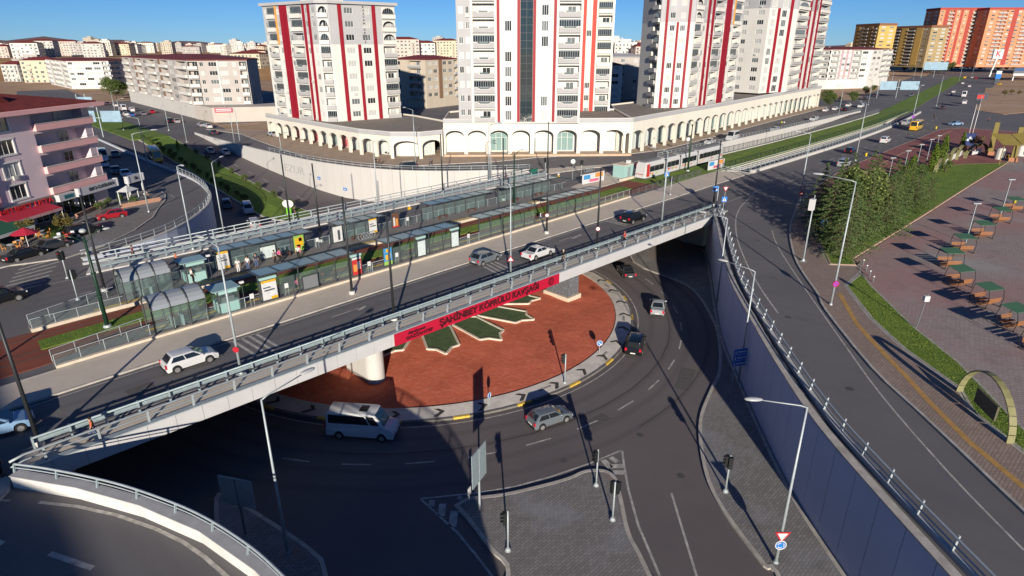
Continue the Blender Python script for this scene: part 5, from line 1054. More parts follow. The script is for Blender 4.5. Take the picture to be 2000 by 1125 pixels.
def vmesh(kind):
    if kind in VM: return VM[kind]
    Ln, hw, H, bz, bon, deck, rk, rr, wr, ax, bx, bfz, cl = KIND[kind]; x0, x1 = -Ln/2, Ln/2; R = wr+.07; d = {}
    xb = x1-bon                                   # foot of the windscreen
    up = [(x0+.02, cl+.12), (x0, bz*.55), (x0+.03, bz*.86), (x0+.1, bz)]+[(x0+Ln*t, bz) for t in ()]+[(xb-.3, bz+.01), (xb+.05, bz-.01), (xb+bon*.55, bz-(bz-bfz)*.45), (x1-.16, bfz), (x1-.03, bfz*.8), (x1, bfz*.55), (x1-.04, cl+.1)]
    arc = lambda c: [(c+R*cos(t), max(cl, .0)+max(0, R*sin(t)*1.0+wr-cl*1.0)) for t in [pi*i/8 for i in range(9)]]
    bot = [(x1-.1, cl)]+[(ax+R*cos(pi*i/8), max(cl, wr+R*sin(pi*i/8))) for i in range(9)]+[(bx+R*cos(pi*i/8), max(cl, wr+R*sin(pi*i/8))) for i in range(9)]+[(x0+.12, cl)]
    out = up+bot; bm = bmesh.new()
    def yw(x, z):
        e = max(0, abs(x)/(Ln/2)-.8)/.2; return hw*(1-.13*e*e)*(1-.05*max(0, (z-bz*.6)/(bz*.4+.01)))*(1-.04*max(0, (bz*.4-z)/(bz*.4)))
    vl = [bm.verts.new((x, yw(x, z), z)) for x, z in out]; vr = [bm.verts.new((x, -yw(x, z), z)) for x, z in out]
    bm.faces.new(vl); bm.faces.new(vr[::-1]); n = len(out)
    for i in range(n): bm.faces.new((vl[i], vr[i], vr[(i+1) % n], vl[(i+1) % n]))
    bmesh.ops.recalc_face_normals(bm, faces=bm.faces)
    es = [e for e in bm.edges if abs(e.verts[0].co.y-e.verts[1].co.y) < .2 and min(v.co.z for v in e.verts) > bz*.45]
    bmesh.ops.bevel(bm, geom=es, offset=.07, segments=2, affect='EDGES', profile=.5)
    me = bpy.data.meshes.new('body'); bmesh.ops.triangulate(bm, faces=[f for f in bm.faces if len(f.verts) > 4]); bm.to_mesh(me); bm.free(); me.materials.append(PAINT['white']); d['body'] = me
    # cabin
    wb, wt = hw*.95, hw*(.76 if H < 2 else .86); zb = bz-.03
    F0, F1, R0, R1 = xb+.02, xb-rk, x0+.08+deck, x0+.08+deck+rr; zr = H
    B = [(F0, -wb, zb), (F0, wb, zb), (R0, wb, zb), (R0, -wb, zb)]; Tp = [(F1, -wt, zr-.05), (F1, wt, zr-.05), (R1, wt, zr-.04), (R1, -wt, zr-.04)]
    bm = bmesh.new(); V = [bm.verts.new(p) for p in B+Tp]
    for f in ((0, 1, 5, 4), (2, 3, 7, 6), (1, 2, 6, 5), (3, 0, 4, 7), (4, 5, 6, 7)): bm.faces.new([V[i] for i in f])
    bmesh.ops.recalc_face_normals(bm, faces=bm.faces)
    bmesh.ops.bevel(bm, geom=[e for e in bm.edges if max(v.co.z for v in e.verts) > zb+.1], offset=.12, segments=3, affect='EDGES', profile=.5)
    me = bpy.data.meshes.new('cabin'); bm.to_mesh(me); bm.free(); me.polygons.foreach_set('use_smooth', [True]*len(me.polygons)); me.materials.append(PAINT['white']); d['cabin'] = me
    def face(a, b, c, e, s0, s1, t0, t1, off, nm):
        a, b, c, e = map(Vector, (a, b, c, e)); nn = (b-a).cross(e-a).normalized()*off
        q = lambda s, t: (a+(b-a)*s)*(1-t)+(e+(c-e)*s)*t+nn
        return MB().add([q(s0, t0), q(s1, t0), q(s1, t1), q(s0, t1)], [(0, 1, 2, 3)])
    d['windscreen'] = face(B[0], B[1], Tp[1], Tp[0], .07, .93, .1, .93, .012, '').mesh('windscreen', CGLASS, fix=False)
    d['rear_window'] = face(B[2], B[3], Tp[3], Tp[2], .1, .9, .22 if H > 1.6 else .12, .88, .012, '').mesh('rear_window', CGLASS, fix=False)
    segs = {'minibus': ((.05, .2), (.23, .95)), 'bus': ((.04, .16), (.18, .95)), 'pickup': ((.12, .9),), 'van': ((.08, .36), (.39, .93))}.get(kind, ((.1, .5), (.53, .92)))
    d['side'] = []
    for s0, s1 in segs:
        lo = .14 if H < 2 else .22
        d['side'].append(face(B[1], B[2], Tp[2], Tp[1], s0, s1, lo, .84, .012, '').mesh('side_window', CGLASS, fix=False)); d['side'].append(face(B[3], B[0], Tp[0], Tp[3], 1-s1, 1-s0, lo, .84, .012, '').mesh('side_window', CGLASS, fix=False))
    wv = MB().cyl((0, -.1, 0), (0, .1, 0), wr, n=16); d['wheel'] = wv.mesh('wheel', TYRE)
    rm = MB().cyl((0, .1, 0), (0, .112, 0), wr*.64, n=12); d['rim'] = rm.mesh('rim', RIM)
    h0 = bfz*.66
    d['headlight'] = MB().box(-.09, .03, -.19, .19, 0, .15).mesh('headlight', HEADL); d['taillight'] = MB().box(-.03, .06, -.11, .11, 0, .3 if H < 2 else .45).mesh('taillight', TAILL)
    d['plate'] = MB().box(-.02, .02, -.26, .26, 0, .12).mesh('number_plate', PLATE); d['mirror'] = MB().box(-.09, .07, -.1, .1, 0, .15).mesh('mirror', TRIM); d['bumper'] = MB().box(-.06, .04, -hw*.8, hw*.8, 0, .16).mesh('bumper', TRIM)
    if kind == 'minibus': d['hatch'] = MB().box(-.35, .35, -.4, .4, 0, .06).mesh('roof_hatch', TRIM)
    VM[kind] = d; return d
def vehicle(kind, col, x, y, z, ang, label, full=True, group=None, cat=None, pitch=0.0):
    d = vmesh(kind); Ln, hw, H, bz, bon, deck, rk, rr, wr, ax, bx, bfz, cl = KIND[kind]; m = PAINT[col]
    nm = {'hatch': 'hatchback_car', 'sedan': 'saloon_car', 'suv': 'sport_utility_car', 'van': 'small_van', 'minibus': 'minibus', 'pickup': 'pickup_truck', 'bus': 'bus'}[kind]
    e = empty(nm, (x, y, z), ang, label, cat or {'minibus': 'minibus', 'bus': 'bus', 'pickup': 'truck', 'van': 'van'}.get(kind, 'car'), group)
    if pitch: e.rotation_euler = (0, pitch, ang)
    link('body', d['body'], m, e); link('cabin', d['cabin'], m, e)
    link('windscreen', d['windscreen'], None, e); link('rear_window', d['rear_window'], None, e)
    for s in d['side']: link('side_window', s, None, e)
    for wx in (ax, bx):
        for sy in (1, -1):
            w = link('wheel', d['wheel'], None, e, (wx, sy*(hw-.1), wr), 0 if sy > 0 else pi)
            if full: link('rim', d['rim'], None, w)
    x0, x1 = -Ln/2, Ln/2
    for sy in (1, -1):
        link('taillight', d['taillight'], None, e, (x0+.02, sy*(hw-.17), bz-.34 if H < 2 else bz-.3))
        if full:
            link('headlight', d['headlight'], None, e, (x1-.07, sy*(hw-.27), bfz-.2)); link('mirror', d['mirror'], m, e, (x1-bon-.35, sy*(hw+.04), bz+.02))
    if full:
        for q, s in ((x0-.005, 1), (x1+.005, 1)): link('number_plate', d['plate'], None, e, (q, 0, cl+.24)); 
        link('bumper', d['bumper'], None, e, (x0+.0, 0, cl+.02)); link('bumper', d['bumper'], None, e, (x1-.02, 0, cl+.02))
        if kind == 'minibus': link('roof_hatch', d['hatch'], None, e, (.3, 0, H-.06))
    elif H < 2: pass
    if kind == 'pickup': MB().box(x0+.05, x0+deck, -hw+.06, hw-.06, bz-.1, bz+.28).obj('load_bed', m, e)
    return e
def car_px(kind, col, a, b, label, z=0.0, full=True, side=-1, group=None, pitch=0.0):
    """placed by the contact points of its rear (a) and front (b) wheel on the visible side; side -1: that is its right side"""
    A, B = Vector(P(*a, z)), Vector(P(*b, z)); Ln, hw, H, bz, bon, deck, rk, rr, wr, ax, bx, *_ = KIND[kind]; d = (B-A).normalized(); n = Vector((-d.y, d.x))*(-side)
    c = (A+B)/2-d*(ax+bx)/2+n*(hw-.1); return vehicle(kind, col, c.x, c.y, z, atan2(d.y, d.x), label, full, group, pitch=pitch)
def car_at(kind, col, px, py, head, label, z=0.0, full=False, group=None):
    """centre at the pixel, heading towards a second pixel"""
    A, B = Vector(P(px, py, z)), Vector(P(*head, z)); d = (B-A).normalized(); return vehicle(kind, col, A.x, A.y, z, atan2(d.y, d.x), label, full, group)
car_px('hatch', 'white', (347, 729), (411, 708), 'white hatchback on the bridge beside the near arched shelter')
car_px('hatch', 'grey', (940, 521), (974, 509), 'grey hatchback on the bridge crossing the zebra stripes')
car_px('sedan', 'white', (1040, 511), (1080, 497), 'white saloon on the bridge beside the right end of the red banner')
car_px('suv', 'black', (1234, 439), (1257, 431.5), 'black car on the bridge near its right end')
car_px('minibus', 'white', (664, 857), (746, 863), 'white minibus half in shadow beside the roundabout', ZL, side=-1)
car_px('hatch', 'grey', (1057, 841), (1107, 824), 'dark grey hatchback circling the front of the roundabout', ZL)
def car_lr(kind, col, px, py, hx, hy, label, z, full=True): return car_at(kind, col, px, py, (hx, hy), label, z, full)
car_lr('van', 'black', 1240, 681, 1250, 645, 'black van braking at the right edge of the roundabout', ZL)
car_lr('sedan', 'silver', 1284, 606, 1286, 585, 'silver saloon on the sunken road right of the roundabout', ZL)
car_lr('sedan', 'dark', 1222, 536, 1206, 517, 'dark saloon with bright boot just below the bridge deck on the right', ZL)
car_lr('hatch', 'ltblue', -2, 846, 40, 834, 'pale blue car cut by the left picture edge on the bridge road', 0)
car_lr('suv', 'black', 2, 592, 40, 582, 'black off-roader cut by the left edge at the zebra crossing', 0)
car_lr('sedan', 'black', 50, 505, 80, 497, 'black saloon parked by the cafe terrace at the left', 0)
car_lr('sedan', 'dark', 103, 487, 130, 480, 'dark saloon parked nose to the cafe lawn', 0)
car_lr('suv', 'black', 166, 459, 190, 453, 'black off-roader parked beside the motorcycles', 0)
car_lr('hatch', 'red', 218, 427, 200, 430, 'red hatchback parked before the shop planters', 0)
for args in (('minibus', 'white', 203, 313, 207, 325, 'white minibus parked first in the shaded street behind the pink house'), ('hatch', 'white', 204, 326, 209, 335, 'white hatchback parked in front of the shaded minibus'), ('sedan', 'dark', 226, 306, 230, 315, 'dark saloon driving in the shaded street behind the pink house'), ('sedan', 'dark', 227, 338, 233, 348, 'dark saloon parked between the two groups of white cars in shade'), ('sedan', 'white', 246, 345, 254, 353, 'white saloon parked second from the end in the shaded row'), ('sedan', 'white', 259, 354, 267, 362, 'white saloon parked last in the shaded row')): car_at(*args[:4], (args[4], args[5]), args[6], 0.0, True)
def on_ramp(kind, col, px, py, hx, hy, label):
    z = -3.0
    for _ in range(12): u, v = P(px, py, z); z = zramp(v)
    A, B = Vector(P(px, py, z)), Vector(P(hx, hy, z)); d = (B-A).normalized(); e = vehicle(kind, col, A.x, A.y, z+.01, atan2(d.y, d.x), label, True)
    if v > 119: e.rotation_euler = (0, .085*(1 if d.y < 0 else -1), atan2(d.y, d.x))
on_ramp('bus', 'yellow', 305, 312, 320, 325, 'yellow bus coming down the shaded ramp lane')
on_ramp('hatch', 'dark', 444, 404, 450, 416, 'dark hatchback in the shaded sunken road behind the bridge')
on_ramp('van', 'white', 485, 414, 491, 426, 'white van in the shaded sunken road behind the bridge')
on_ramp('van', 'silver', 497, 444, 490, 434, 'silver van with red tail lights half hidden by the far hand rail')
on_ramp('sedan', 'silver', 411, 298, 395, 290, 'silver saloon climbing the ramp below the white wall')
on_ramp('sedan', 'white', 440, 301, 424, 293, 'white saloon behind the silver one on the ramp below the white wall')
FAR = [('suv', 'black', 331, 240, 318, 235, 'black off-roader on the street before the long white block'), ('sedan', 'silver', 345, 240, 330, 235, 'silver car beside the black off-roader'), ('sedan', 'silver', 393, 247, 380, 242, 'silver car parked by the beige wall, left of two'), ('sedan', 'white', 407, 250, 394, 245, 'white car parked by the beige wall, right of two'), ('sedan', 'dark', 417, 263, 404, 257, 'dark red-lit car leaving the ramp end by the beige wall'),
 ('minibus', 'white', 241, 216, 232, 212, 'white minibus in the queue before the long white block'), ('van', 'white', 258, 218, 250, 214, 'white van behind the minibus in the left queue'), ('sedan', 'blue', 258, 227, 249, 223, 'blue car in the left queue'), ('sedan', 'grey', 280, 225, 270, 221, 'grey car in the left queue beside a red one'), ('sedan', 'red', 297, 221, 288, 217, 'red car in the left queue'), ('sedan', 'white', 226, 208, 218, 205, 'white car ahead of the minibus in the left queue'), ('sedan', 'dark', 210, 205, 203, 202, 'dark car near the front of the left queue'), ('sedan', 'white', 246, 226, 238, 222, 'white car left of the blue one in the queue'), ('sedan', 'silver', 196, 206, 190, 203, 'silver car at the head of the left queue'),
 ('minibus', 'white', 1430, 274, 1412, 280, 'white minibus on the arcade street above the tram'), ('sedan', 'white', 1386, 281, 1372, 286, 'white saloon ahead of the minibus on the arcade street'), ('sedan', 'silver', 1513, 256, 1500, 260, 'silver car on the arcade street'), ('pickup', 'white', 1589, 236, 1576, 240, 'white pickup truck on the arcade street'), ('hatch', 'white', 1612, 218, 1622, 215, 'white car parked first beyond the arcade end'), ('sedan', 'white', 1631, 215, 1641, 212, 'white car parked second beyond the arcade end'), ('sedan', 'black', 1650, 216, 1660, 213, 'black car beside the parked white ones beyond the arcade'), ('sedan', 'white', 1657, 208, 1667, 205, 'white car parked behind the black one beyond the arcade'), ('van', 'white', 1681, 210, 1670, 213, 'white van driving beyond the arcade end'), ('suv', 'dark', 1690, 195, 1700, 192, 'dark car parked near the terrace beyond the arcade'), ('sedan', 'dark', 1712, 189, 1722, 186, 'dark car parked by the footpath beyond the terrace'),
 ('van', 'silver', 1648, 325, 1670, 316, 'silver van on the right-hand road'), ('hatch', 'black', 1660, 299, 1678, 292, 'black hatchback on the right-hand road beside the dive lane'), ('van', 'white', 1728, 279, 1745, 272, 'white van on the right-hand road behind the yellow bus'), ('bus', 'yellow', 1788, 254, 1812, 245, 'yellow bus on the right-hand road'), ('van', 'silver', 1768, 244, 1788, 237, 'silver van half hidden by the yellow bus'), ('sedan', 'ltblue', 1866, 245, 1840, 246, 'pale blue car crossing beyond the pink footway'), ('sedan', 'dark', 1841, 213, 1855, 206, 'dark car at the start of the dive lane kerb'),
 ('van', 'white', 1883, 203, 1886, 192, 'white van on the far right road, nearer one'), ('bus', 'white', 1882, 189, 1884, 180, 'white bus on the far right road'), ('sedan', 'white', 1862, 181, 1868, 175, 'white car beside the dive lane mouth'), ('sedan', 'silver', 1856, 186, 1862, 180, 'silver car beside the dive lane mouth'), ('sedan', 'white', 1893, 170, 1895, 160, 'white car on the far right road near the signal'), ('sedan', 'white', 1880, 164, 1882, 156, 'white car waiting in the far right queue'), ('van', 'silver', 1898, 153, 1900, 146, 'silver van at the far right signal'), ('sedan', 'red', 1906, 154, 1908, 146, 'red car at the far right signal'), ('van', 'yellow', 1884, 153, 1886, 146, 'yellow taxi at the far right signal'), ('hatch', 'white', 1790, 175, 1780, 180, 'white car on the far carriageway beyond the tram lawn'), ('sedan', 'silver', 1802, 168, 1792, 173, 'silver car on the far carriageway beyond the tram lawn'), ('sedan', 'grey', 1780, 188, 1770, 193, 'grey car on the far carriageway beyond the tram lawn'), ('sedan', 'white', 1844, 144, 1838, 148, 'white car at the far end of the tram lawn'), ('hatch', 'yellow', 1952, 166, 1965, 165, 'pale yellow car in the petrol station yard'),
 ('van', 'dark', 792, 333, 770, 335, 'dark van with pictures on its roof before the arcade'), ('hatch', 'dark', 756, 301, 772, 303, 'dark car parked inside the arcade'), ('sedan', 'silver', 533, 266, 524, 264, 'silver car parked on the dirt lot left of the arcade')]
for k_, c_2, x, y, hx, hy, lab in FAR: car_at(k_, c_2, x, y, (hx, hy), lab)
# ---------------------------------------------------------------- poles, lamps, signals, signs
LAMPG = mat('lamp_lens', (.38, .4, .41), .3)
def lamp_proto(h, arm, m, head=True):
    d = {'pole': MB().cyl((0, 0, .25), (0, 0, h), .11, .055, 10).mesh('pole', m, True), 'base': MB().cyl((0, 0, 0), (0, 0, .3), .2, .14, 10).box(-.28, .28, -.28, .28, 0, .06).mesh('base_plate', m)}
    if arm:
        d['arm'] = MB().tube([(0, 0, h-.05), (arm*.15, 0, h+.08), (arm, 0, h+.35)], [.05, .045, .035], 7).mesh('arm', m, True)
        d['lamp_head'] = MB().ell((arm+.45, 0, h+.4), .55, .2, .11, 10, 6).mesh('lamp_head', LAMPG if head else m, True)
    return d
LP = {}
def lamp(label, u, v, zb, h, ang=0.0, arm=2.2, m=GALVL, name='street_lamp', group=None):
    k = (round(h, 1), arm, m.name)
    if k not in LP: LP[k] = lamp_proto(h, arm, m)
    e = empty(name, (u, v, zb), ang, label, 'street lamp' if arm else 'pole', group)
    for kk, me in LP[k].items(): link({'base': 'base_plate'}.get(kk, kk), me, None, e)
    return e
def lamp_px(label, top, head, zb, h, m=GALVL, arm=2.2):
    u, v = P(*top, zb+h); a = P(*head, zb+h+.3); return lamp(label, u, v, zb, h, atan2(a[1]-v, a[0]-u), arm, m)
l1 = lamp_px('street lamp with give way and roundabout signs on the lower paved verge', (1577, 795), (1515, 784), ZL, 11.6, arm=2.6)
lamp_px('street lamp against the shaded wall, second from the front on the lower verge', (1475, 530), (1434, 515), ZL, 11.6, arm=2.6)
lamp_px('street lamp against the shaded wall, nearest the bridge end', (1421, 427), (1398, 419), ZL, 11.6, arm=2.6)
lamp_px('street lamp standing in the dark corner left of the roundabout', (510, 780), (566, 744), ZL, 11.6, arm=2.8)
r1 = lamp_px('tall street lamp with a no parking sign on the slip road footway', (1672, 355), (1634, 345), 0, 12.4, arm=2.8)
lamp_px('street lamp with road signs at the slip road corner beside the dark trees', (1584, 262), (1575, 258), 0, 11.3, arm=1.6)
lamp_px('street lamp on the pink footway beside the silver van', (1693, 203), (1684, 199), 0, 12.3, arm=1.8)
lamp_px('street lamp on the pink footway beside the yellow bus', (1797, 168), (1789, 165), 0, 12.3, arm=1.8)
lamp_px('street lamp on the far right road edge', (1843, 148), (1836, 146), 0, 12.3, arm=1.8)
lamp_px('street lamp at the pavement corner before the pink house', (257, 262), (284, 256), 0, 11.9, arm=2.6)
lamp_px('street lamp on the far bridge footway at its left end', (345, 325), (352, 323), .1, 10.5, arm=1.6)
lamp_px('street lamp beside the wall bend below the pink house', (413, 318), (437, 306), -3, 11.6, arm=2.4)
lamp_px('street lamp on the median strip left of the yellow bus', (270, 232), (262, 229), 0, 10, arm=1.6)
lamp_px('street lamp on the arcade street beside the low arcade', (806, 215), (793, 211), 0, 11.4)
lamp_px('street lamp before the left end of the tall white arcade', (954, 246), (970, 241), 0.1, 10.2)
lamp_px('street lamp before the right arcade corner', (1300, 195), (1316, 183), 0, 10.5)
lamp_px('street lamp on the dirt lot by the beige wall, left one', (447, 212), (437, 208), 0, 9)
lamp_px('street lamp on the dirt lot by the beige wall, right one', (459, 216), (445, 211), 0, 9)
for i, x in enumerate((1378, 1445, 1532)): lamp_px('street lamp on the long arcade pavement, %s from the corner' % ['first', 'second', 'third'][i], (x, 190-i*18), (x-10, 186-i*18), 0, 9.5, arm=1.6)
for i, (x, y) in enumerate(((1648, 170), (1705, 158), (1746, 140), (1790, 128), (1880, 130), (1893, 118), (1905, 122))): lamp_px('thin street lamp by the far right roads, %s from the left' % ['first', 'second', 'third', 'fourth', 'fifth', 'sixth', 'seventh'][i], (x, y), (x-8, y-2), 0, 10, arm=1.6)
for i, (x, y) in enumerate(((228, 195), (216, 180), (318, 195), (352, 210), (545, 262))): lamp_px('thin street lamp in the left background streets, %s from the left' % ['second', 'first', 'third', 'fourth', 'fifth'][i], (x, y), (x+8, y-2), 0, 9 if i < 4 else 4, arm=1.4)
# poles of the bridge: black overhead-line poles on white footings, silver lamp poles between
FOOT = MB().cyl((0, 0, 0), (0, 0, .35), .33, .3, 12).mesh('footing', PW); COL = MB().cyl((0, 0, .3), (0, 0, .55), .2, .16, 10).mesh('collar', DARKM)
BR_ = MB().tube([(0, 0, 8.6), (0, .9, 9.1), (0, 2.6, 9.2)], .035, 5).mesh('bracket', DARKM)
LP['bk'] = MB().cyl((0, 0, .3), (0, 0, 10.2), .135, .09, 10).mesh('pole', DARKM, True)
def black_pole(label, u, v, z=.14):
    e = empty('overhead_line_pole', (u, v, z), 0, label, 'pole'); link('pole', LP['bk'], None, e); link('footing', FOOT, None, e); link('collar', COL, None, e); return e
bp1 = [(1.9, 44.9, 'at the left end of the near footway'), (29.3, 44.9, 'left of the red banner on the near footway'), (60.2, 45.0, 'right of the red banner on the near footway'), (91.0, 45.4, 'at the right end of the near bridge edge'), (30, 53.4, 'on the walkway before the first flat shelters'), (60.6, 53.9, 'on the walkway beside the right shelters'), (12.1, 72.3, 'at the left end of the far platform'), (36.9, 72.3, 'behind the first far shelters'), (37.3, 81.6, 'on the far footway left of centre'), (65.7, 82.6, 'on the far footway right of centre'), (70, 72.0, 'behind the right far shelters'), (91.5, 81.5, 'at the right end of the far footway'), (-4, 54.8, 'at the left end of the near walkway')]
for u, v, t in bp1: black_pole('black overhead line pole '+t, u, v)
b1 = lamp('silver lamp pole with no entry sign left on the near footway', 14.9, 44.85, .14, 10.4, radians(100), 1.8)
b2 = lamp('silver lamp pole with warning sign in the middle of the near footway', 44.7, 44.9, .14, 10.4, radians(100), 1.8)
lamp('silver lamp pole on the right of the near footway', 75.2, 45.0, .14, 10.4, radians(100), 1.8)
lamp('silver lamp pole on the far footway right of the green lamp', 79.4, 85.0, .14, 10.4, radians(-80), 1.8)
lamp('silver lamp pole on the far footway in the middle', 52.0, 81.8, .14, 10.4, radians(-80), 1.8)
# dark green poles: thick tram pole with globes, two-armed lamps
def green_pole(label, u, v, h, arms=True):
    e = empty('green_lamp_post', (u, v, .1), 0, label, 'street lamp'); MB().cyl((0, 0, 0), (0, 0, h), .19, .1, 12).obj('pole', GREENM, e, smooth=True); MB().cyl((0, 0, 0), (0, 0, .25), .38, .3, 12).obj('base', GALVL, e)
    for s in (-1, 1):
        MB().tube([(0, 0, h-.6), (s*.5, 0, h-.1), (s*1.1, 0, h+.35), (s*1.6, 0, h+.4)], .045, 6).obj('arm', GREENM, e, smooth=True); MB().ell((s*1.8, 0, h+.36), .35, .2, .1, 8, 5).obj('lamp_head', LAMPG, e, smooth=True)
    for z in (h*.35, h*.6): MB().cyl((0, 0, z), (0, 0, z+.12), .22, .22, 10).obj('band', GREENM, e)
    return e
gp_ = green_pole('thick dark green tram pole on the track lawn at the left end', 9.9, 62.2, 8.6)
for i, z in enumerate((7.0, 9.0)): MB().ell((.1, .35+i*.1, z), .3, .3, .2, 10, 6).obj('globe', LAMPG, gp_, smooth=True)
green_pole('dark green two-armed lamp post on the far platform right of centre', 69.2, 68.7, 8.2)
green_pole('dark green two-armed lamp post beside the tram', 114.9, 63.8, 9.4)
# traffic signals
SIGB = mat('signal_black', (.012, .014, .015), .5); SGN = mat('signal_green_steel', (.02, .04, .04), .5)
def signal_proto():
    d = {'pole': MB().cyl((0, 0, .15), (0, 0, 3.2), .07, .06, 10).mesh('pole', GALVL, True), 'base': MB().cyl((0, 0, 0), (0, 0, .22), .24, .12, 12).mesh('base_plate', GALVL, True)}
    d['box'] = MB().box(.08, .32, -.15, .15, 2.2, 3.15).mesh('signal_box', SIGB)
    v = MB()
    for z in (2.4, 2.68, 2.96): v.tube([(.32, -.1, z), (.45, -.1, z+.0), (.45, .1, z), (.32, .1, z)], .03, 4).box(.32, .46, -.11, .11, z+.08, z+.1)
    d['hood'] = v.mesh('hoods', SIGB); d['lens'] = MB().cyl((.32, 0, 0), (.34, 0, 0), .1, n=10).mesh('lens', mat('lens_dark', (.03, .03, .03), .3)); return d
SG = signal_proto()
def signal(label, u, v, z, ang, red=False, second=True):
    e = empty('traffic_signal', (u, v, z), ang, label, 'traffic signal'); link('pole', SG['pole'], None, e); link('base_plate', SG['base'], None, e)
    b = link('signal_box', SG['box'], None, e); q = link('hoods', SG['hood'], None, b); q['kind'] = 'stuff'
    for i, zz in enumerate((2.4, 2.68, 2.96)): link('lens', SG['lens'], mat('lens_red', (.8, .02, .03), .3) if (red and i == 2) else None, b, (0, 0, zz))
    if second: b2 = link('signal_box', SG['box'], None, e, (0, 0, 0), radians(100))
    return e
def sig_px(label, px, py, z, ang, **k): u, v = P(px, py, z); return signal(label, u, v, z+.14, radians(ang), **k)
sig_px('traffic signal at the lower left of the paved island', 992, 1078, ZL, 150, second=False)
sig_px('traffic signal at the top of the paved island', 1164, 951, ZL, 160, second=False)
sig_px('traffic signal at the right edge of the paved island', 1196, 1018, ZL, -20)
sig_px('traffic signal on the lower verge across the lane from the island', 1416, 963, ZL, 120)
sig_px('traffic signal on the roundabout apron', 1103, 751, ZL, 140, second=False)
sig_px('traffic signal at the right bridge end between blue signs', 1399, 404, 0, 20)
sig_px('traffic signal showing red at the left junction corner', 133, 546, 0, 200, red=True)
sig_px('traffic signal on the left platform tip', 153, 588, 0, 10)
sig_px('traffic signal on the walkway right of the tram fence', 1309, 382, 0, 10)
sig_px('traffic signal before the tall arcade, left one', 1065, 340, 0, 200, second=False)
sig_px('traffic signal before the tall arcade, right one', 1135, 345, 0, 200)
# signs
BLUE = mat('sign_blue', (.02, .17, .55), .4); SRED = mat('sign_red', (.4, .015, .03), .4); SWH = mat('sign_face_white', (.6, .6, .6), .45); PURP = mat('sign_purple', (.25, .05, .4), .4)
def disc(par, x, y, z, r, m, rim=None, off=0.0, name='sign_face', a=0.0):
    """round sign facing local -Y"""
    MB().cyl((x, y-.02-off, z), (x, y+.01-off, z), r, n=20).obj(name, m, par)
    if rim: MB().tube([(x+r*.92*cos(t), y-.03-off, z+r*.92*sin(t)) for t in [2*pi*i/20 for i in range(21)]], r*.1, 5).obj('sign_rim', rim, par)
def tri(par, x, y, z, s, down=True):
    k = -1 if down else 1; pts = [(x-s, z-k*s*.55), (x+s, z-k*s*.55), (x, z+k*s*1.15)]
    for sc, m, o in ((1, SRED, 0), (.66, SWH, .012)):
        cz = z-k*s*.0; P3 = [(x+(px-x)*sc, y-.02-o, z+(pz-z)*sc) for px, pz in pts]; Q3 = [(a_, y+.0-o*.5, c_3) for a_, b_, c_3 in P3]
        MB().add(P3+Q3, [(0, 1, 2), (5, 4, 3), (0, 3, 4, 1), (1, 4, 5, 2), (2, 5, 3, 0)]).obj('sign_face', m, par)
def square_ped(par, x, y, z, s):
    MB().box(x-s, x+s, y-.02, y, z-s, z+s).obj('sign_face', BLUE, par); MB().add([(x-s*.75, y-.03, z-s*.65), (x+s*.75, y-.03, z-s*.65), (x, y-.03, z+s*.75)], [(0, 1, 2)]).obj('triangle', SWH, par); MB().box(x-s*.12, x+s*.12, y-.04, y-.035, z-s*.5, z+s*.3).obj('figure', SIGB, par)
CAMA = radians(-45)                       # sign faces turned to the viewer's side of the junction
def sign_post(label, px, py, z, h, ang=CAMA):
    u, v = P(px, py, z); e = empty('sign_post', (u, v, z+.1), ang, label, 'road sign'); MB().cyl((0, 0, 0), (0, 0, h), .035, n=8).obj('post', GALVL, e); return e
e = sign_post('blue round arrow sign on the roundabout apron at the right', 1170, 692, ZL, 1.5); disc(e, 0, -.04, 1.25, .32, BLUE, SWH); MB().bar((-.15, -.075, 1.35), (.12, -.075, 1.13), .02, .07).obj('arrow', SWH, e); MB().add([(.2, -.08, 1.05), (.02, -.08, 1.08), (.16, -.08, 1.24)], [(0, 1, 2)]).obj('arrow_head', SWH, e)
e = sign_post('blue round arrow sign on the apron seen edge-on', 955, 797, ZL, 1.5, radians(20)); disc(e, 0, -.04, 1.25, .3, BLUE, SWH)
e = sign_post('give way sign with crossing sign at the right bridge end', 1411, 418, 0, 4.3); tri(e, 0, -.04, 3.9, .45); square_ped(e, 0, -.04, 2.2, .4)
u_, v_ = 91.0, 45.4; e = empty('pedestrian_sign', (u_, v_, 2.6), CAMA, 'blue pedestrian crossing sign on the right-end black pole', 'road sign'); square_ped(e, 0, -.2, .4, .42)
e = sign_post('blue pedestrian sign before the dark trees', 1602, 470, 0, 2.8); square_ped(e, 0, -.04, 2.4, .42)
e = sign_post('blue crossing sign on the walkway by the tram fence', 1300, 366, 0, 2.6); square_ped(e, 0, -.04, 2.3, .4)
e = sign_post('give way and no entry signs at the slip road corner', 1561, 403, 0, 3.2); tri(e, 0, -.05, 2.9, .5); disc(e, 0, -.05, 1.95, .38, SRED); MB().box(-.26, .26, -.09, -.07, 1.88, 2.02).obj('bar', SWH, e)
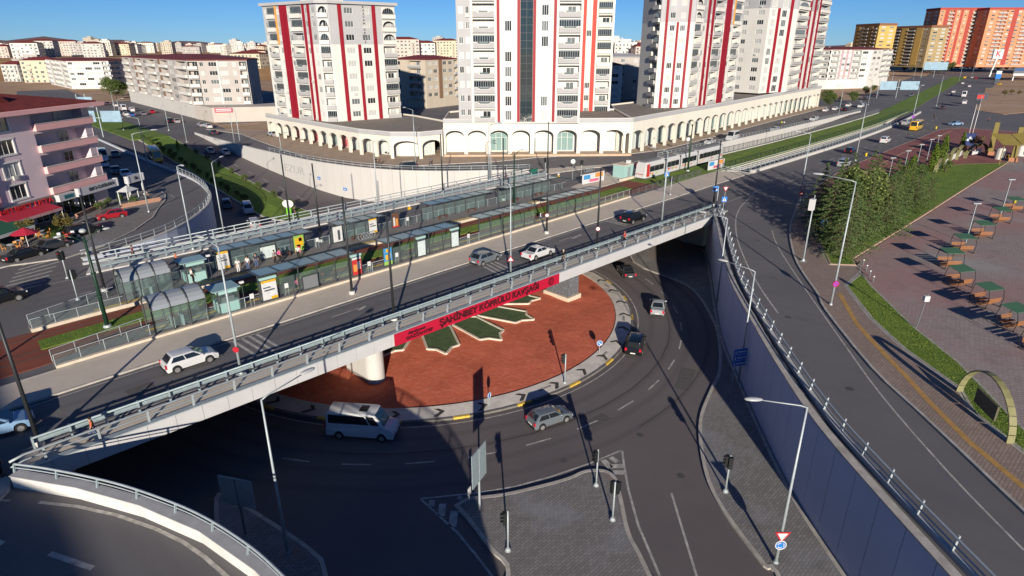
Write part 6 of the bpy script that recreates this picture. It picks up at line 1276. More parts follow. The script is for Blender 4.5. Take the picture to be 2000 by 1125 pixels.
# signs carried by lamp posts
d_ = empty('pole_signs', (*P(1577, 795, ZL+11.6), ZL), CAMA, 'give way triangle above a blue roundabout disc on the lower verge lamp', 'road sign'); tri(d_, 0, -.15, 2.45, .5); disc(d_, 0, -.15, 1.72, .36, BLUE, SWH)
for k in range(3): t = radians(90+120*k); MB().tube([(.2*cos(t+q), -.2, 1.72+.2*sin(t+q)) for q in (0, .5, 1.0, 1.4)], .03, 4).obj('arrow', SWH, d_)
d_ = empty('pole_signs', (*P(1672, 355, 12.4), 0), CAMA, 'purple no parking disc on the slip road lamp', 'road sign'); disc(d_, 0, -.15, 2.4, .32, PURP, SRED); MB().bar((-.25, -.19, 2.6), (.25, -.19, 2.2), .02, .07).obj('bar', SRED, d_)
d_ = empty('pole_signs', (14.9, 44.85, .14), CAMA, 'red no entry disc on the left silver lamp pole', 'road sign'); disc(d_, 0, -.15, 2.2, .24, SRED)
d_ = empty('pole_signs', (44.7, 44.9, .14), CAMA, 'red and white warning triangle on the middle silver lamp pole', 'road sign'); tri(d_, 0, -.15, 2.3, .38, False)
d_ = empty('pole_signs', (60.2, 45.0, .14), CAMA, 'round speed limit sign on the black pole right of the banner', 'road sign'); disc(d_, 0, -.2, 2.6, .28, SWH, SRED)
d_ = empty('pole_signs', (60.6, 53.9, .14), CAMA, 'round speed limit sign on the black walkway pole', 'road sign'); disc(d_, 0, -.2, 2.6, .28, SWH, SRED)
d_ = empty('pole_signs', (*P(1797, 168, 12.3), 0), CAMA, 'purple disc on the lamp beside the yellow bus', 'road sign'); disc(d_, 0, -.15, 3.0, .45, PURP)
# direction boards
u, v = P(937, 998, ZL); e = empty('direction_board', (u, v, ZL), radians(20), 'grey back of a tall direction board on the paved island', 'road sign'); MB().cyl((0, 0, 0), (0, 0, 5.3), .08, n=8).obj('post', GALVL, e); MB().box(-1.0, 1.0, -.06, 0, 2.6, 5.3).obj('board', GALV, e)
for z in (3.2, 4.6): MB().box(-.95, .95, .0, .05, z, z+.08).obj('rib', GALVL, e)
e = sign_post('small white sign beside the tall direction board', 917, 990, ZL, 1.6, radians(20)); MB().box(-.2, .2, -.05, -.02, 1.0, 1.6).obj('sign_face', SWH, e)
u, v = P(480, 1045, ZL); e = empty('direction_board', (u, v, ZL), radians(-60), 'dark back of a square direction board in the shade at the lower left', 'road sign'); MB().cyl((0, 0, 0), (0, 0, 4.6), .08, n=8).obj('post', GREY, e); MB().box(-1.25, 1.25, -.06, 0, 2.5, 4.7).obj('board', GALV, e)
u, v = P(1440, 752, ZL); e = empty('direction_board', (u, v, ZL), radians(-30), 'blue direction board with white lines at the foot of the shaded wall', 'road sign')
for x in (-.6, .6): MB().cyl((x, 0, 0), (x, 0, 3.4), .06, n=8).obj('post', GALV, e)
for i in range(3):
    MB().box(-.95, .95, -.1, -.05, 2.2+i*.62, 2.75+i*.62).obj('panel', BLUE, e); MB().box(-.55, .8, -.12, -.1, 2.4+i*.62, 2.52+i*.62).obj('lettering_line', SWH, e); MB().add([(-.85, -.11, 2.3+i*.62), (-.65, -.11, 2.3+i*.62), (-.75, -.11, 2.65+i*.62)], [(0, 1, 2)]).obj('arrow', SWH, e)
# box on the pole beside the trees
u, v = P(1568, 512); e = lamp('silver pole with a white cabinet beside the dark trees', u, v, .13, 8.0, 0, 0); MB().box(-.75, -.1, -.25, .25, 6.3, 7.6).obj('cabinet', SWH, e)
# round clock-like discs by the far platform
u, v = P(565, 418, -6.0); e = empty('advert_disc', (u, v, zramp(v)+.3), CAMA, 'white oval sign on a green post on the median lawn', 'sign'); MB().box(-.45, .45, -.1, .1, 0, 1.6).obj('post', mat('sign_green', (.15, .5, .03), .5), e); MB().ell((0, -.1, 2.3), 1.1, .12, .8, 18, 8).obj('sign_face', SWH, e, smooth=True)
for i, (x, y) in enumerate(((1118, 352), (1341, 302))):
    e = sign_post('white round clock on a post %s' % ['near the far shelters', 'behind the tram'][i], x, y, 0, 3.6); disc(e, 0, -.05, 3.5, .5, SWH, GREY)
# ---------------------------------------------------------------- tram stop
RG = glassmat('shelter_roof_glass', (.3, .45, .47), .88, .3); CG = glassmat('clear_glass', (.35, .45, .45), .1, .04); STEEL = mat('shelter_steel', (.05, .058, .062), .5)
TEALP = mat('kiosk_teal', (.3, .48, .46), .6); BENCH = mat('bench_brown', (.1, .045, .03), .7)
def shelter(label, u0, u1, v0, v1, z, h=2.75, near=True, tilt=.12, bench=2):
    L_ = u1-u0; D = v1-v0; n = max(2, round(L_/2.0)); w = L_/n; e = empty('tram_shelter', (u0, v0, z), 0, label, 'shelter')
    for i in range(n):
        MB().add([(i*w+.05, -.35, h+tilt), ((i+1)*w-.05, -.35, h+tilt), ((i+1)*w-.05, D+.2, h), (i*w+.05, D+.2, h), (i*w+.05, -.35, h+tilt-.03), ((i+1)*w-.05, -.35, h+tilt-.03), ((i+1)*w-.05, D+.2, h-.03), (i*w+.05, D+.2, h-.03)], [(0, 1, 2, 3), (7, 6, 5, 4), (0, 4, 5, 1), (2, 6, 7, 3)]).obj('roof_pane', RG, e)
    fr = MB()
    for y, zz in ((-.38, h+tilt), (D+.22, h)): fr.bar((-.05, y, zz), (L_+.05, y, zz), .1, .1)
    for i in range(n+1): fr.bar((i*w, -.38, h+tilt+.01), (i*w, D+.22, h+.01), .07, .1)
    fr.obj('roof_frame', STEEL, e)
    yb = .1 if near else D-.1
    for i in range(n+1): MB().box(i*w-.045, i*w+.045, yb-.045, yb+.045, 0, h+tilt*(1 if near else 0)-.04).obj('post', STEEL, e)
    for i in range(n): MB().box(i*w+.08, (i+1)*w-.08, yb-.01, yb+.01, .25, h-.75).obj('back_pane', CG, e)
    for k in range(bench):
        x = L_*(k+.6)/(bench+.2); b = MB().box(x-.8, x+.8, yb+(.35 if near else -.75), yb+(.75 if near else -.35), .42, .48); b.box(x-.7, x-.62, yb+(.4 if near else -.7), yb+(.7 if near else -.4), 0, .42).box(x+.62, x+.7, yb+(.4 if near else -.7), yb+(.7 if near else -.4), 0, .42); b.obj('bench', BENCH, e)
    return e
Z1 = .33
shelter('glass roofed tram shelter on the near platform nearest the kiosk', 22.1, 32.6, 57.2, 59.2, Z1)
shelter('glass roofed tram shelter, second on the near platform', 37.0, 47.6, 57.5, 59.4, Z1)
shelter('glass roofed tram shelter, third on the near platform', 51.8, 62.5, 57.8, 59.7, Z1, bench=1)
shelter('glass roofed tram shelter, last on the near platform at the right', 65.8, 77.7, 58.1, 60.0, Z1, bench=1)
shelter('glass roofed tram shelter, first on the far platform at the left', 22.3, 33.4, 67.9, 69.8, Z1, near=False)
shelter('short tram shelter on the far platform with the bicycle advert', 37.0, 44.0, 68.1, 70.0, Z1, near=False, bench=1)
shelter('glass roofed tram shelter in the middle of the far platform', 51.7, 64.2, 68.3, 70.2, Z1, near=False)
shelter('glass roofed tram shelter at the right end of the far platform', 66.9, 79.6, 68.4, 70.3, Z1, near=False)
# arched entrance canopies
VAULT = mat('vault_sheet', (.3, .33, .36), .35, metal=.2)
def vault(label, u0, u1, v0, v1, z):
    e = empty('arched_canopy', (u0, v0, z), 0, label, 'shelter'); L_ = u1-u0; D = v1-v0; n = 8; arc = [(D/2-D/2*1.08*cos(pi*i/n), 2.25+.95*sin(pi*i/n)) for i in range(n+1)]
    for k in range(3):
        b = MB(); x0, x1 = L_*k/3+.04, L_*(k+1)/3-.04
        for i in range(n): b.add([(x0, arc[i][0], arc[i][1]), (x1, arc[i][0], arc[i][1]), (x1, arc[i+1][0], arc[i+1][1]), (x0, arc[i+1][0], arc[i+1][1])], [(0, 1, 2, 3)])
        b.obj('roof_sheet', VAULT, e, smooth=True)
    for k in range(4):
        x = L_*k/3; MB().tube([(x, 0, 0), (x, 0, 2.2)]+[(x, y, z_+.03) for y, z_ in arc]+[(x, D, 2.2), (x, D, 0)], .075, 6).obj('rib', STEEL, e)
        if k < 3:
            for y in (0, D): MB().box(x+.1, x+L_/3-.1, y-.01, y+.01, .3, 2.1).obj('side_pane', CG, e)
    for k in range(2):
        b = MB().box(1.6+k*.8, 1.75+k*.8, .4, 1.3, 0, 1.0); b.tube([(1.68+k*.8, .5, .8), (1.68+k*.8, 1.1, .9), (1.3+k*.8, 1.1, .7)], .03, 5); b.obj('turnstile', GALV, e)
vault('arched entrance canopy on the near platform', 12.4, 16.9, 56.7, 59.3, Z1)
vault('arched entrance canopy on the far platform', 12.6, 17.0, 66.3, 69.0, Z1)
def kiosk(label, u0, u1, v0, v1, z):
    e = empty('ticket_kiosk', (u0, v0, z), 0, label, 'kiosk'); w, d = u1-u0, v1-v0
    MB().box(0, w, 0, d, 0, 1.0).obj('base', TEALP, e); MB().box(0, w, 0, d, 1.0, 1.85).obj('window', CG, e); MB().box(0, w, 0, d, 1.85, 2.15).obj('lintel', TEALP, e)
    for x, y in ((0, 0), (w, 0), (0, d), (w, d)): MB().box(x-.05, x+.05, y-.05, y+.05, 0, 2.3).obj('post', STEEL, e)
    MB().box(-.5, w+.2, -.3, d+.3, 2.3, 2.38).obj('roof', RG, e); MB().box(.3, w-.3, .3, d-.3, .9, 1.4).obj('desk', GREY, e)
    MB().cyl((w+.5, .1, 0), (w+.5, .1, 2.6), .035, n=6).obj('camera_post', STEEL, e); MB().box(w+.3, w+.7, 0, .2, 2.45, 2.65).obj('camera', SWH, e)
kiosk('teal ticket kiosk on the near platform beside the arched canopy', 18.2, 20.1, 57.3, 58.9, Z1)
kiosk('teal ticket kiosk on the far platform beside the arched canopy', 18.9, 20.9, 67.9, 69.4, Z1)
o = kiosk  # equipment hut beside the tram
e = empty('equipment_hut', (99.2, 68.6, .12), 0, 'pale teal equipment hut with an air conditioner beside the tram', 'hut'); MB().box(0, 3.2, 0, 2.6, 0, 2.4).obj('wall', TEALP, e); MB().box(-.15, 3.35, -.15, 2.75, 2.4, 2.52).obj('roof', CREAM, e); MB().box(2.2, 2.9, .5, 1.2, 2.52, 3.1).obj('air_conditioner', SWH, e); MB().box(1.2, 2.1, -.04, 0, .1, 2.0).obj('door', GALV, e)
# advert panels: poster is a flat print of coloured fields
def advert(label, u, v, z, w, h, fields, ang=0.0, lamp_top=False):
    e = empty('advert_stand', (u, v, z), ang, label, 'advert'); MB().box(-w/2-.08, w/2+.08, 0, .14, .1, h+.25).obj('frame', STEEL, e)
    p = MB().box(-w/2, w/2, -.02, 0, .25, h+.15).obj('poster', fields[0], e)
    for (x0, x1, z0, z1, m) in fields[1:]: MB().box(-w/2+w*x0, -w/2+w*x1, -.03, -.021, .25+(h-.1)*z0, .25+(h-.1)*z1).obj('print', m, p)
    if lamp_top: MB().box(-w/2-.1, w/2+.1, -.05, .2, h+.25, h+.5).obj('header', TEALP, e)
    return e
pc = lambda n, c: mat('print_'+n, c, .5, .15, 3)
PY, PWt, PR_, PB, PG, PDk, POr = pc('yellow', (.62, .36, .02)), pc('white', (.55, .56, .57)), pc('red', (.45, .03, .03)), pc('blue', (.05, .25, .5)), pc('green', (.25, .42, .08)), pc('dark', (.05, .06, .08)), pc('orange', (.6, .25, .06))
PP = pc('pale', (.5, .58, .58))
food = [PWt, (0, 1, .88, 1, PY), (.55, 1, .0, .14, PY), (.15, .85, .45, .52, PDk), (.1, .6, .6, .66, PDk)]
advert('yellow and white food poster at the left end of the near shelter', 23.0, 56.95, Z1, 1.5, 2.1, food, lamp_top=True)
advert('grey blank poster panel in the first near shelter', 27.4, 57.0, Z1, 1.6, 1.4, [mat('panel_grey', (.16, .17, .18), .6)])
advert('red poster with figures at the right end of the first near shelter', 32.9, 56.95, Z1, 1.1, 2.1, [PR_, (.1, .5, .2, .6, POr), (.55, .9, .3, .75, PWt), (0, 1, .88, 1, PP)], lamp_top=True)
advert('blue and green children poster left in the second near shelter', 37.2, 57.3, Z1, 1.1, 2.1, [PB, (0, 1, 0, .22, PG), (.2, .5, .3, .6, PY), (.55, .85, .35, .7, PP), (.3, .7, .75, .95, PY)])
advert('pale blank light panel, left one in the second near shelter', 42.0, 57.3, Z1, 1.1, 2.1, [PP, (0, 1, .9, 1, PDk)], lamp_top=True)
advert('pale blank light panel, right one in the second near shelter', 47.2, 57.3, Z1, 1.1, 2.1, [PP, (0, 1, .9, 1, PDk)], lamp_top=True)
advert('yellow and white food poster on the far platform at the left', 23.3, 69.3, Z1, 1.3, 2.1, food)
advert('wide white blank panel in the first far shelter', 28.6, 69.5, Z1, 1.8, 1.5, [PP])
advert('colourful yellow cartoon-like poster in the first far shelter', 32.5, 69.4, Z1, 1.3, 2.1, [PG, (.1, .9, .3, .8, PY), (.25, .6, .15, .4, PR_), (.5, .8, .6, .85, POr)])
advert('white poster with a dark figure on the far platform', 37.8, 69.4, Z1, 1.3, 2.1, [PWt, (.5, .75, .1, .75, PDk)])
advert('yellow and white food poster beside the bicycle stand on the far platform', 43.2, 69.6, Z1, 1.2, 2.1, food)
advert('brown poster with pale figures on the far platform', 47.0, 69.8, Z1, 1.1, 2.1, [pc('brown', (.12, .06, .04)), (.15, .4, .1, .7, PWt), (.5, .8, .1, .6, POr), (0, 1, 0, .1, PR_)])
for i, (u, v, t) in enumerate(((21.2, 57.0, 'by the near kiosk'), (34.6, 57.2, 'between the first two near shelters'), (49.6, 57.5, 'between the second and third near shelters'), (35.0, 69.6, 'on the far platform left of the dark figure poster'), (49.0, 69.8, 'on the far platform by the yellow box'), (24.9, 57.3, 'hung in the first near shelter'), (38.6, 57.6, 'hung in the second near shelter'), (63.9, 58.0, 'between the last two near shelters'))):
    e = empty('notice_board', (u, v, Z1), 0, 'small white notice plate '+t, 'notice'); MB().box(-.2, .2, -.03, 0, .8, 1.3).obj('plate', SWH, e)
    for x in (-.17, .17): MB().cyl((x, .02, 0), (x, .02, .9), .02, n=6).obj('leg', GALV, e)
for i, (u, v) in enumerate(((49.5, 69.9), (81.5, 70.0))):
    e = empty('yellow_box_post', (u, v, Z1), 0, 'yellow and white camera box on a post %s' % ['left of the middle far shelter', 'at the right far shelter'][i], 'post box'); MB().cyl((0, 0, 0), (0, 0, 2.6), .04, n=6).obj('post', STEEL, e); MB().box(-.22, .22, -.1, .1, 2.3, 2.65).obj('box', PY, e); MB().ell((0, 0, 2.85), .26, .2, .18, 8, 5).obj('dome', SWH, e)
# steel and glass rails of the ramps
def glass_rail(label, path, z, step=1.8, h=1.05, lo=.15):
    o0 = path[0]; e = empty('glass_railing', (o0[0], o0[1], z), 0, label, 'railing'); loc = [(x-o0[0], y-o0[1]) for x, y in path]; pts = resample(loc, step); post = MCACHE.get('gpost') or MB().cyl((0, 0, 0), (0, 0, h), .03, n=6).mesh('post', GALVL); MCACHE['gpost'] = post
    for (x, y, a) in pts: link('post', post, None, e, (x, y, 0), a)
    for (x, y, a), (x2, y2, a2) in zip(pts[:-1], pts[1:]):
        MB().add([(x, y, lo), (x2, y2, lo), (x2, y2, h-.1), (x, y, h-.1)], [(0, 1, 2, 3)]).obj('pane', CG, e, fix=False)
    MB().tube([(x, y, h) for x, y in loc], .035, 6).obj('rail', GALVL, e); return e
glass_rail('glass railing along the near ramp up to the arched canopy', [(4.9, 56.25), (12.2, 57.15)], .2)
glass_rail('glass railing on the track side of the near ramp', [(4.9, 57.6), (12.2, 59.2)], .2)
glass_rail('glass railing along the track side of the far ramp', [(4.9, 65.85), (12.4, 66.3)], .2)
glass_rail('glass railing along the road side of the far ramp', [(4.9, 67.3), (10, 69.2), (12.4, 69.7)], .2)
glass_rail('glass railing along the walkway from canopy to first near shelter', [(16.9, 56.95), (22, 57.1)], Z1)
glass_rail('glass railing between the first and second near shelters', [(33.2, 57.15), (36.6, 57.25)], Z1)
glass_rail('glass railing between the second and third near shelters', [(47.9, 57.4), (51.6, 57.6)], Z1)
glass_rail('glass railing along the right ramp of the near platform', [(77.9, 58.3), (87, 58.7)], Z1)
glass_rail('glass railing along the back of the far platform', [(17, 70.0), (40, 70.25), (72, 70.5), (84, 70.4)], Z1, 2.0)
# bicycles stand: a row of round hoops
bs = empty('bicycle_stand', (40.6, 68.6, Z1), 0, 'row of round steel bicycle hoops on the far platform', 'bicycle stand')
for i in range(5): MB().tube([(i*.45+.4*cos(t), .3*sin(t)*.3, .45+.42*sin(t)) for t in [2*pi*j/14 for j in range(15)]], .025, 5).obj('hoop', GALVL, bs)
bs = empty('bicycle_stand', (98.5, 77.4, .12), 0, 'row of round steel hoops beside the far street corner', 'bicycle stand')
for i in range(5): MB().tube([(i*.6+.5*cos(t), .3*sin(t)*.3, .6+.55*sin(t)) for t in [2*pi*j/14 for j in range(15)]], .03, 5).obj('hoop', GALVL, bs)
for (u, v, lab) in ((88.5, 70.3, 'white and orange banner panel on the far fence left of the tram'), (117.5, 60.8, 'white and pink banner panel on the near fence below the tram')):
    e = empty('fence_banner', (u, v, .15), radians(-3), lab, 'banner'); p = MB().box(0, 6.2, -.06, 0, .1, 1.9).obj('sheet', PWt, e)
    for q in ((3.6, 5.8, 1.0, 1.8, POr), (.4, 2.2, .9, 1.7, PB), (2.0, 4.6, .3, .8, pc('pink', (.55, .12, .2)))): MB().box(q[0], q[1], -.075, -.061, q[2], q[3]).obj('print', q[4], p)
bn2 = empty('green_bin', (89.8, 83.6, .15), 0, 'dark green box at the right end of the far hand rail', 'bin'); MB().box(-.6, .6, -.4, .4, 0, 1.1).obj('body', mat('bin_green', (.01, .13, .09), .5), bn2); MB().box(-.65, .65, -.45, .45, 1.1, 1.2).obj('lid', GREENM, bn2)
bn2 = empty('green_bin', (-1.2, 43.4, .14), radians(30), 'dark green waste container at the left bridge corner', 'bin'); MB().box(-.8, .8, -.5, .5, .1, 1.2).obj('body', mat('bin_green2', (.008, .05, .03), .5), bn2); MB().box(-.85, .85, -.55, .55, 1.2, 1.3).obj('lid', GREENM, bn2)
# ---------------------------------------------------------------- tram
TW = mat('tram_white', (.5, .5, .5), .3, coat=.4); TGL = CGLASS
def tram(u0, v0, u1, v1):
    d = Vector((u1-u0, v1-v0)); Lt = d.length; ang = atan2(d.y, d.x); e = empty('tram', (u0, v0, .1), ang, 'white tram with red front and flower prints on the grass track', 'tram'); hw = 1.25
    secs = ((0, 7.2), (7.7, 13.2), (13.7, 20.6), (21.1, Lt)); cols = [pc('pink', (.55, .12, .2)), POr, PG, pc('violet', (.35, .12, .4)), PR_, PY]; rg = random.Random(8)
    for i, (a, b) in enumerate(secs):
        pr = [(-hw, .3), (-hw, 2.7), (-hw+.28, 3.2), (hw-.28, 3.2), (hw, 2.7), (hw, .3)]
        bd = MB(); xs = [(a, 1), (b, 1)]
        if i == 0: xs = [(a, .80), (a+.5, .92), (a+1.3, 1), (b, 1)]
        if i == 3: xs = [(a, 1), (b-1.3, 1), (b-.4, .92), (b, .8)]
        n = len(pr)
        for x, s in xs: bd.v += [(x+(.5*(z-.3)/2.9 if (i == 0 and x < a+1) else 0), y*s, z) for y, z in pr]
        for k in range(len(xs)-1):
            for j in range(n): bd.f.append((k*n+j, k*n+(j+1) % n, (k+1)*n+(j+1) % n, (k+1)*n+j))
        bd.f.append(tuple(range(n-1, -1, -1))); bd.f.append(tuple((len(xs)-1)*n+j for j in range(n))); sec = bd.obj('car_body', TW, e)
        w0 = a+1.6 if i == 0 else a+.4; w1 = b-1.6 if i == 3 else b-.4
        m_ = max(1, round((w1-w0)/1.6)); ww = (w1-w0)/m_
        for sy in (-1, 1):
            for k in range(m_): MB().box(w0+k*ww+.03, w0+(k+1)*ww-.03, sy*hw-.015, sy*hw+.015, 1.35, 2.4).obj('side_window', TGL, sec)
        for k in range(8):
            x = rg.uniform(a+.4, b-1.4); z = rg.uniform(.6, 1.0); MB().box(x, x+rg.uniform(.3, .9), -hw-.012, -hw-.003, z, z+rg.uniform(.15, .35)).obj('print', cols[k % 6], sec)
        MB().box(a+.3, b-.3, -hw+.06, hw-.06, .12, .3).obj('skirt', GREY, sec)
        rf = MB().box(a+.8, b-.8, -.7, .7, 3.2, 3.5).obj('roof_box', GREY, sec)
        if i < 3: MB().box(b-.02, b+.52, -hw+.1, hw-.1, .35, 3.1).obj('gangway', TRIM, e)
    MB().add([(.28, -.85, 1.3), (.28, .85, 1.3), (.62, .85, 2.55), (.62, -.85, 2.55)], [(0, 1, 2, 3)]).obj('windscreen', TGL, e, fix=False)
    for sy in (-1, 1): MB().box(.6, 1.5, sy*1.27-.01, sy*1.27+.01, .5, 2.9).obj('red_panel', PR_, e); MB().box(-.02, .08, sy*.65-.15, sy*.65+.15, .75, .9).obj('headlight', HEADL, e)
    MB().box(-.03, .1, -.8, .8, .95, 1.05).obj('front_stripe', PR_, e); MB().tube([(10, 0, 3.5), (9.2, 0, 4.2), (10.4, 0, 4.8)], .04, 5).obj('pantograph', STEEL, e)
tram(100.6, 66.0, 133.8, 67.0)
# fence and rails right of the near platform, wall at the track end
o = MB().box(0, 7.5, 0, .4, 0, .5).obj('kerb_block', CREAM, None, (96.5, 67.3, .05)); tag(o, 'long pale kerb block at the end of the red track beside the hut', 'kerb')
# ---------------------------------------------------------------- trees and plants
def leafmat(name, c1, c2, c3):
    m = bpy.data.materials.new(name); m.use_nodes = True; n = m.node_tree.nodes; l = m.node_tree.links; b = n['Principled BSDF']; b.inputs['Roughness'].default_value = .75; b.inputs['Specular IOR Level'].default_value = .2
    g = n.new('ShaderNodeNewGeometry'); r = n.new('ShaderNodeValToRGB'); r.color_ramp.elements[0].color = (*c1, 1); r.color_ramp.elements[1].color = (*c3, 1); e = r.color_ramp.elements.new(.55); e.color = (*c2, 1)
    l.new(g.outputs['Random Per Island'], r.inputs[0]); l.new(r.outputs[0], b.inputs['Base Color'])
    MATS[name] = m; return m
LCON = leafmat('conifer_needles', (.045, .08, .028), (.085, .135, .042), (.15, .2, .068)); LBRO = leafmat('broad_leaves', (.06, .095, .022), (.12, .165, .04), (.22, .25, .08)); LCYP = leafmat('cypress_leaves', (.06, .11, .012), (.1, .16, .02), (.17, .22, .04)); LSHR = leafmat('shrub_leaves', (.04, .07, .018), (.075, .12, .03), (.13, .165, .045)); LOLD = leafmat('autumn_leaves', (.09, .08, .02), (.14, .12, .03), (.2, .15, .05))
BARK = mat('bark', (.1, .075, .05), .9, .3, 4)
def leafq(b, p, s, rg, up=.3, dr=None, wr=.32):
    d = Vector((rg.gauss(0, 1), rg.gauss(0, 1), rg.gauss(0, 1)*.6)); d = (d.normalized()+(dr if dr else Vector((0, 0, 0)))).normalized(); nrm = Vector((rg.gauss(0, 1), rg.gauss(0, 1), abs(rg.gauss(0, 1))+up)).normalized(); q = d.cross(nrm)
    if q.length < .05: return
    q.normalize(); q *= s*wr; d = d*s; p = Vector(p); b.add([p-d*.5, p+q, p+d*.5, p-q], [(0, 1, 2, 3)])
def conifer(seed, H=9.0, R=3.0, n=9500, z0=1.1):
    rg = random.Random(seed); b = MB(); levels = 13; lim = MB()
    for i in range(levels):
        t = i/(levels-1); z = z0+(H-z0)*t**.92; r = R*(1-t)**.85*(rg.uniform(.85, 1.1))+.18; nb = max(4, int(11*(1-t)+4)); a0 = rg.uniform(0, 6)
        for k in range(nb):
            a = a0+2*pi*k/nb+rg.uniform(-.25, .25); rr = r*rg.uniform(.62, 1.15); tip = Vector((cos(a)*rr, sin(a)*rr, z-rr*.22+rg.uniform(-.1, .25))); root = Vector((0, 0, z+.1))
            if rr > .8: lim.cyl(root, root.lerp(tip, .85), .03, .01, 4)
            m = int(n/(levels*9)*(.25+rr/R)); dr = (tip-root).normalized()
            for _ in range(m):
                s = rg.random()**.6; p = root.lerp(tip, s); w = .1+.2*rr*(1-s*.75)*.5; p += Vector((rg.gauss(0, w*.6), rg.gauss(0, w*.6), rg.gauss(0, .05)-.12*s*(1-s))); leafq(b, p, rg.uniform(.16, .3), rg, .5, dr*1.4, .17)
    for _ in range(60): leafq(b, (rg.gauss(0, .08), rg.gauss(0, .08), H-.6+rg.random()*.8), .2, rg, 0, Vector((0, 0, 1)))
    return b.mesh('crown', LCON, fix=False), MB().cyl((0, 0, 0), (0, 0, H*.95), .16, .03, 8).mesh('trunk', BARK, True), lim.mesh('limbs', BARK)
def broad(seed, H=7.0, R=2.6, n=4200, m=None, z0=1.2, ry=1.0, lumps=13, ls=(.2, .36)):
    rg = random.Random(seed); b = MB(); lim = MB(); cz = (H+z0)/2
    for k in range(lumps):
        a = rg.uniform(0, 6.28); u = rg.uniform(-.8, .95); q = sqrt(max(0, 1-u*u))*R*.68; c = Vector((cos(a)*q, sin(a)*q*ry, cz+u*(H-z0)*.36)); rr = R*rg.uniform(.36, .56); lim.cyl((0, 0, z0*.9), c, .05, .015, 4)
        for _ in range(n//lumps):
            d = Vector((rg.gauss(0, 1), rg.gauss(0, 1), rg.gauss(0, 1))).normalized()*rr*rg.random()**.35; leafq(b, c+d, rg.uniform(*ls), rg, .3)
    return b.mesh('crown', m or LBRO, fix=False), MB().cyl((0, 0, 0), (0, 0, H*.6), .14, .05, 8).mesh('trunk', BARK, True), lim.mesh('limbs', BARK)
def column(seed, H=4.6, R=.6, n=1500, m=None):
    rg = random.Random(seed); b = MB()
    for _ in range(n):
        t = rg.random(); z = .2+t*(H-.2); r = R*(sin(pi*min(1, t*.85+.14))**.7)*rg.random()**.4*(1+.15*sin(z*5+seed)); a = rg.uniform(0, 6.28); leafq(b, (cos(a)*r, sin(a)*r, z), rg.uniform(.14, .26), rg, 0, Vector((0, 0, .8)))
    return b.mesh('crown', m or LCYP, fix=False), MB().cyl((0, 0, 0), (0, 0, H*.8), .07, .02, 6).mesh('trunk', BARK, True), None
TP = dict(con0=conifer(1), con1=conifer(2, 8.2, 3.3), con2=conifer(3, 9.6, 2.7), con3=conifer(4, 6.4, 2.5, 3600, .9), br0=broad(5, 8.6, 3.2, 5200), br1=broad(6, 6.5, 2.7, 4000, LSHR), col0=column(7), col1=column(8, 3.8, .5), shrub=broad(9, 1.7, .9, 900, LSHR, .2, 1, 7, (.12, .22)), old=broad(10, 3.2, 1.5, 1500, LOLD, .7, 1, 9, (.15, .28)), far=broad(12, 6, 2.8, 1500, LSHR, 1, 1, 10, (.4, .7)))
def tree(k, u, v, z, rot, sc, label, group=None, name=None, cat='tree'):
    cr, tr, li = TP[k]; e = empty(name or {'c': 'conifer_tree', 'b': 'broadleaf_tree', 's': 'shrub', 'o': 'autumn_shrub', 'f': 'broadleaf_tree'}[k[0]] if not k.startswith('col') else 'cypress_tree', (u, v, z), rot, label, cat, group); e.scale = (sc, sc, sc)
    link('crown', cr, None, e); link('trunk', tr, None, e)
    if li: link('limbs', li, None, e)
rg = random.Random(5)
BED = [('con3', 77.5, 21.6, 1.0, 'small conifer with bare trunk at the tip of the park bed'), ('con1', 82.5, 22.6, 1.0, 'broad conifer second from the tip of the park bed'), ('con0', 83.5, 25.4, .95, 'conifer at the slip road side near the tip of the park bed'), ('con2', 88, 22.4, .95, 'conifer third from the tip along the plaza side'), ('con0', 89, 26.8, 1.0, 'conifer in the middle of the front of the park bed'), ('br0', 94, 25, 1.05, 'round yellowish broadleaf tree among the conifers'), ('con1', 93.5, 21.6, .95, 'conifer on the plaza kerb in front of the round tree'), ('con0', 98, 29.2, .95, 'conifer at the pink footway side of the tree group'), ('con1', 99, 22.6, .92, 'conifer on the plaza kerb right of the round tree'), ('con2', 101, 26.4, 1.0, 'tall slim conifer behind the round tree'), ('con2', 105, 23, .85, 'slim conifer towards the right of the tree group'), ('con1', 106.5, 27, 1.0, 'wide conifer at the back of the tree group'), ('con1', 111, 22.2, .85, 'broad conifer at the right end of the tree group'), ('con0', 115, 24, .8, 'conifer before the cypresses'), ('con3', 118, 21.8, .8, 'low conifer at the right end of the plaza kerb'), ('con0', 86, 24, .95, 'conifer wedged between the two front rows of the park bed'), ('con1', 96.5, 27.2, 1.0, 'wide conifer behind the round yellowish tree'), ('con2', 103, 29.5, .9, 'slim conifer nearest the pink footway'), ('con0', 91.5, 29.5, .95, 'conifer at the slip road kerb behind the front group'), ('con1', 110, 25.2, .9, 'conifer hidden behind the right end of the group')]
for i, (k, u, v, s, lab) in enumerate(BED): tree(k, u, v, .15, rg.uniform(0, 6), s, lab, 'trees of the park bed')
for i, (px, py, s) in enumerate(((1774, 360, 1.15), (1818, 336, 1.5), (1834, 330, 1.5), (1876, 296, 1.2))):
    u, v = P(px, py); tree('col%d' % (i % 2), u, v, .15, i, s, '%s cypress from the tree group towards the arches' % ['first', 'second', 'third', 'fourth'][i], 'cypresses by the arches')
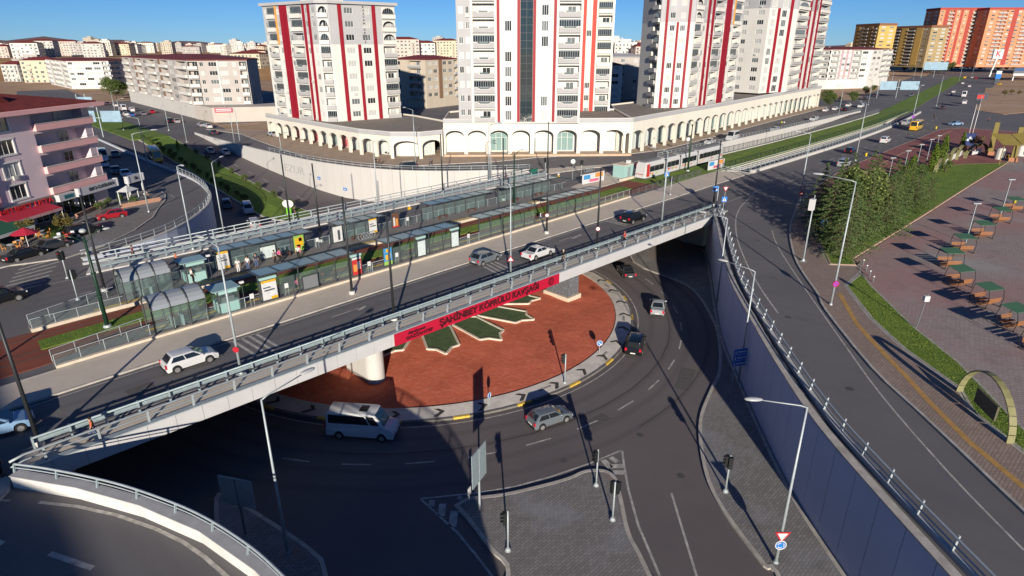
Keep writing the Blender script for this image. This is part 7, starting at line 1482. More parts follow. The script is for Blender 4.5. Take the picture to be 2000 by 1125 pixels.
for i, (px, py, k, s) in enumerate(((1905, 296, 'old', 1.1), (1800, 350, 'shrub', 1.6), (1780, 352, 'shrub', 1.3), (1845, 338, 'shrub', 1.4), (1760, 352, 'shrub', 1.5))):
    u, v = P(px, py); tree(k, u, v, .15, i, s, ['loose olive-brown bush before the gate pylons', 'green shrub behind the tree group, fourth from left', 'green shrub behind the tree group, third from left', 'green shrub beside the cypresses', 'green shrub behind the tree group, leftmost'][i], None, 'park_shrub', 'shrub')
# clipped shrubs along the median, trees at the back
n_ = 0
for i in range(17):
    v = 126+i*4.2; u = MED_L(v)+1.0+(.3 if i % 2 else 0); tree('shrub', u, v, zramp(v)+.2, i, rg.uniform(.7, 1.0), 'small shrub on the near edge of the ramp median, %s from the bridge' % ORD[i], 'shrubs of the ramp median', 'median_shrub', 'shrub')
for i in range(9):
    v = 118+i*7.5; u = MED_R(v)-1.2; tree('shrub', u, v, zramp(v)+.2, i, rg.uniform(.7, .95), 'small shrub on the far edge of the ramp median, %s from the bridge' % ORD[i], 'shrubs of the ramp median', 'median_shrub', 'shrub')
u, v = P(349, 296); tree('col1', u, v, .1, 0, .7, 'thin yellow-green young tree standing on the ramp median')
for i, (px, py, s, lab) in enumerate(((218, 190, 1.5, 'dense green tree left of the long white block, left of three'), (228, 194, 1.4, 'dense green tree left of the long white block, middle of three'), (240, 193, 1.2, 'dense green tree left of the long white block, right of three'))): u, v = P(px, py); tree('br1', u, v, 0, i, s, lab, 'trees by the long white block')
for i in range(26):
    px = 1768+i*8.2+rg.uniform(-3, 3); py = 141+rg.uniform(-4, 2)-(3 if px > 1870 else 0); u, v = P(px, py); tree('far', u, v, 0, rg.uniform(0, 6), rg.uniform(1.1, 1.9), 'dark tree at the foot of the yellow and orange blocks, %s from the left' % ORD[i], 'tree belt below the high-rises')
for i, (px, py, s) in enumerate(((1612, 205, 1.0), (1620, 210, .9), (1640, 198, .7), (1665, 202, .8), (1690, 186, .7), (1728, 170, .8), (1705, 180, .6))): u, v = P(px, py); tree('old' if i % 3 == 2 else 'br1', u, v, 0, i, s, 'garden tree on the terraces beyond the arcade end, %s from the left' % ['first', 'second', 'third', 'fourth', 'fifth', 'seventh', 'sixth'][i], 'garden trees beyond the arcade')
for i, (px, py, s) in enumerate(((1962, 188, 1.0), (1975, 184, .8), (1990, 186, .8))): u, v = P(px, py); tree('old', u, v, 0, i, s, 'dry bush on the sandy lot, %s of three' % ['left', 'middle', 'right'][i], 'bushes of the sandy lot', 'lot_bush', 'shrub')
for i, (px, py, k) in enumerate(((62, 466, 'old'), (52, 470, 'old'), (128, 455, 'old'), (197, 412, 'shrub'), (212, 404, 'shrub'), (236, 398, 'shrub'), (262, 402, 'shrub'), (152, 420, 'shrub'))): u, v = P(px, py); tree(k, u, v, .12, i, .8, ['olive shrub on the cafe terrace, right one', 'olive shrub on the cafe terrace, left one', 'olive shrub on the cafe lawn', 'potted green shrub before the white sign, left', 'potted green shrub before the white sign, middle', 'potted green shrub before the small sign', 'green shrub on the brick planter', 'green shrub beside the shop column'][i], None, 'terrace_shrub', 'shrub')
GT = leafmat('grass_blades', (.1, .16, .025), (.15, .22, .035), (.24, .27, .06))
def tufts(name, label, poly, z, n, seed, h=.16):
    rg = random.Random(seed); b = MB(); xs = [p[0] for p in poly]; ys = [p[1] for p in poly]; k = 0
    def inside(x, y):
        c = False; j = len(poly)-1
        for i in range(len(poly)):
            (xi, yi), (xj, yj) = poly[i], poly[j]
            if (yi > y) != (yj > y) and x < (xj-xi)*(y-yi)/(yj-yi+1e-9)+xi: c = not c
            j = i
        return c
    while k < n:
        x, y = rg.uniform(min(xs), max(xs)), rg.uniform(min(ys), max(ys))
        if not inside(x, y): continue
        k += 1; a = rg.uniform(0, 6.28); w = rg.uniform(.02, .05); hh = h*rg.uniform(.5, 1.3); lx, ly = rg.gauss(0, .08), rg.gauss(0, .08)
        b.add([(x-cos(a)*w, y-sin(a)*w, z), (x+cos(a)*w, y+sin(a)*w, z), (x+lx, y+ly, z+hh)], [(0, 1, 2)])
    o = b.obj(name, GT, fix=False); tag(o, label, 'grass'); o['kind'] = 'stuff'
tufts('verge_grass', 'grass blades of the verge strip beside the slip footway', WALKF[:6]+GRF[:5][::-1], .16, 9000, 1, .05)
tufts('park_grass', 'grass blades of the park lawn', LAWN2, .2, 14000, 2, .055)
tufts('tram_grass', 'grass blades of the tram lawn', [(98.6, 60), (119.5, 60.1), (200, 61.2), (235, 62.8), (230, 69.8), (174, 68.3), (98.6, 67.8)], .1, 12000, 3, .06)
tufts('track_grass', 'grass blades between the tram rails', [(4.8, 61.1), (14, 61.7), (92, 62.3), (92, 64.5), (14, 63.9), (4.9, 63.1)], .13, 6000, 4, .05)
# ---------------------------------------------------------------- park furniture
CANG = mat('canopy_green', (.05, .13, .075), .75, .1, 2); WOOD = mat('bench_wood', (.27, .115, .045), .6, .2, 5); BLK = mat('swing_steel', (.012, .014, .014), .5)
def swing_proto():
    d = {}
    d['canopy'] = MB().add([(-1.25, -.95, 2.05), (1.25, -.95, 2.05), (1.25, .95, 2.3), (-1.25, .95, 2.3), (-1.25, -.95, 2.0), (1.25, -.95, 2.0), (1.25, .95, 2.25), (-1.25, .95, 2.25)], [(0, 1, 2, 3), (7, 6, 5, 4), (0, 4, 5, 1), (1, 5, 6, 2), (2, 6, 7, 3), (3, 7, 4, 0)]).mesh('canopy', CANG)
    def side(x): return MB().tube([(x, -1.15, .05), (x, -.5, .0), (x, .5, .0), (x, 1.15, .05)], .05, 5).tube([(x, -1.0, .05), (x, -1.2, 1.0), (x, -.9, 2.0)], .04, 5).tube([(x, 1.0, .05), (x, 1.2, 1.0), (x, .9, 2.2)], .04, 5)
    d['side_frame'] = [side(-1.15).mesh('side_frame', BLK), side(1.15).mesh('side_frame', BLK)]
    def seat(s):
        b = []
        for k in range(4): b.append(MB().box(-1.05, 1.05, s*(.35+k*.13)-.055, s*(.35+k*.13)+.055, .45, .49).mesh('slat', WOOD))
        for k in range(3): b.append(MB().box(-1.05, 1.05, s*(.92+k*.03)-.02, s*(.92+k*.03)+.02, .6+k*.17, .72+k*.17).mesh('slat', WOOD))
        return b
    d['slats'] = seat(-1)+seat(1); d['floor'] = MB().box(-1.0, 1.0, -.3, .3, .16, .2).mesh('footboard', WOOD); return d
SW = swing_proto()
for i, (px, py, a) in enumerate(((1985, 386, 0), (1959, 406, 0), (1924, 433, 0), (1886, 459, 0), (1861, 487, 0), (1880, 521, 12), (1934, 556, 16), (1988, 597, 18), (2040, 640, 18))):
    u, v = P(px, py, 2.2); e = empty('canopy_swing', (u, v, .07), radians(-45+a), 'rocking picnic bench with green canopy, %s from the far end of the row' % ['first', 'second', 'third', 'fourth', 'fifth', 'sixth', 'seventh', 'eighth', 'ninth'][i], 'picnic bench', 'canopied benches on the plaza'); e.scale = (.82, .82, .92); link('canopy', SW['canopy'], None, e); link('footboard', SW['floor'], None, e)
    for m_ in SW['side_frame']: link('side_frame', m_, None, e)
    for m_ in SW['slats']: link('slat', m_, None, e)
# arches of pale boards
ARCHM = mat('arch_boards', (.22, .21, .1), .7, .15, 2)
def park_arch(label, p0, p1, h, w=.5, board=True):
    a = Vector(p0); b = Vector(p1); d = b-a; Lr = d.length; e = empty('park_arch', (a.x, a.y, .1), atan2(d.y, d.x), label, 'arch'); n = 16
    pts = [(Lr/2-Lr/2*cos(pi*i/n), h*sin(pi*i/n)) for i in range(n+1)]
    for i in range(n):
        (x0, z0), (x1, z1) = pts[i], pts[i+1]; dx_, dz_ = x1-x0, z1-z0; l_ = hypot(dx_, dz_); nx, nz = -dz_/l_*.1, dx_/l_*.1; g = .03
        MB().add([(x0+dx_*g, -w, z0+dz_*g), (x1-dx_*g, -w, z1-dz_*g), (x1-dx_*g, w, z1-dz_*g), (x0+dx_*g, w, z0+dz_*g), (x0+dx_*g+nx, -w, z0+dz_*g+nz), (x1-dx_*g+nx, -w, z1-dz_*g+nz), (x1-dx_*g+nx, w, z1-dz_*g+nz), (x0+dx_*g+nx, w, z0+dz_*g+nz)], [(3, 2, 1, 0), (4, 5, 6, 7), (0, 1, 5, 4), (1, 2, 6, 5), (2, 3, 7, 6), (3, 0, 4, 7)]).obj('board', ARCHM, e)
    if board: MB().box(Lr*.3, Lr*.7, -.06, .06, .4, 1.5).obj('notice', SWH if h < 2.9 else mat('notice_dark', (.1, .09, .06), .7), e)
park_arch('large pale board arch on the verge lawn at the lower right', P(1873, 768), P(1970, 868), 3.0, .22)
for i, (x0, y0, x1, y1, h) in enumerate(((1826, 338, 1838, 330, 2.4), (1838, 330, 1852, 321, 2.6), (1853, 320, 1868, 310, 2.8), (1867, 313, 1882, 304, 2.8), (1884, 310, 1926, 300, 2.8))): park_arch('pale board arch on the park lawn, %s from the cypresses' % ['first', 'second', 'third', 'fourth', 'fifth and widest'][i], P(x0, y0), P(x1, y1), h, .35)
GOLD = mat('gate_gold', (.2, .16, .04), .55, .1, 1)
for i, (x, y) in enumerate(((1932, 303), (1977, 316))):
    u, v = P(x, y); e = empty('gate_pylon', (u, v, .1), radians(10), 'tall leaning olive-gold gate pylon, %s one' % ['left', 'right'][i], 'gate'); MB().add([(-.7, -.5, 0), (.7, -.5, 0), (.7, .5, 0), (-.7, .5, 0), (.0, -.4, 7.4), (1.5, -.4, 7.4), (1.5, .5, 7.4), (.0, .5, 7.4)], [(0, 3, 2, 1), (4, 5, 6, 7), (0, 1, 5, 4), (1, 2, 6, 5), (2, 3, 7, 6), (3, 0, 4, 7)]).obj('shaft', GOLD, e); MB().add([(.55, -.52, .2), (.72, -.52, .2), (1.5, -.42, 7.3), (1.3, -.42, 7.3)], [(0, 1, 2, 3)]).obj('edge_trim', mat('gate_trim', (.4, .33, .12), .5), e, fix=False)
    MB().box(-1.0, 1.0, -.8, .8, 0, .9).obj('plinth', mat('plinth_brick', (.4, .18, .1), .8, .2, 3), e)
u, v = P(1955, 298, 3); u2, v2 = P(1990, 285, 5); e = empty('gate_canopy', (u, v, .1), 0, 'slanting olive panels between and behind the gate pylons', 'gate'); MB().add([(0, 0, 4.5), (3.5, -3.0, 4.2), (6, 0, 6.2), (2.5, 3, 6.4)], [(0, 1, 2, 3)]).obj('panel', GOLD, e); MB().add([(3.8, -3.2, 4.1), (8, -6, 5.0), (10, -3, 6.6), (6.2, -.2, 6.2)], [(0, 1, 2, 3)]).obj('panel', GOLD, e); MB().cyl((2, 0, 0), (2, 0, 5), .1, n=8).obj('post', GOLD, e); MB().cyl((7, -4, 0), (7, -4, 5.2), .1, n=8).obj('post', GOLD, e)
for i, (x, y) in enumerate(((1951, 312), (1992, 305))):
    u, v = P(x, y); e = empty('guard_booth', (u, v, .1), radians(-40), 'white rounded guard booth %s' % ['between the gate pylons', 'right of the right pylon'][i], 'booth'); MB().cyl((0, 0, 0), (0, 0, 2.3), .95, .9, 12).obj('body', WHITEW, e, smooth=False); MB().ell((0, 0, 2.3), .95, .95, .3, 12, 6).obj('roof', WHITEW, e, smooth=True); MB().box(-.25, .25, -1.0, -.88, .4, 2.0).obj('door', PANEM, e)
for i, (px, py) in enumerate(((1690, 308), (1827, 254), (1966, 312), (1862, 500), (1980, 400))):
    u, v = P(px, py); e = empty('yellow_bin', (u, v, .1), 0, 'yellow litter bin %s' % ['by the silver van kerb', 'by the yellow bus kerb', 'at the foot of the right gate pylon', 'beside the fifth canopied bench', 'beside the first canopied bench'][i], 'bin'); MB().cyl((0, 0, .25), (0, 0, 1.0), .25, .28, 10).obj('bucket', mat('bin_yellow', (.62, .45, .01), .5), e); MB().tube([(-.3, 0, 0), (-.3, 0, 1.15), (.3, 0, 1.15), (.3, 0, 0)], .03, 5).obj('frame', STEEL, e)
# short park lamps
for i, (x, y, h, z) in enumerate(((975, 295, 4.5, 0), (1055, 258, 4.5, 0), (1125, 225, 4.5, 0), (1178, 198, 4.5, 0), (1218, 178, 4.5, 0))):
    u, v = P(1380+x/2.679, 200+y/2.679, h); e = empty('park_lamp', (u, v, .13), radians(-45), 'short park lamp with a flat head on the pink footway, %s from the trees' % ['first', 'second', 'third', 'fourth', 'fifth'][i], 'lamp'); MB().cyl((0, 0, 0), (0, 0, h), .06, .045, 8).obj('pole', GALV, e); MB().box(-.5, .5, -.18, .18, h, h+.12).obj('lamp_head', GALVL, e)
for i, (x, y) in enumerate(((1907.6, 399), (1975, 352))):
    u, v = P(x, y, 5.2); e = empty('park_lamp', (u, v, .06), radians(-45), 'plaza lamp with a flat head beside the %s bench' % ['third', 'first'][i], 'lamp'); MB().cyl((0, 0, 0), (0, 0, 5.2), .06, .045, 8).obj('pole', GALV, e); MB().box(-.5, .5, -.18, .18, 5.2, 5.32).obj('lamp_head', GALVL, e)
u, v = P(1789, 643); e = empty('box_pole', (u, v, .1), radians(-45), 'thin dark pole with a white box beside the verge lawn', 'pole'); MB().cyl((0, 0, 0), (.25, 0, 3.4), .05, n=8).obj('pole', GREY, e); MB().box(-.05, .4, -.2, .15, 2.7, 3.2).obj('box', SWH, e)
for i in range(4): u, v = P(1685+i*6.5, 519+i*11); e = empty('bollard', (u, v, .06), 0, 'short metal bollard at the plaza entrance, %s from the lawn tip' % ORD[i], 'bollard', 'bollards at the plaza entrance'); MB().cyl((0, 0, 0), (0, 0, .6), .07, n=8).obj('shaft', GREY, e); MB().ell((0, 0, .64), .1, .1, .1, 8, 5).obj('cap', SWH, e)
# blue hoarding, white poles near the gate
for i, (px, py) in enumerate(((1892, 264), (1899, 263))): u, v = P(px, py); o = lamp('white mast before the gate, %s of two' % ['left', 'right'][i], u, v, .1, 8.5, 0, 0, SWH, 'white_mast')
u, v = P(1890, 288); e = empty('blue_board', (u, v, .1), radians(-45), 'dark blue notice board with white discs near the gate', 'board'); MB().box(-1.3, 1.3, 0, .3, .4, 3.2).obj('board', mat('board_navy', (.015, .03, .12), .5), e); MB().box(-1.6, 1.6, -.2, .5, 3.2, 3.4).obj('roof', MATS['board_navy'], e)
for x in (-.5, .5, 0): MB().cyl((x, -.03, 2.3-abs(x)), (x, -.01, 2.3-abs(x)), .3, n=12).obj('disc', PP, e)
# direction sign gantries and the pylon sign in the distance
def gantry(label, px, py, spans, h, z=0.0):
    u, v = P(px, py, z); e = empty('sign_gantry', (u, v, z), radians(-45), label, 'gantry')
    for (x0, x1, z0, z1) in spans:
        MB().box(x0, x1, 0, .12, z0, z1).obj('board', mat('gantry_blue', (.24, .36, .46), .4, .2, .5), e)
        for k in range(1, 4): MB().box(x0, x1, -.04, 0, z0+(z1-z0)*k/4-.04, z0+(z1-z0)*k/4+.04).obj('rib', GALV, e)
    xs = [spans[0][0]-.5, spans[-1][1]+.3]
    MB().box(xs[0], xs[1], .15, .35, spans[0][2]+1, spans[0][2]+1.2).obj('beam', GALV, e)
    for x in (xs[0], (spans[0][1]+spans[-1][0])/2): MB().cyl((x, .25, 0), (x, .25, spans[0][3]+1), .14, n=8).obj('post', GALV, e)
gantry('pair of direction boards over the left street, nearer gantry', 190, 268, [(-3.3, .8, 4.2, 7.2), (2.4, 8.0, 4.2, 7.2)], 8)
gantry('pair of direction boards over the left street, farther gantry', 150, 232, [(2, 7, 4.0, 7.4)], 8)
gantry('direction boards beside the right-hand streets, nearer gantry', 1730, 192, [(-4, 4, 4, 8), (6, 15, 4, 8)], 9)
gantry('wide direction board far off at the right signal', 1800, 152, [(0, 19, 6, 12)], 12)
u, v = P(1932, 150); e = empty('pylon_sign', (u, v, 0), radians(-45), 'tall white store pylon sign with a red letter at the far right', 'sign'); MB().cyl((0, 0, 0), (2.2, 0, 14), .7, n=10).obj('pole', SWH, e); MB().box(-1.8, 6.2, -.6, .6, 14, 21.5).obj('sign_box', PWt, e); letters('lettering', 'K', 6.5, SRED, e, (2.2, -.65, 18), 0, depth=.04, bold=.05)
u, v = P(1975, 158); e = empty('petrol_station', (u, v, 0), radians(-45), 'grey and blue petrol station canopy at the right edge', 'building'); MB().box(0, 40, 0, 22, 5, 7).obj('canopy', mat('canopy_grey', (.12, .13, .14), .6), e); MB().box(0, 40, -.1, 0, 6.9, 9.0).obj('fascia', mat('fascia_navy', (.03, .08, .22), .5), e); MB().box(0, 14, -.2, -.1, 3.6, 5.2).obj('sign_band', PWt, e)
for x in (2, 12, 24): MB().box(x, x+.8, 2, 3, 0, 5).obj('column', SWH, e)
u, v = P(1945, 164); e = empty('price_totem', (u, v, 0), radians(-45), 'blue and white price totem before the petrol station', 'sign'); MB().box(-1.6, 1.6, -.3, .3, 0, 3.4).obj('base', PDk, e); MB().box(-1.8, 1.8, -.35, .35, 3.4, 6.4).obj('blue_panel', BLUE, e); MB().box(-1.8, 1.8, -.35, .35, 6.4, 8.4).obj('white_panel', PWt, e)
u, v = P(1912, 212); e = empty('billboard', (u, v, 0), radians(-45), 'dark billboard on a post beside the right-hand road', 'billboard'); MB().cyl((0, 0, 0), (0, 0, 5), .2, n=8).obj('post', GREY, e); MB().box(-2.3, 2.3, -.1, .1, 3.4, 6.0).obj('board', PDk, e); MB().box(-2.0, .8, -.13, -.1, 3.9, 5.4).obj('poster', PR_, e)
# cafe terrace: parasols, tables, planters, brick edging
for i, (px, py, c) in enumerate(((58, 488, 'awning_red'),)):
    u, v = P(px, py); e = empty('parasol', (u, v, .12), i, 'red cafe parasol %s' % ['beside the black saloon', 'at the left picture edge'][i], 'parasol'); MB().cyl((0, 0, 0), (0, 0, 2.5), .04, n=6).obj('pole', SWH, e); MB().cyl((0, 0, 2.1), (0, 0, 2.8), 1.6, .05, 8).obj('canopy', MATS[c], e)
for i, (px, py) in enumerate(((84, 462), (40, 482), (88, 468), (24, 490))):
    u, v = P(px, py); e = empty('cafe_table', (u, v, .12), i, 'small cafe table with orange chairs, %s on the terrace' % ['rear right', 'front left', 'right', 'leftmost'][i], 'table'); MB().cyl((0, 0, .72), (0, 0, .76), .4, n=10).obj('top', PWt, e); MB().cyl((0, 0, 0), (0, 0, .72), .05, n=6).obj('leg', GREY, e)
    for s in (-1, 1): MB().box(s*.75-.2, s*.75+.2, -.2, .2, .4, .46).box(s*.93-.03, s*.93+.03, -.2, .2, .46, .9).box(s*.75-.18, s*.75-.14, -.18, -.14, 0, .4).box(s*.75+.14, s*.75+.18, .14, .18, 0, .4).obj('chair_seat', POr, e)
bw = empty('brick_planter', (*P(150, 428), .12), pang+.2, 'low reddish brick planter wall before the pink house', 'planter')
for r in range(3):
    for k in range(14): MB().box(k*.5+(r % 2)*.25, k*.5+.47+(r % 2)*.25, -.12, .12, r*.22, r*.22+.2).obj('brick', mat('planter_brick', (.45, .25, .17), .85, .25, 4), bw)
bw = empty('brick_planter', (*P(238, 408), .12), pang-.5, 'low brick planter wall at the street corner by the lamp', 'planter')
for r in range(3):
    for k in range(12): MB().box(k*.5+(r % 2)*.25, k*.5+.47+(r % 2)*.25, -.12, .12, r*.22, r*.22+.2).obj('brick', MATS['planter_brick'], bw)
pv_ = empty('garden_pavilion', (*P(255, 398), .12), pang, 'small white roofed pavilion at the street corner', 'pavilion'); MB().add([(-1.4, -1, 2.1), (1.4, -1, 2.1), (1.4, 1, 2.1), (-1.4, 1, 2.1), (0, 0, 2.9)], [(0, 1, 4), (1, 2, 4), (2, 3, 4), (3, 0, 4), (3, 2, 1, 0)]).obj('roof', PWt, pv_)
for x in (-1.2, 1.2):
    for y in (-.8, .8): MB().box(x-.06, x+.06, y-.06, y+.06, 0, 2.1).obj('post', PWt, pv_)
# motorcycles
def moto(label, px, py, a, m):
    u, v = P(px, py); e = empty('motorcycle', (u, v, .12), a, label, 'motorcycle'); R_ = .29
    for x in (-.62, .62): MB().tube([(x+R_*cos(t), 0, .3+R_*sin(t)) for t in [2*pi*i/12 for i in range(13)]], .055, 5).obj('wheel', TYRE, e)
    MB().ell((.1, 0, .78), .32, .15, .16, 8, 5).obj('tank', m, e, smooth=True); MB().box(-.65, -.1, -.13, .13, .72, .82).obj('seat', TRIM, e); MB().box(-.25, .3, -.14, .14, .3, .62).obj('engine', GREY, e); MB().tube([(.62, 0, .3), (.42, 0, .95), (.36, -.3, 1.02)], .03, 5).tube([(.42, 0, .95), (.36, .3, 1.02)], .03, 5).obj('fork', STEEL, e); MB().box(-.95, -.6, -.2, .2, .85, 1.2).obj('top_box', PR_ if m is PR_ else PWt, e)
moto('motorcycle with white top box parked by the cafe lawn', 122, 470, 1.2, PDk); moto('red motorcycle parked in the middle of three by the cafe lawn', 140, 472, 1.0, PR_); moto('dark motorcycle parked rightmost of three by the cafe lawn', 150, 466, 1.1, PDk)
moto('motorcycle ridden along the arcade street', 1526, 246, 2.6, PDk)
# ---------------------------------------------------------------- people
def skin(joints, edges, name, m, sub=1, root=0):
    me = bpy.data.meshes.new(name); me.from_pydata([j[0] for j in joints], edges, []); o = bpy.data.objects.new(name, me); C.objects.link(o); md = o.modifiers.new('Skin', 'SKIN'); md.use_smooth_shade = True
    sv = me.skin_vertices[0].data
    for i, j in enumerate(joints): sv[i].radius = (j[1], j[2] if len(j) > 2 else j[1]); sv[i].use_root = (i == root)
    if sub: s = o.modifiers.new('Sub', 'SUBSURF'); s.levels = sub; s.render_levels = sub
    dg = bpy.context.evaluated_depsgraph_get(); r = bpy.data.meshes.new_from_object(o.evaluated_get(dg)); r.name = name; bpy.data.objects.remove(o); bpy.data.meshes.remove(me); r.materials.clear(); r.materials.append(m); return r
SKINM = mat('skin', (.42, .24, .16), .6); CLO = lambda n, c: mat('cloth_'+n, c, .85, .15, 6)
def figure(pose):
    J = {}; st = .0
    hip = .93 if pose != 'sit' else .5
    J['pel'] = (0, 0, hip); J['sp'] = (0, -.01, hip+.2); J['ch'] = (0, 0, hip+.4); J['nk'] = (0, .01, hip+.54); J['hb'] = (0, .03, hip+.62); J['hm'] = (0, .035, hip+.70); J['ht'] = (0, .02, hip+.78); J['ns'] = (0, .13, hip+.68)
    for s, k in ((-1, 'L'), (1, 'R')):
        f = {'stand': .0, 'walk': .22*s, 'sit': .0}[pose]; a = {'stand': .05, 'walk': -.16*s, 'sit': .2}[pose]
        J['sh'+k] = (.17*s, 0, hip+.47); J['el'+k] = (.24*s, a*.5-.03, hip+.2); J['wr'+k] = (.24*s, a+.06, hip-.03 if pose != 'sit' else hip+.12); J['hd'+k] = (.24*s, a+.09, hip-.11 if pose != 'sit' else hip+.1)
        for q in range(5): J['f%d%s' % (q, k)] = ((.24+.018*(q-2)*.2)*s, a+.06+.017*q, hip-.17-(.012 if q in (2, 3) else 0) if pose != 'sit' else hip+.06); J['g%d%s' % (q, k)] = ((.235+.01*(q-2)*.2)*s, a+.075+.017*q, hip-.2-(.015 if q in (2, 3) else 0) if pose != 'sit' else hip+.03)
        J['f0'+k] = (.2*s, a+.11, hip-.1 if pose != 'sit' else hip+.09); J['g0'+k] = (.19*s, a+.14, hip-.13 if pose != 'sit' else hip+.07)
        J['hp'+k] = (.09*s, 0, hip-.04)
        if pose == 'sit': J['kn'+k] = (.1*s, .42, hip); J['an'+k] = (.1*s, .44, .09); J['to'+k] = (.1*s, .6, .04)
        else: J['kn'+k] = (.1*s, f*.7+.03, .5); J['an'+k] = (.1*s, f*1.4-(.05 if f < 0 else 0), .09+(.04 if f < 0 else 0)); J['to'+k] = (.1*s, f*1.4+.15, .04)
    R = dict(pel=(.13, .1), sp=(.115, .09), ch=(.14, .1), nk=(.055,), hb=(.07, .08), hm=(.085, .1), ht=(.06, .07), ns=(.015,), sh=(.06,), el=(.042,), wr=(.03,), hd=(.035, .02), f=(.0095,), g=(.008,), hp=(.085,), kn=(.058,), an=(.04,), to=(.035,))
    rad = lambda n: R.get(n) or R.get(n[:2]) or R[n[0]]
    E = [('pel', 'sp'), ('sp', 'ch'), ('ch', 'nk'), ('nk', 'hb'), ('hb', 'hm'), ('hm', 'ht'), ('hm', 'ns')]
    for k in 'LR': E += [('ch', 'sh'+k), ('sh'+k, 'el'+k), ('el'+k, 'wr'+k), ('wr'+k, 'hd'+k), ('pel', 'hp'+k), ('hp'+k, 'kn'+k), ('kn'+k, 'an'+k), ('an'+k, 'to'+k)]+[('hd'+k, 'f%d%s' % (q, k)) for q in range(5)]+[('f%d%s' % (q, k), 'g%d%s' % (q, k)) for q in range(5)]
    def build(names, ed, grow, name, m, sub=1):
        ix = {n: i for i, n in enumerate(names)}; js = [(J[n], rad(n)[0]+grow, (rad(n)[1] if len(rad(n)) > 1 else rad(n)[0])+grow) for n in names]; return skin(js, [(ix[a], ix[b]) for a, b in ed if a in ix and b in ix], name, m, sub)
    d = {'body': build(list(J), E, 0, 'body', SKINM)}
    d['top'] = build(['pel', 'sp', 'ch', 'shL', 'shR', 'elL', 'elR'], E, .022, 'top', CLO('grey', (.2, .2, .2))); d['trousers'] = build(['pel', 'hpL', 'hpR', 'knL', 'knR', 'anL', 'anR'], E, .02, 'trousers', CLO('navy', (.02, .03, .06)))
    sh = MB()
    for k in 'LR': x, y, z = J['an'+k]; sh.ell((x, y+.08, z-.045), .055, .15, .05, 8, 5)
    d['shoes'] = sh.mesh('shoes', TRIM, True); x, y, z = J['hm']; d['hair'] = MB().ell((x, y-.03, z+.035), .1, .115, .1, 10, 6).mesh('hair', CLO('hair', (.02, .013, .01)), True)
    ey = MB()
    for s in (-1, 1): ey.ell((x+.035*s, y+.095, z), .012, .01, .01, 6, 4)
    d['eyes'] = ey.mesh('eyes', TRIM, True); return d
FG = {p: figure(p) for p in ('stand', 'walk', 'sit')}
def person(label, px, py, z, head, pose, top, trs, hair=None, extra=None, sc=1.0):
    u, v = P(px, py, z); h = P(*head, z); a = atan2(h[1]-v, h[0]-u)-pi/2; e = empty('person', (u, v, z), a, label, 'person'); e.scale = (sc, sc, sc); d = FG[pose]
    b = link('body', d['body'], None, e); link('eyes', d['eyes'], None, b); link('top', d['top'], CLO(*top), e); link('trousers', d['trousers'], CLO(*trs), e); link('shoes', d['shoes'], None, e); link('hair', d['hair'], CLO(*hair) if hair else None, e)
    return e
WT, NV, BK, RD, PK, BL, OR, BG = ('white', (.55, .55, .56)), ('navy', (.02, .03, .06)), ('black', (.012, .012, .014)), ('red', (.4, .03, .04)), ('pink', (.55, .1, .25)), ('jeans', (.06, .1, .2)), ('orange', (.5, .12, .05)), ('burgundy', (.12, .02, .04))
def bag(par, x, y, z, m, s=1.0, lab='bag', name='backpack'): MB().ell((x, y, z), .15*s, .1*s, .2*s, 8, 6).obj(name, CLO(*m), par, smooth=True)
e = person('walker in orange top and jeans on the near footway at the left', 187, 859, .16, (120, 880), 'walk', OR, BL)
e = person('person in dark coat and pale cap with white bags near the banner end', 1100, 515, .16, (1040, 535), 'walk', BK, BK, ('cap', (.5, .45, .38))); bag(e, -.28, .05, .55, WT, .9, name='carrier_bag'); bag(e, .28, .05, .55, WT, .8, name='carrier_bag')
e = person('person in red with a blue bag on the near footway right of the banner', 1219, 477, .16, (1280, 455), 'walk', RD, BK, ('scarf', (.35, .05, .06))); bag(e, .26, .05, .6, ('skyblue', (.12, .3, .55)), .9, name='carrier_bag')
person('person in burgundy on the far footway at the left', 262, 506, .16, (320, 492), 'walk', BG, BK)
person('person in dark clothes on the far footway above the median lawn', 577, 425, .16, (640, 410), 'walk', BK, BK)
person('person in dark clothes on the far footway near the green lamp', 989, 356, .16, (1040, 345), 'walk', NV, BK)
person('woman in long white coat waiting on the far platform', 467, 533, Z1, (470, 600), 'stand', WT, WT, ('scarf_green', (.1, .3, .28)))
person('man in white shirt and jeans waiting on the far platform', 486, 528, Z1, (440, 560), 'stand', WT, BL)
person('person in dark blue waiting before the wide white panel', 502, 522, Z1, (510, 600), 'stand', NV, BL)
e = person('person in black and white waiting, left of the pink backpack', 538, 516, Z1, (600, 530), 'stand', ('stripe', (.25, .25, .26)), BK)
e = person('person with a pink backpack waiting on the far platform', 548, 513, Z1, (600, 500), 'stand', PK, BK); bag(e, 0, -.17, 1.25, PK, 1.1)
e = person('woman in white with a pink bag at the yellow poster', 584, 506, Z1, (560, 560), 'stand', WT, BK); bag(e, -.25, .0, 1.0, PK, .8, name='shoulder_bag')
person('man in white shirt at the far kiosk', 377, 552, Z1, (420, 540), 'stand', WT, BK)
person('person in orange behind the far kiosk', 347, 520, Z1, (300, 530), 'stand', OR, BK)
e = person('person in pink sitting on the bench of the first near shelter', 583, 565, Z1, (570, 520), 'sit', PK, NV, ('scarf', (.35, .05, .06)))
e = person('person in red sitting on the bench right in the first near shelter', 628, 550, Z1, (618, 500), 'sit', RD, BK, ('scarf', (.35, .05, .06)))
person('pedestrian in black before the low arcade, left of two', 735, 323, .1, (760, 330), 'walk', BK, BK); person('pedestrian in dark brown before the low arcade, right of two', 742, 324, .1, (720, 330), 'walk', ('brown', (.06, .035, .03)), BK)
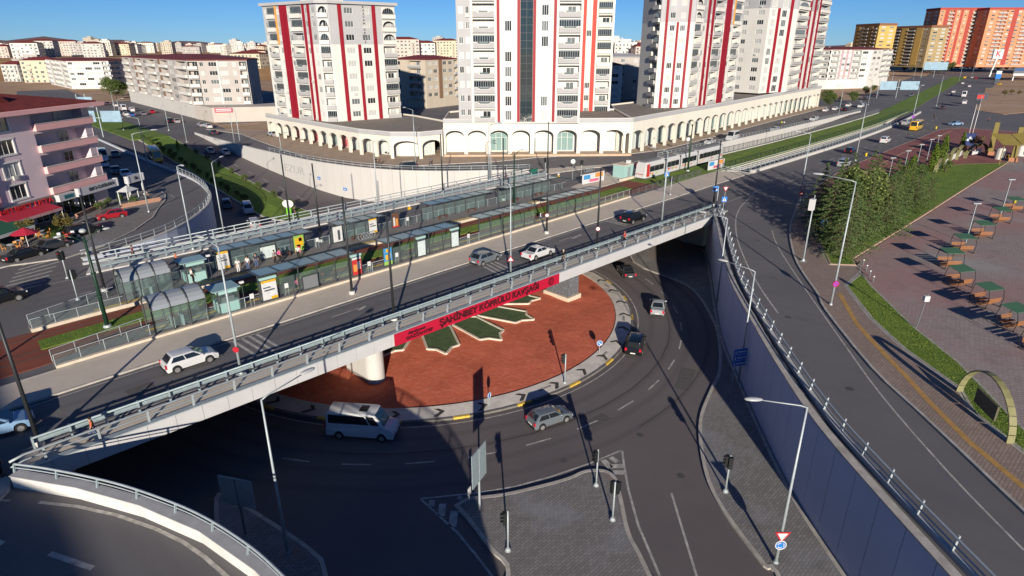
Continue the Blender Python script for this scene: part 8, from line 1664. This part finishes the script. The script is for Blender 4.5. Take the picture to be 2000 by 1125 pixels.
person('pedestrian in blue before the tall arcade', 841, 323, .1, (880, 318), 'walk', ('blue', (.05, .12, .25)), NV)
person('person in black standing at the bridge corner at the lower left edge', 3, 930, .14, (60, 920), 'stand', BK, BK)
person('rider in yellow on the motorcycle in the arcade street', 1526, 244, .35, (1500, 252), 'sit', ('hiviz', (.5, .55, .02)), BK)
person('pedestrian in grey on the pavement right of the shops', 290, 392, .12, (320, 380), 'walk', ('grey2', (.1, .1, .11)), BK)
person('pedestrian in black by the far right kerb', 1824, 231, .05, (1800, 240), 'walk', BK, BK); person('pedestrian in dark blue near the sandy lot', 1930, 238, .05, (1950, 240), 'walk', NV, BK)
# ---------------------------------------------------------------- wear on the roads
TAR = mat('tar_seam', (.055, .05, .05), .7); IRON = mat('cast_iron', (.085, .08, .076), .6, .2, 6); PATCH = layered('road_patch', (.1, .094, .094), .85, [((.135, .127, .12), 2, .4, .7, .7, None)])
def wear(name, quads, m, z):
    b = MB(); b.add([(x, y, z) for q in quads for x, y in q], [tuple(range(4*i, 4*i+4)) for i in range(len(quads))]); b.obj(name, m, fix=False)['kind'] = 'structure'
arc_ = lambda r, a0, a1: [(RC[0]+r*cos(radians(a0+(a1-a0)*i/24)), RC[1]+r*sin(radians(a0+(a1-a0)*i/24))) for i in range(25)]
wear('tar_seam', pathseg(arc_(RR+4.4, -140, 40), .1)+pathseg(arc_(RR+8.6, -95, 5), .08), TAR, ZL+.0075)
rg = random.Random(17)
wear('road_patch', [seg(P(820, 470), P(850, 461), 1.6), seg(P(250, 770), P(300, 752), 1.5), seg(P(1700, 340), P(1725, 330), 2.2), seg(P(1300, 437), P(1330, 428), 1.1), seg((60, 76), (66, 76.1), 1.6), seg((20, 74), (28, 74.2), 1.2)], PATCH, .004)
wear('road_patch_lower', [seg(P(1150, 830, ZL), P(1185, 812, ZL), 1.2), seg(P(1330, 760, ZL), P(1345, 720, ZL), 1.4)], PATCH, ZL+.0065)
for i, (px, py, z) in enumerate(((860, 505, 0), (1660, 760, 0), (1540, 620, 0), (1250, 850, ZL), (1100, 900, ZL), (1330, 930, ZL), (330, 705, 0), (1480, 470, 0))):
    u, v = P(px, py, z); o = MB().cyl((0, 0, -.01), (0, 0, .012), 0.3, n=20).obj('manhole_cover', IRON, None, (u, v, z)); tag(o, 'round iron manhole cover %s' % ['on the bridge road', 'low on the slip road', 'in the middle of the slip road', 'on the lower road right of the island', 'on the lower road above the island', 'on the lower exit lane', 'near the white hatchback', 'at the top of the slip road'][i], 'manhole cover')
b = MB()
for (u0, v0, u1, v1) in ((8, 47.2, 88, 47.6), (8, 48.9, 88, 49.3), (118, 46.2, 230, 47.4), (118, 49.6, 230, 51), (12, 74.6, 88, 76.2)):
    pass

# small blue plates and faint lettering on the long white wall
def on_wall(px, py):
    best = min(((hypot(P(px, py, z)[0]-w[0], P(px, py, z)[1]-w[1]), z, w, i) for z in [-.5*k for k in range(0, 13)] for i, w in enumerate(WALL_B)), key=lambda t: t[0]); i = min(best[3], len(WALL_B)-2); a, b = WALL_B[i], WALL_B[i+1]; return best[2], best[1], atan2(b[1]-a[1], b[0]-a[0])
for i, (px, py) in enumerate(((617, 350), (678, 373))):
    w, z, a = on_wall(px, py); e = empty('wall_plate', (w[0], w[1], z), a+pi, 'small blue plate on the long white wall, %s one' % ['left', 'right'][i], 'sign'); MB().box(-.5, .5, -.12, -.02, 0, .6).obj('plate', BLUE, e); MB().box(-.3, .3, -.14, -.12, .2, .4).obj('print', SWH, e)
w, z, a = on_wall(575, 332); e = empty('wall_lettering', (w[0], w[1], z), a+pi, 'faint outlined lettering painted on the long white wall', 'graffiti'); letters('lettering', 'EZUR', 2.4, mat('faint_paint', (.38, .38, .39), .85), e, (0, -.06, 0), 0, width=8.5, depth=.005)
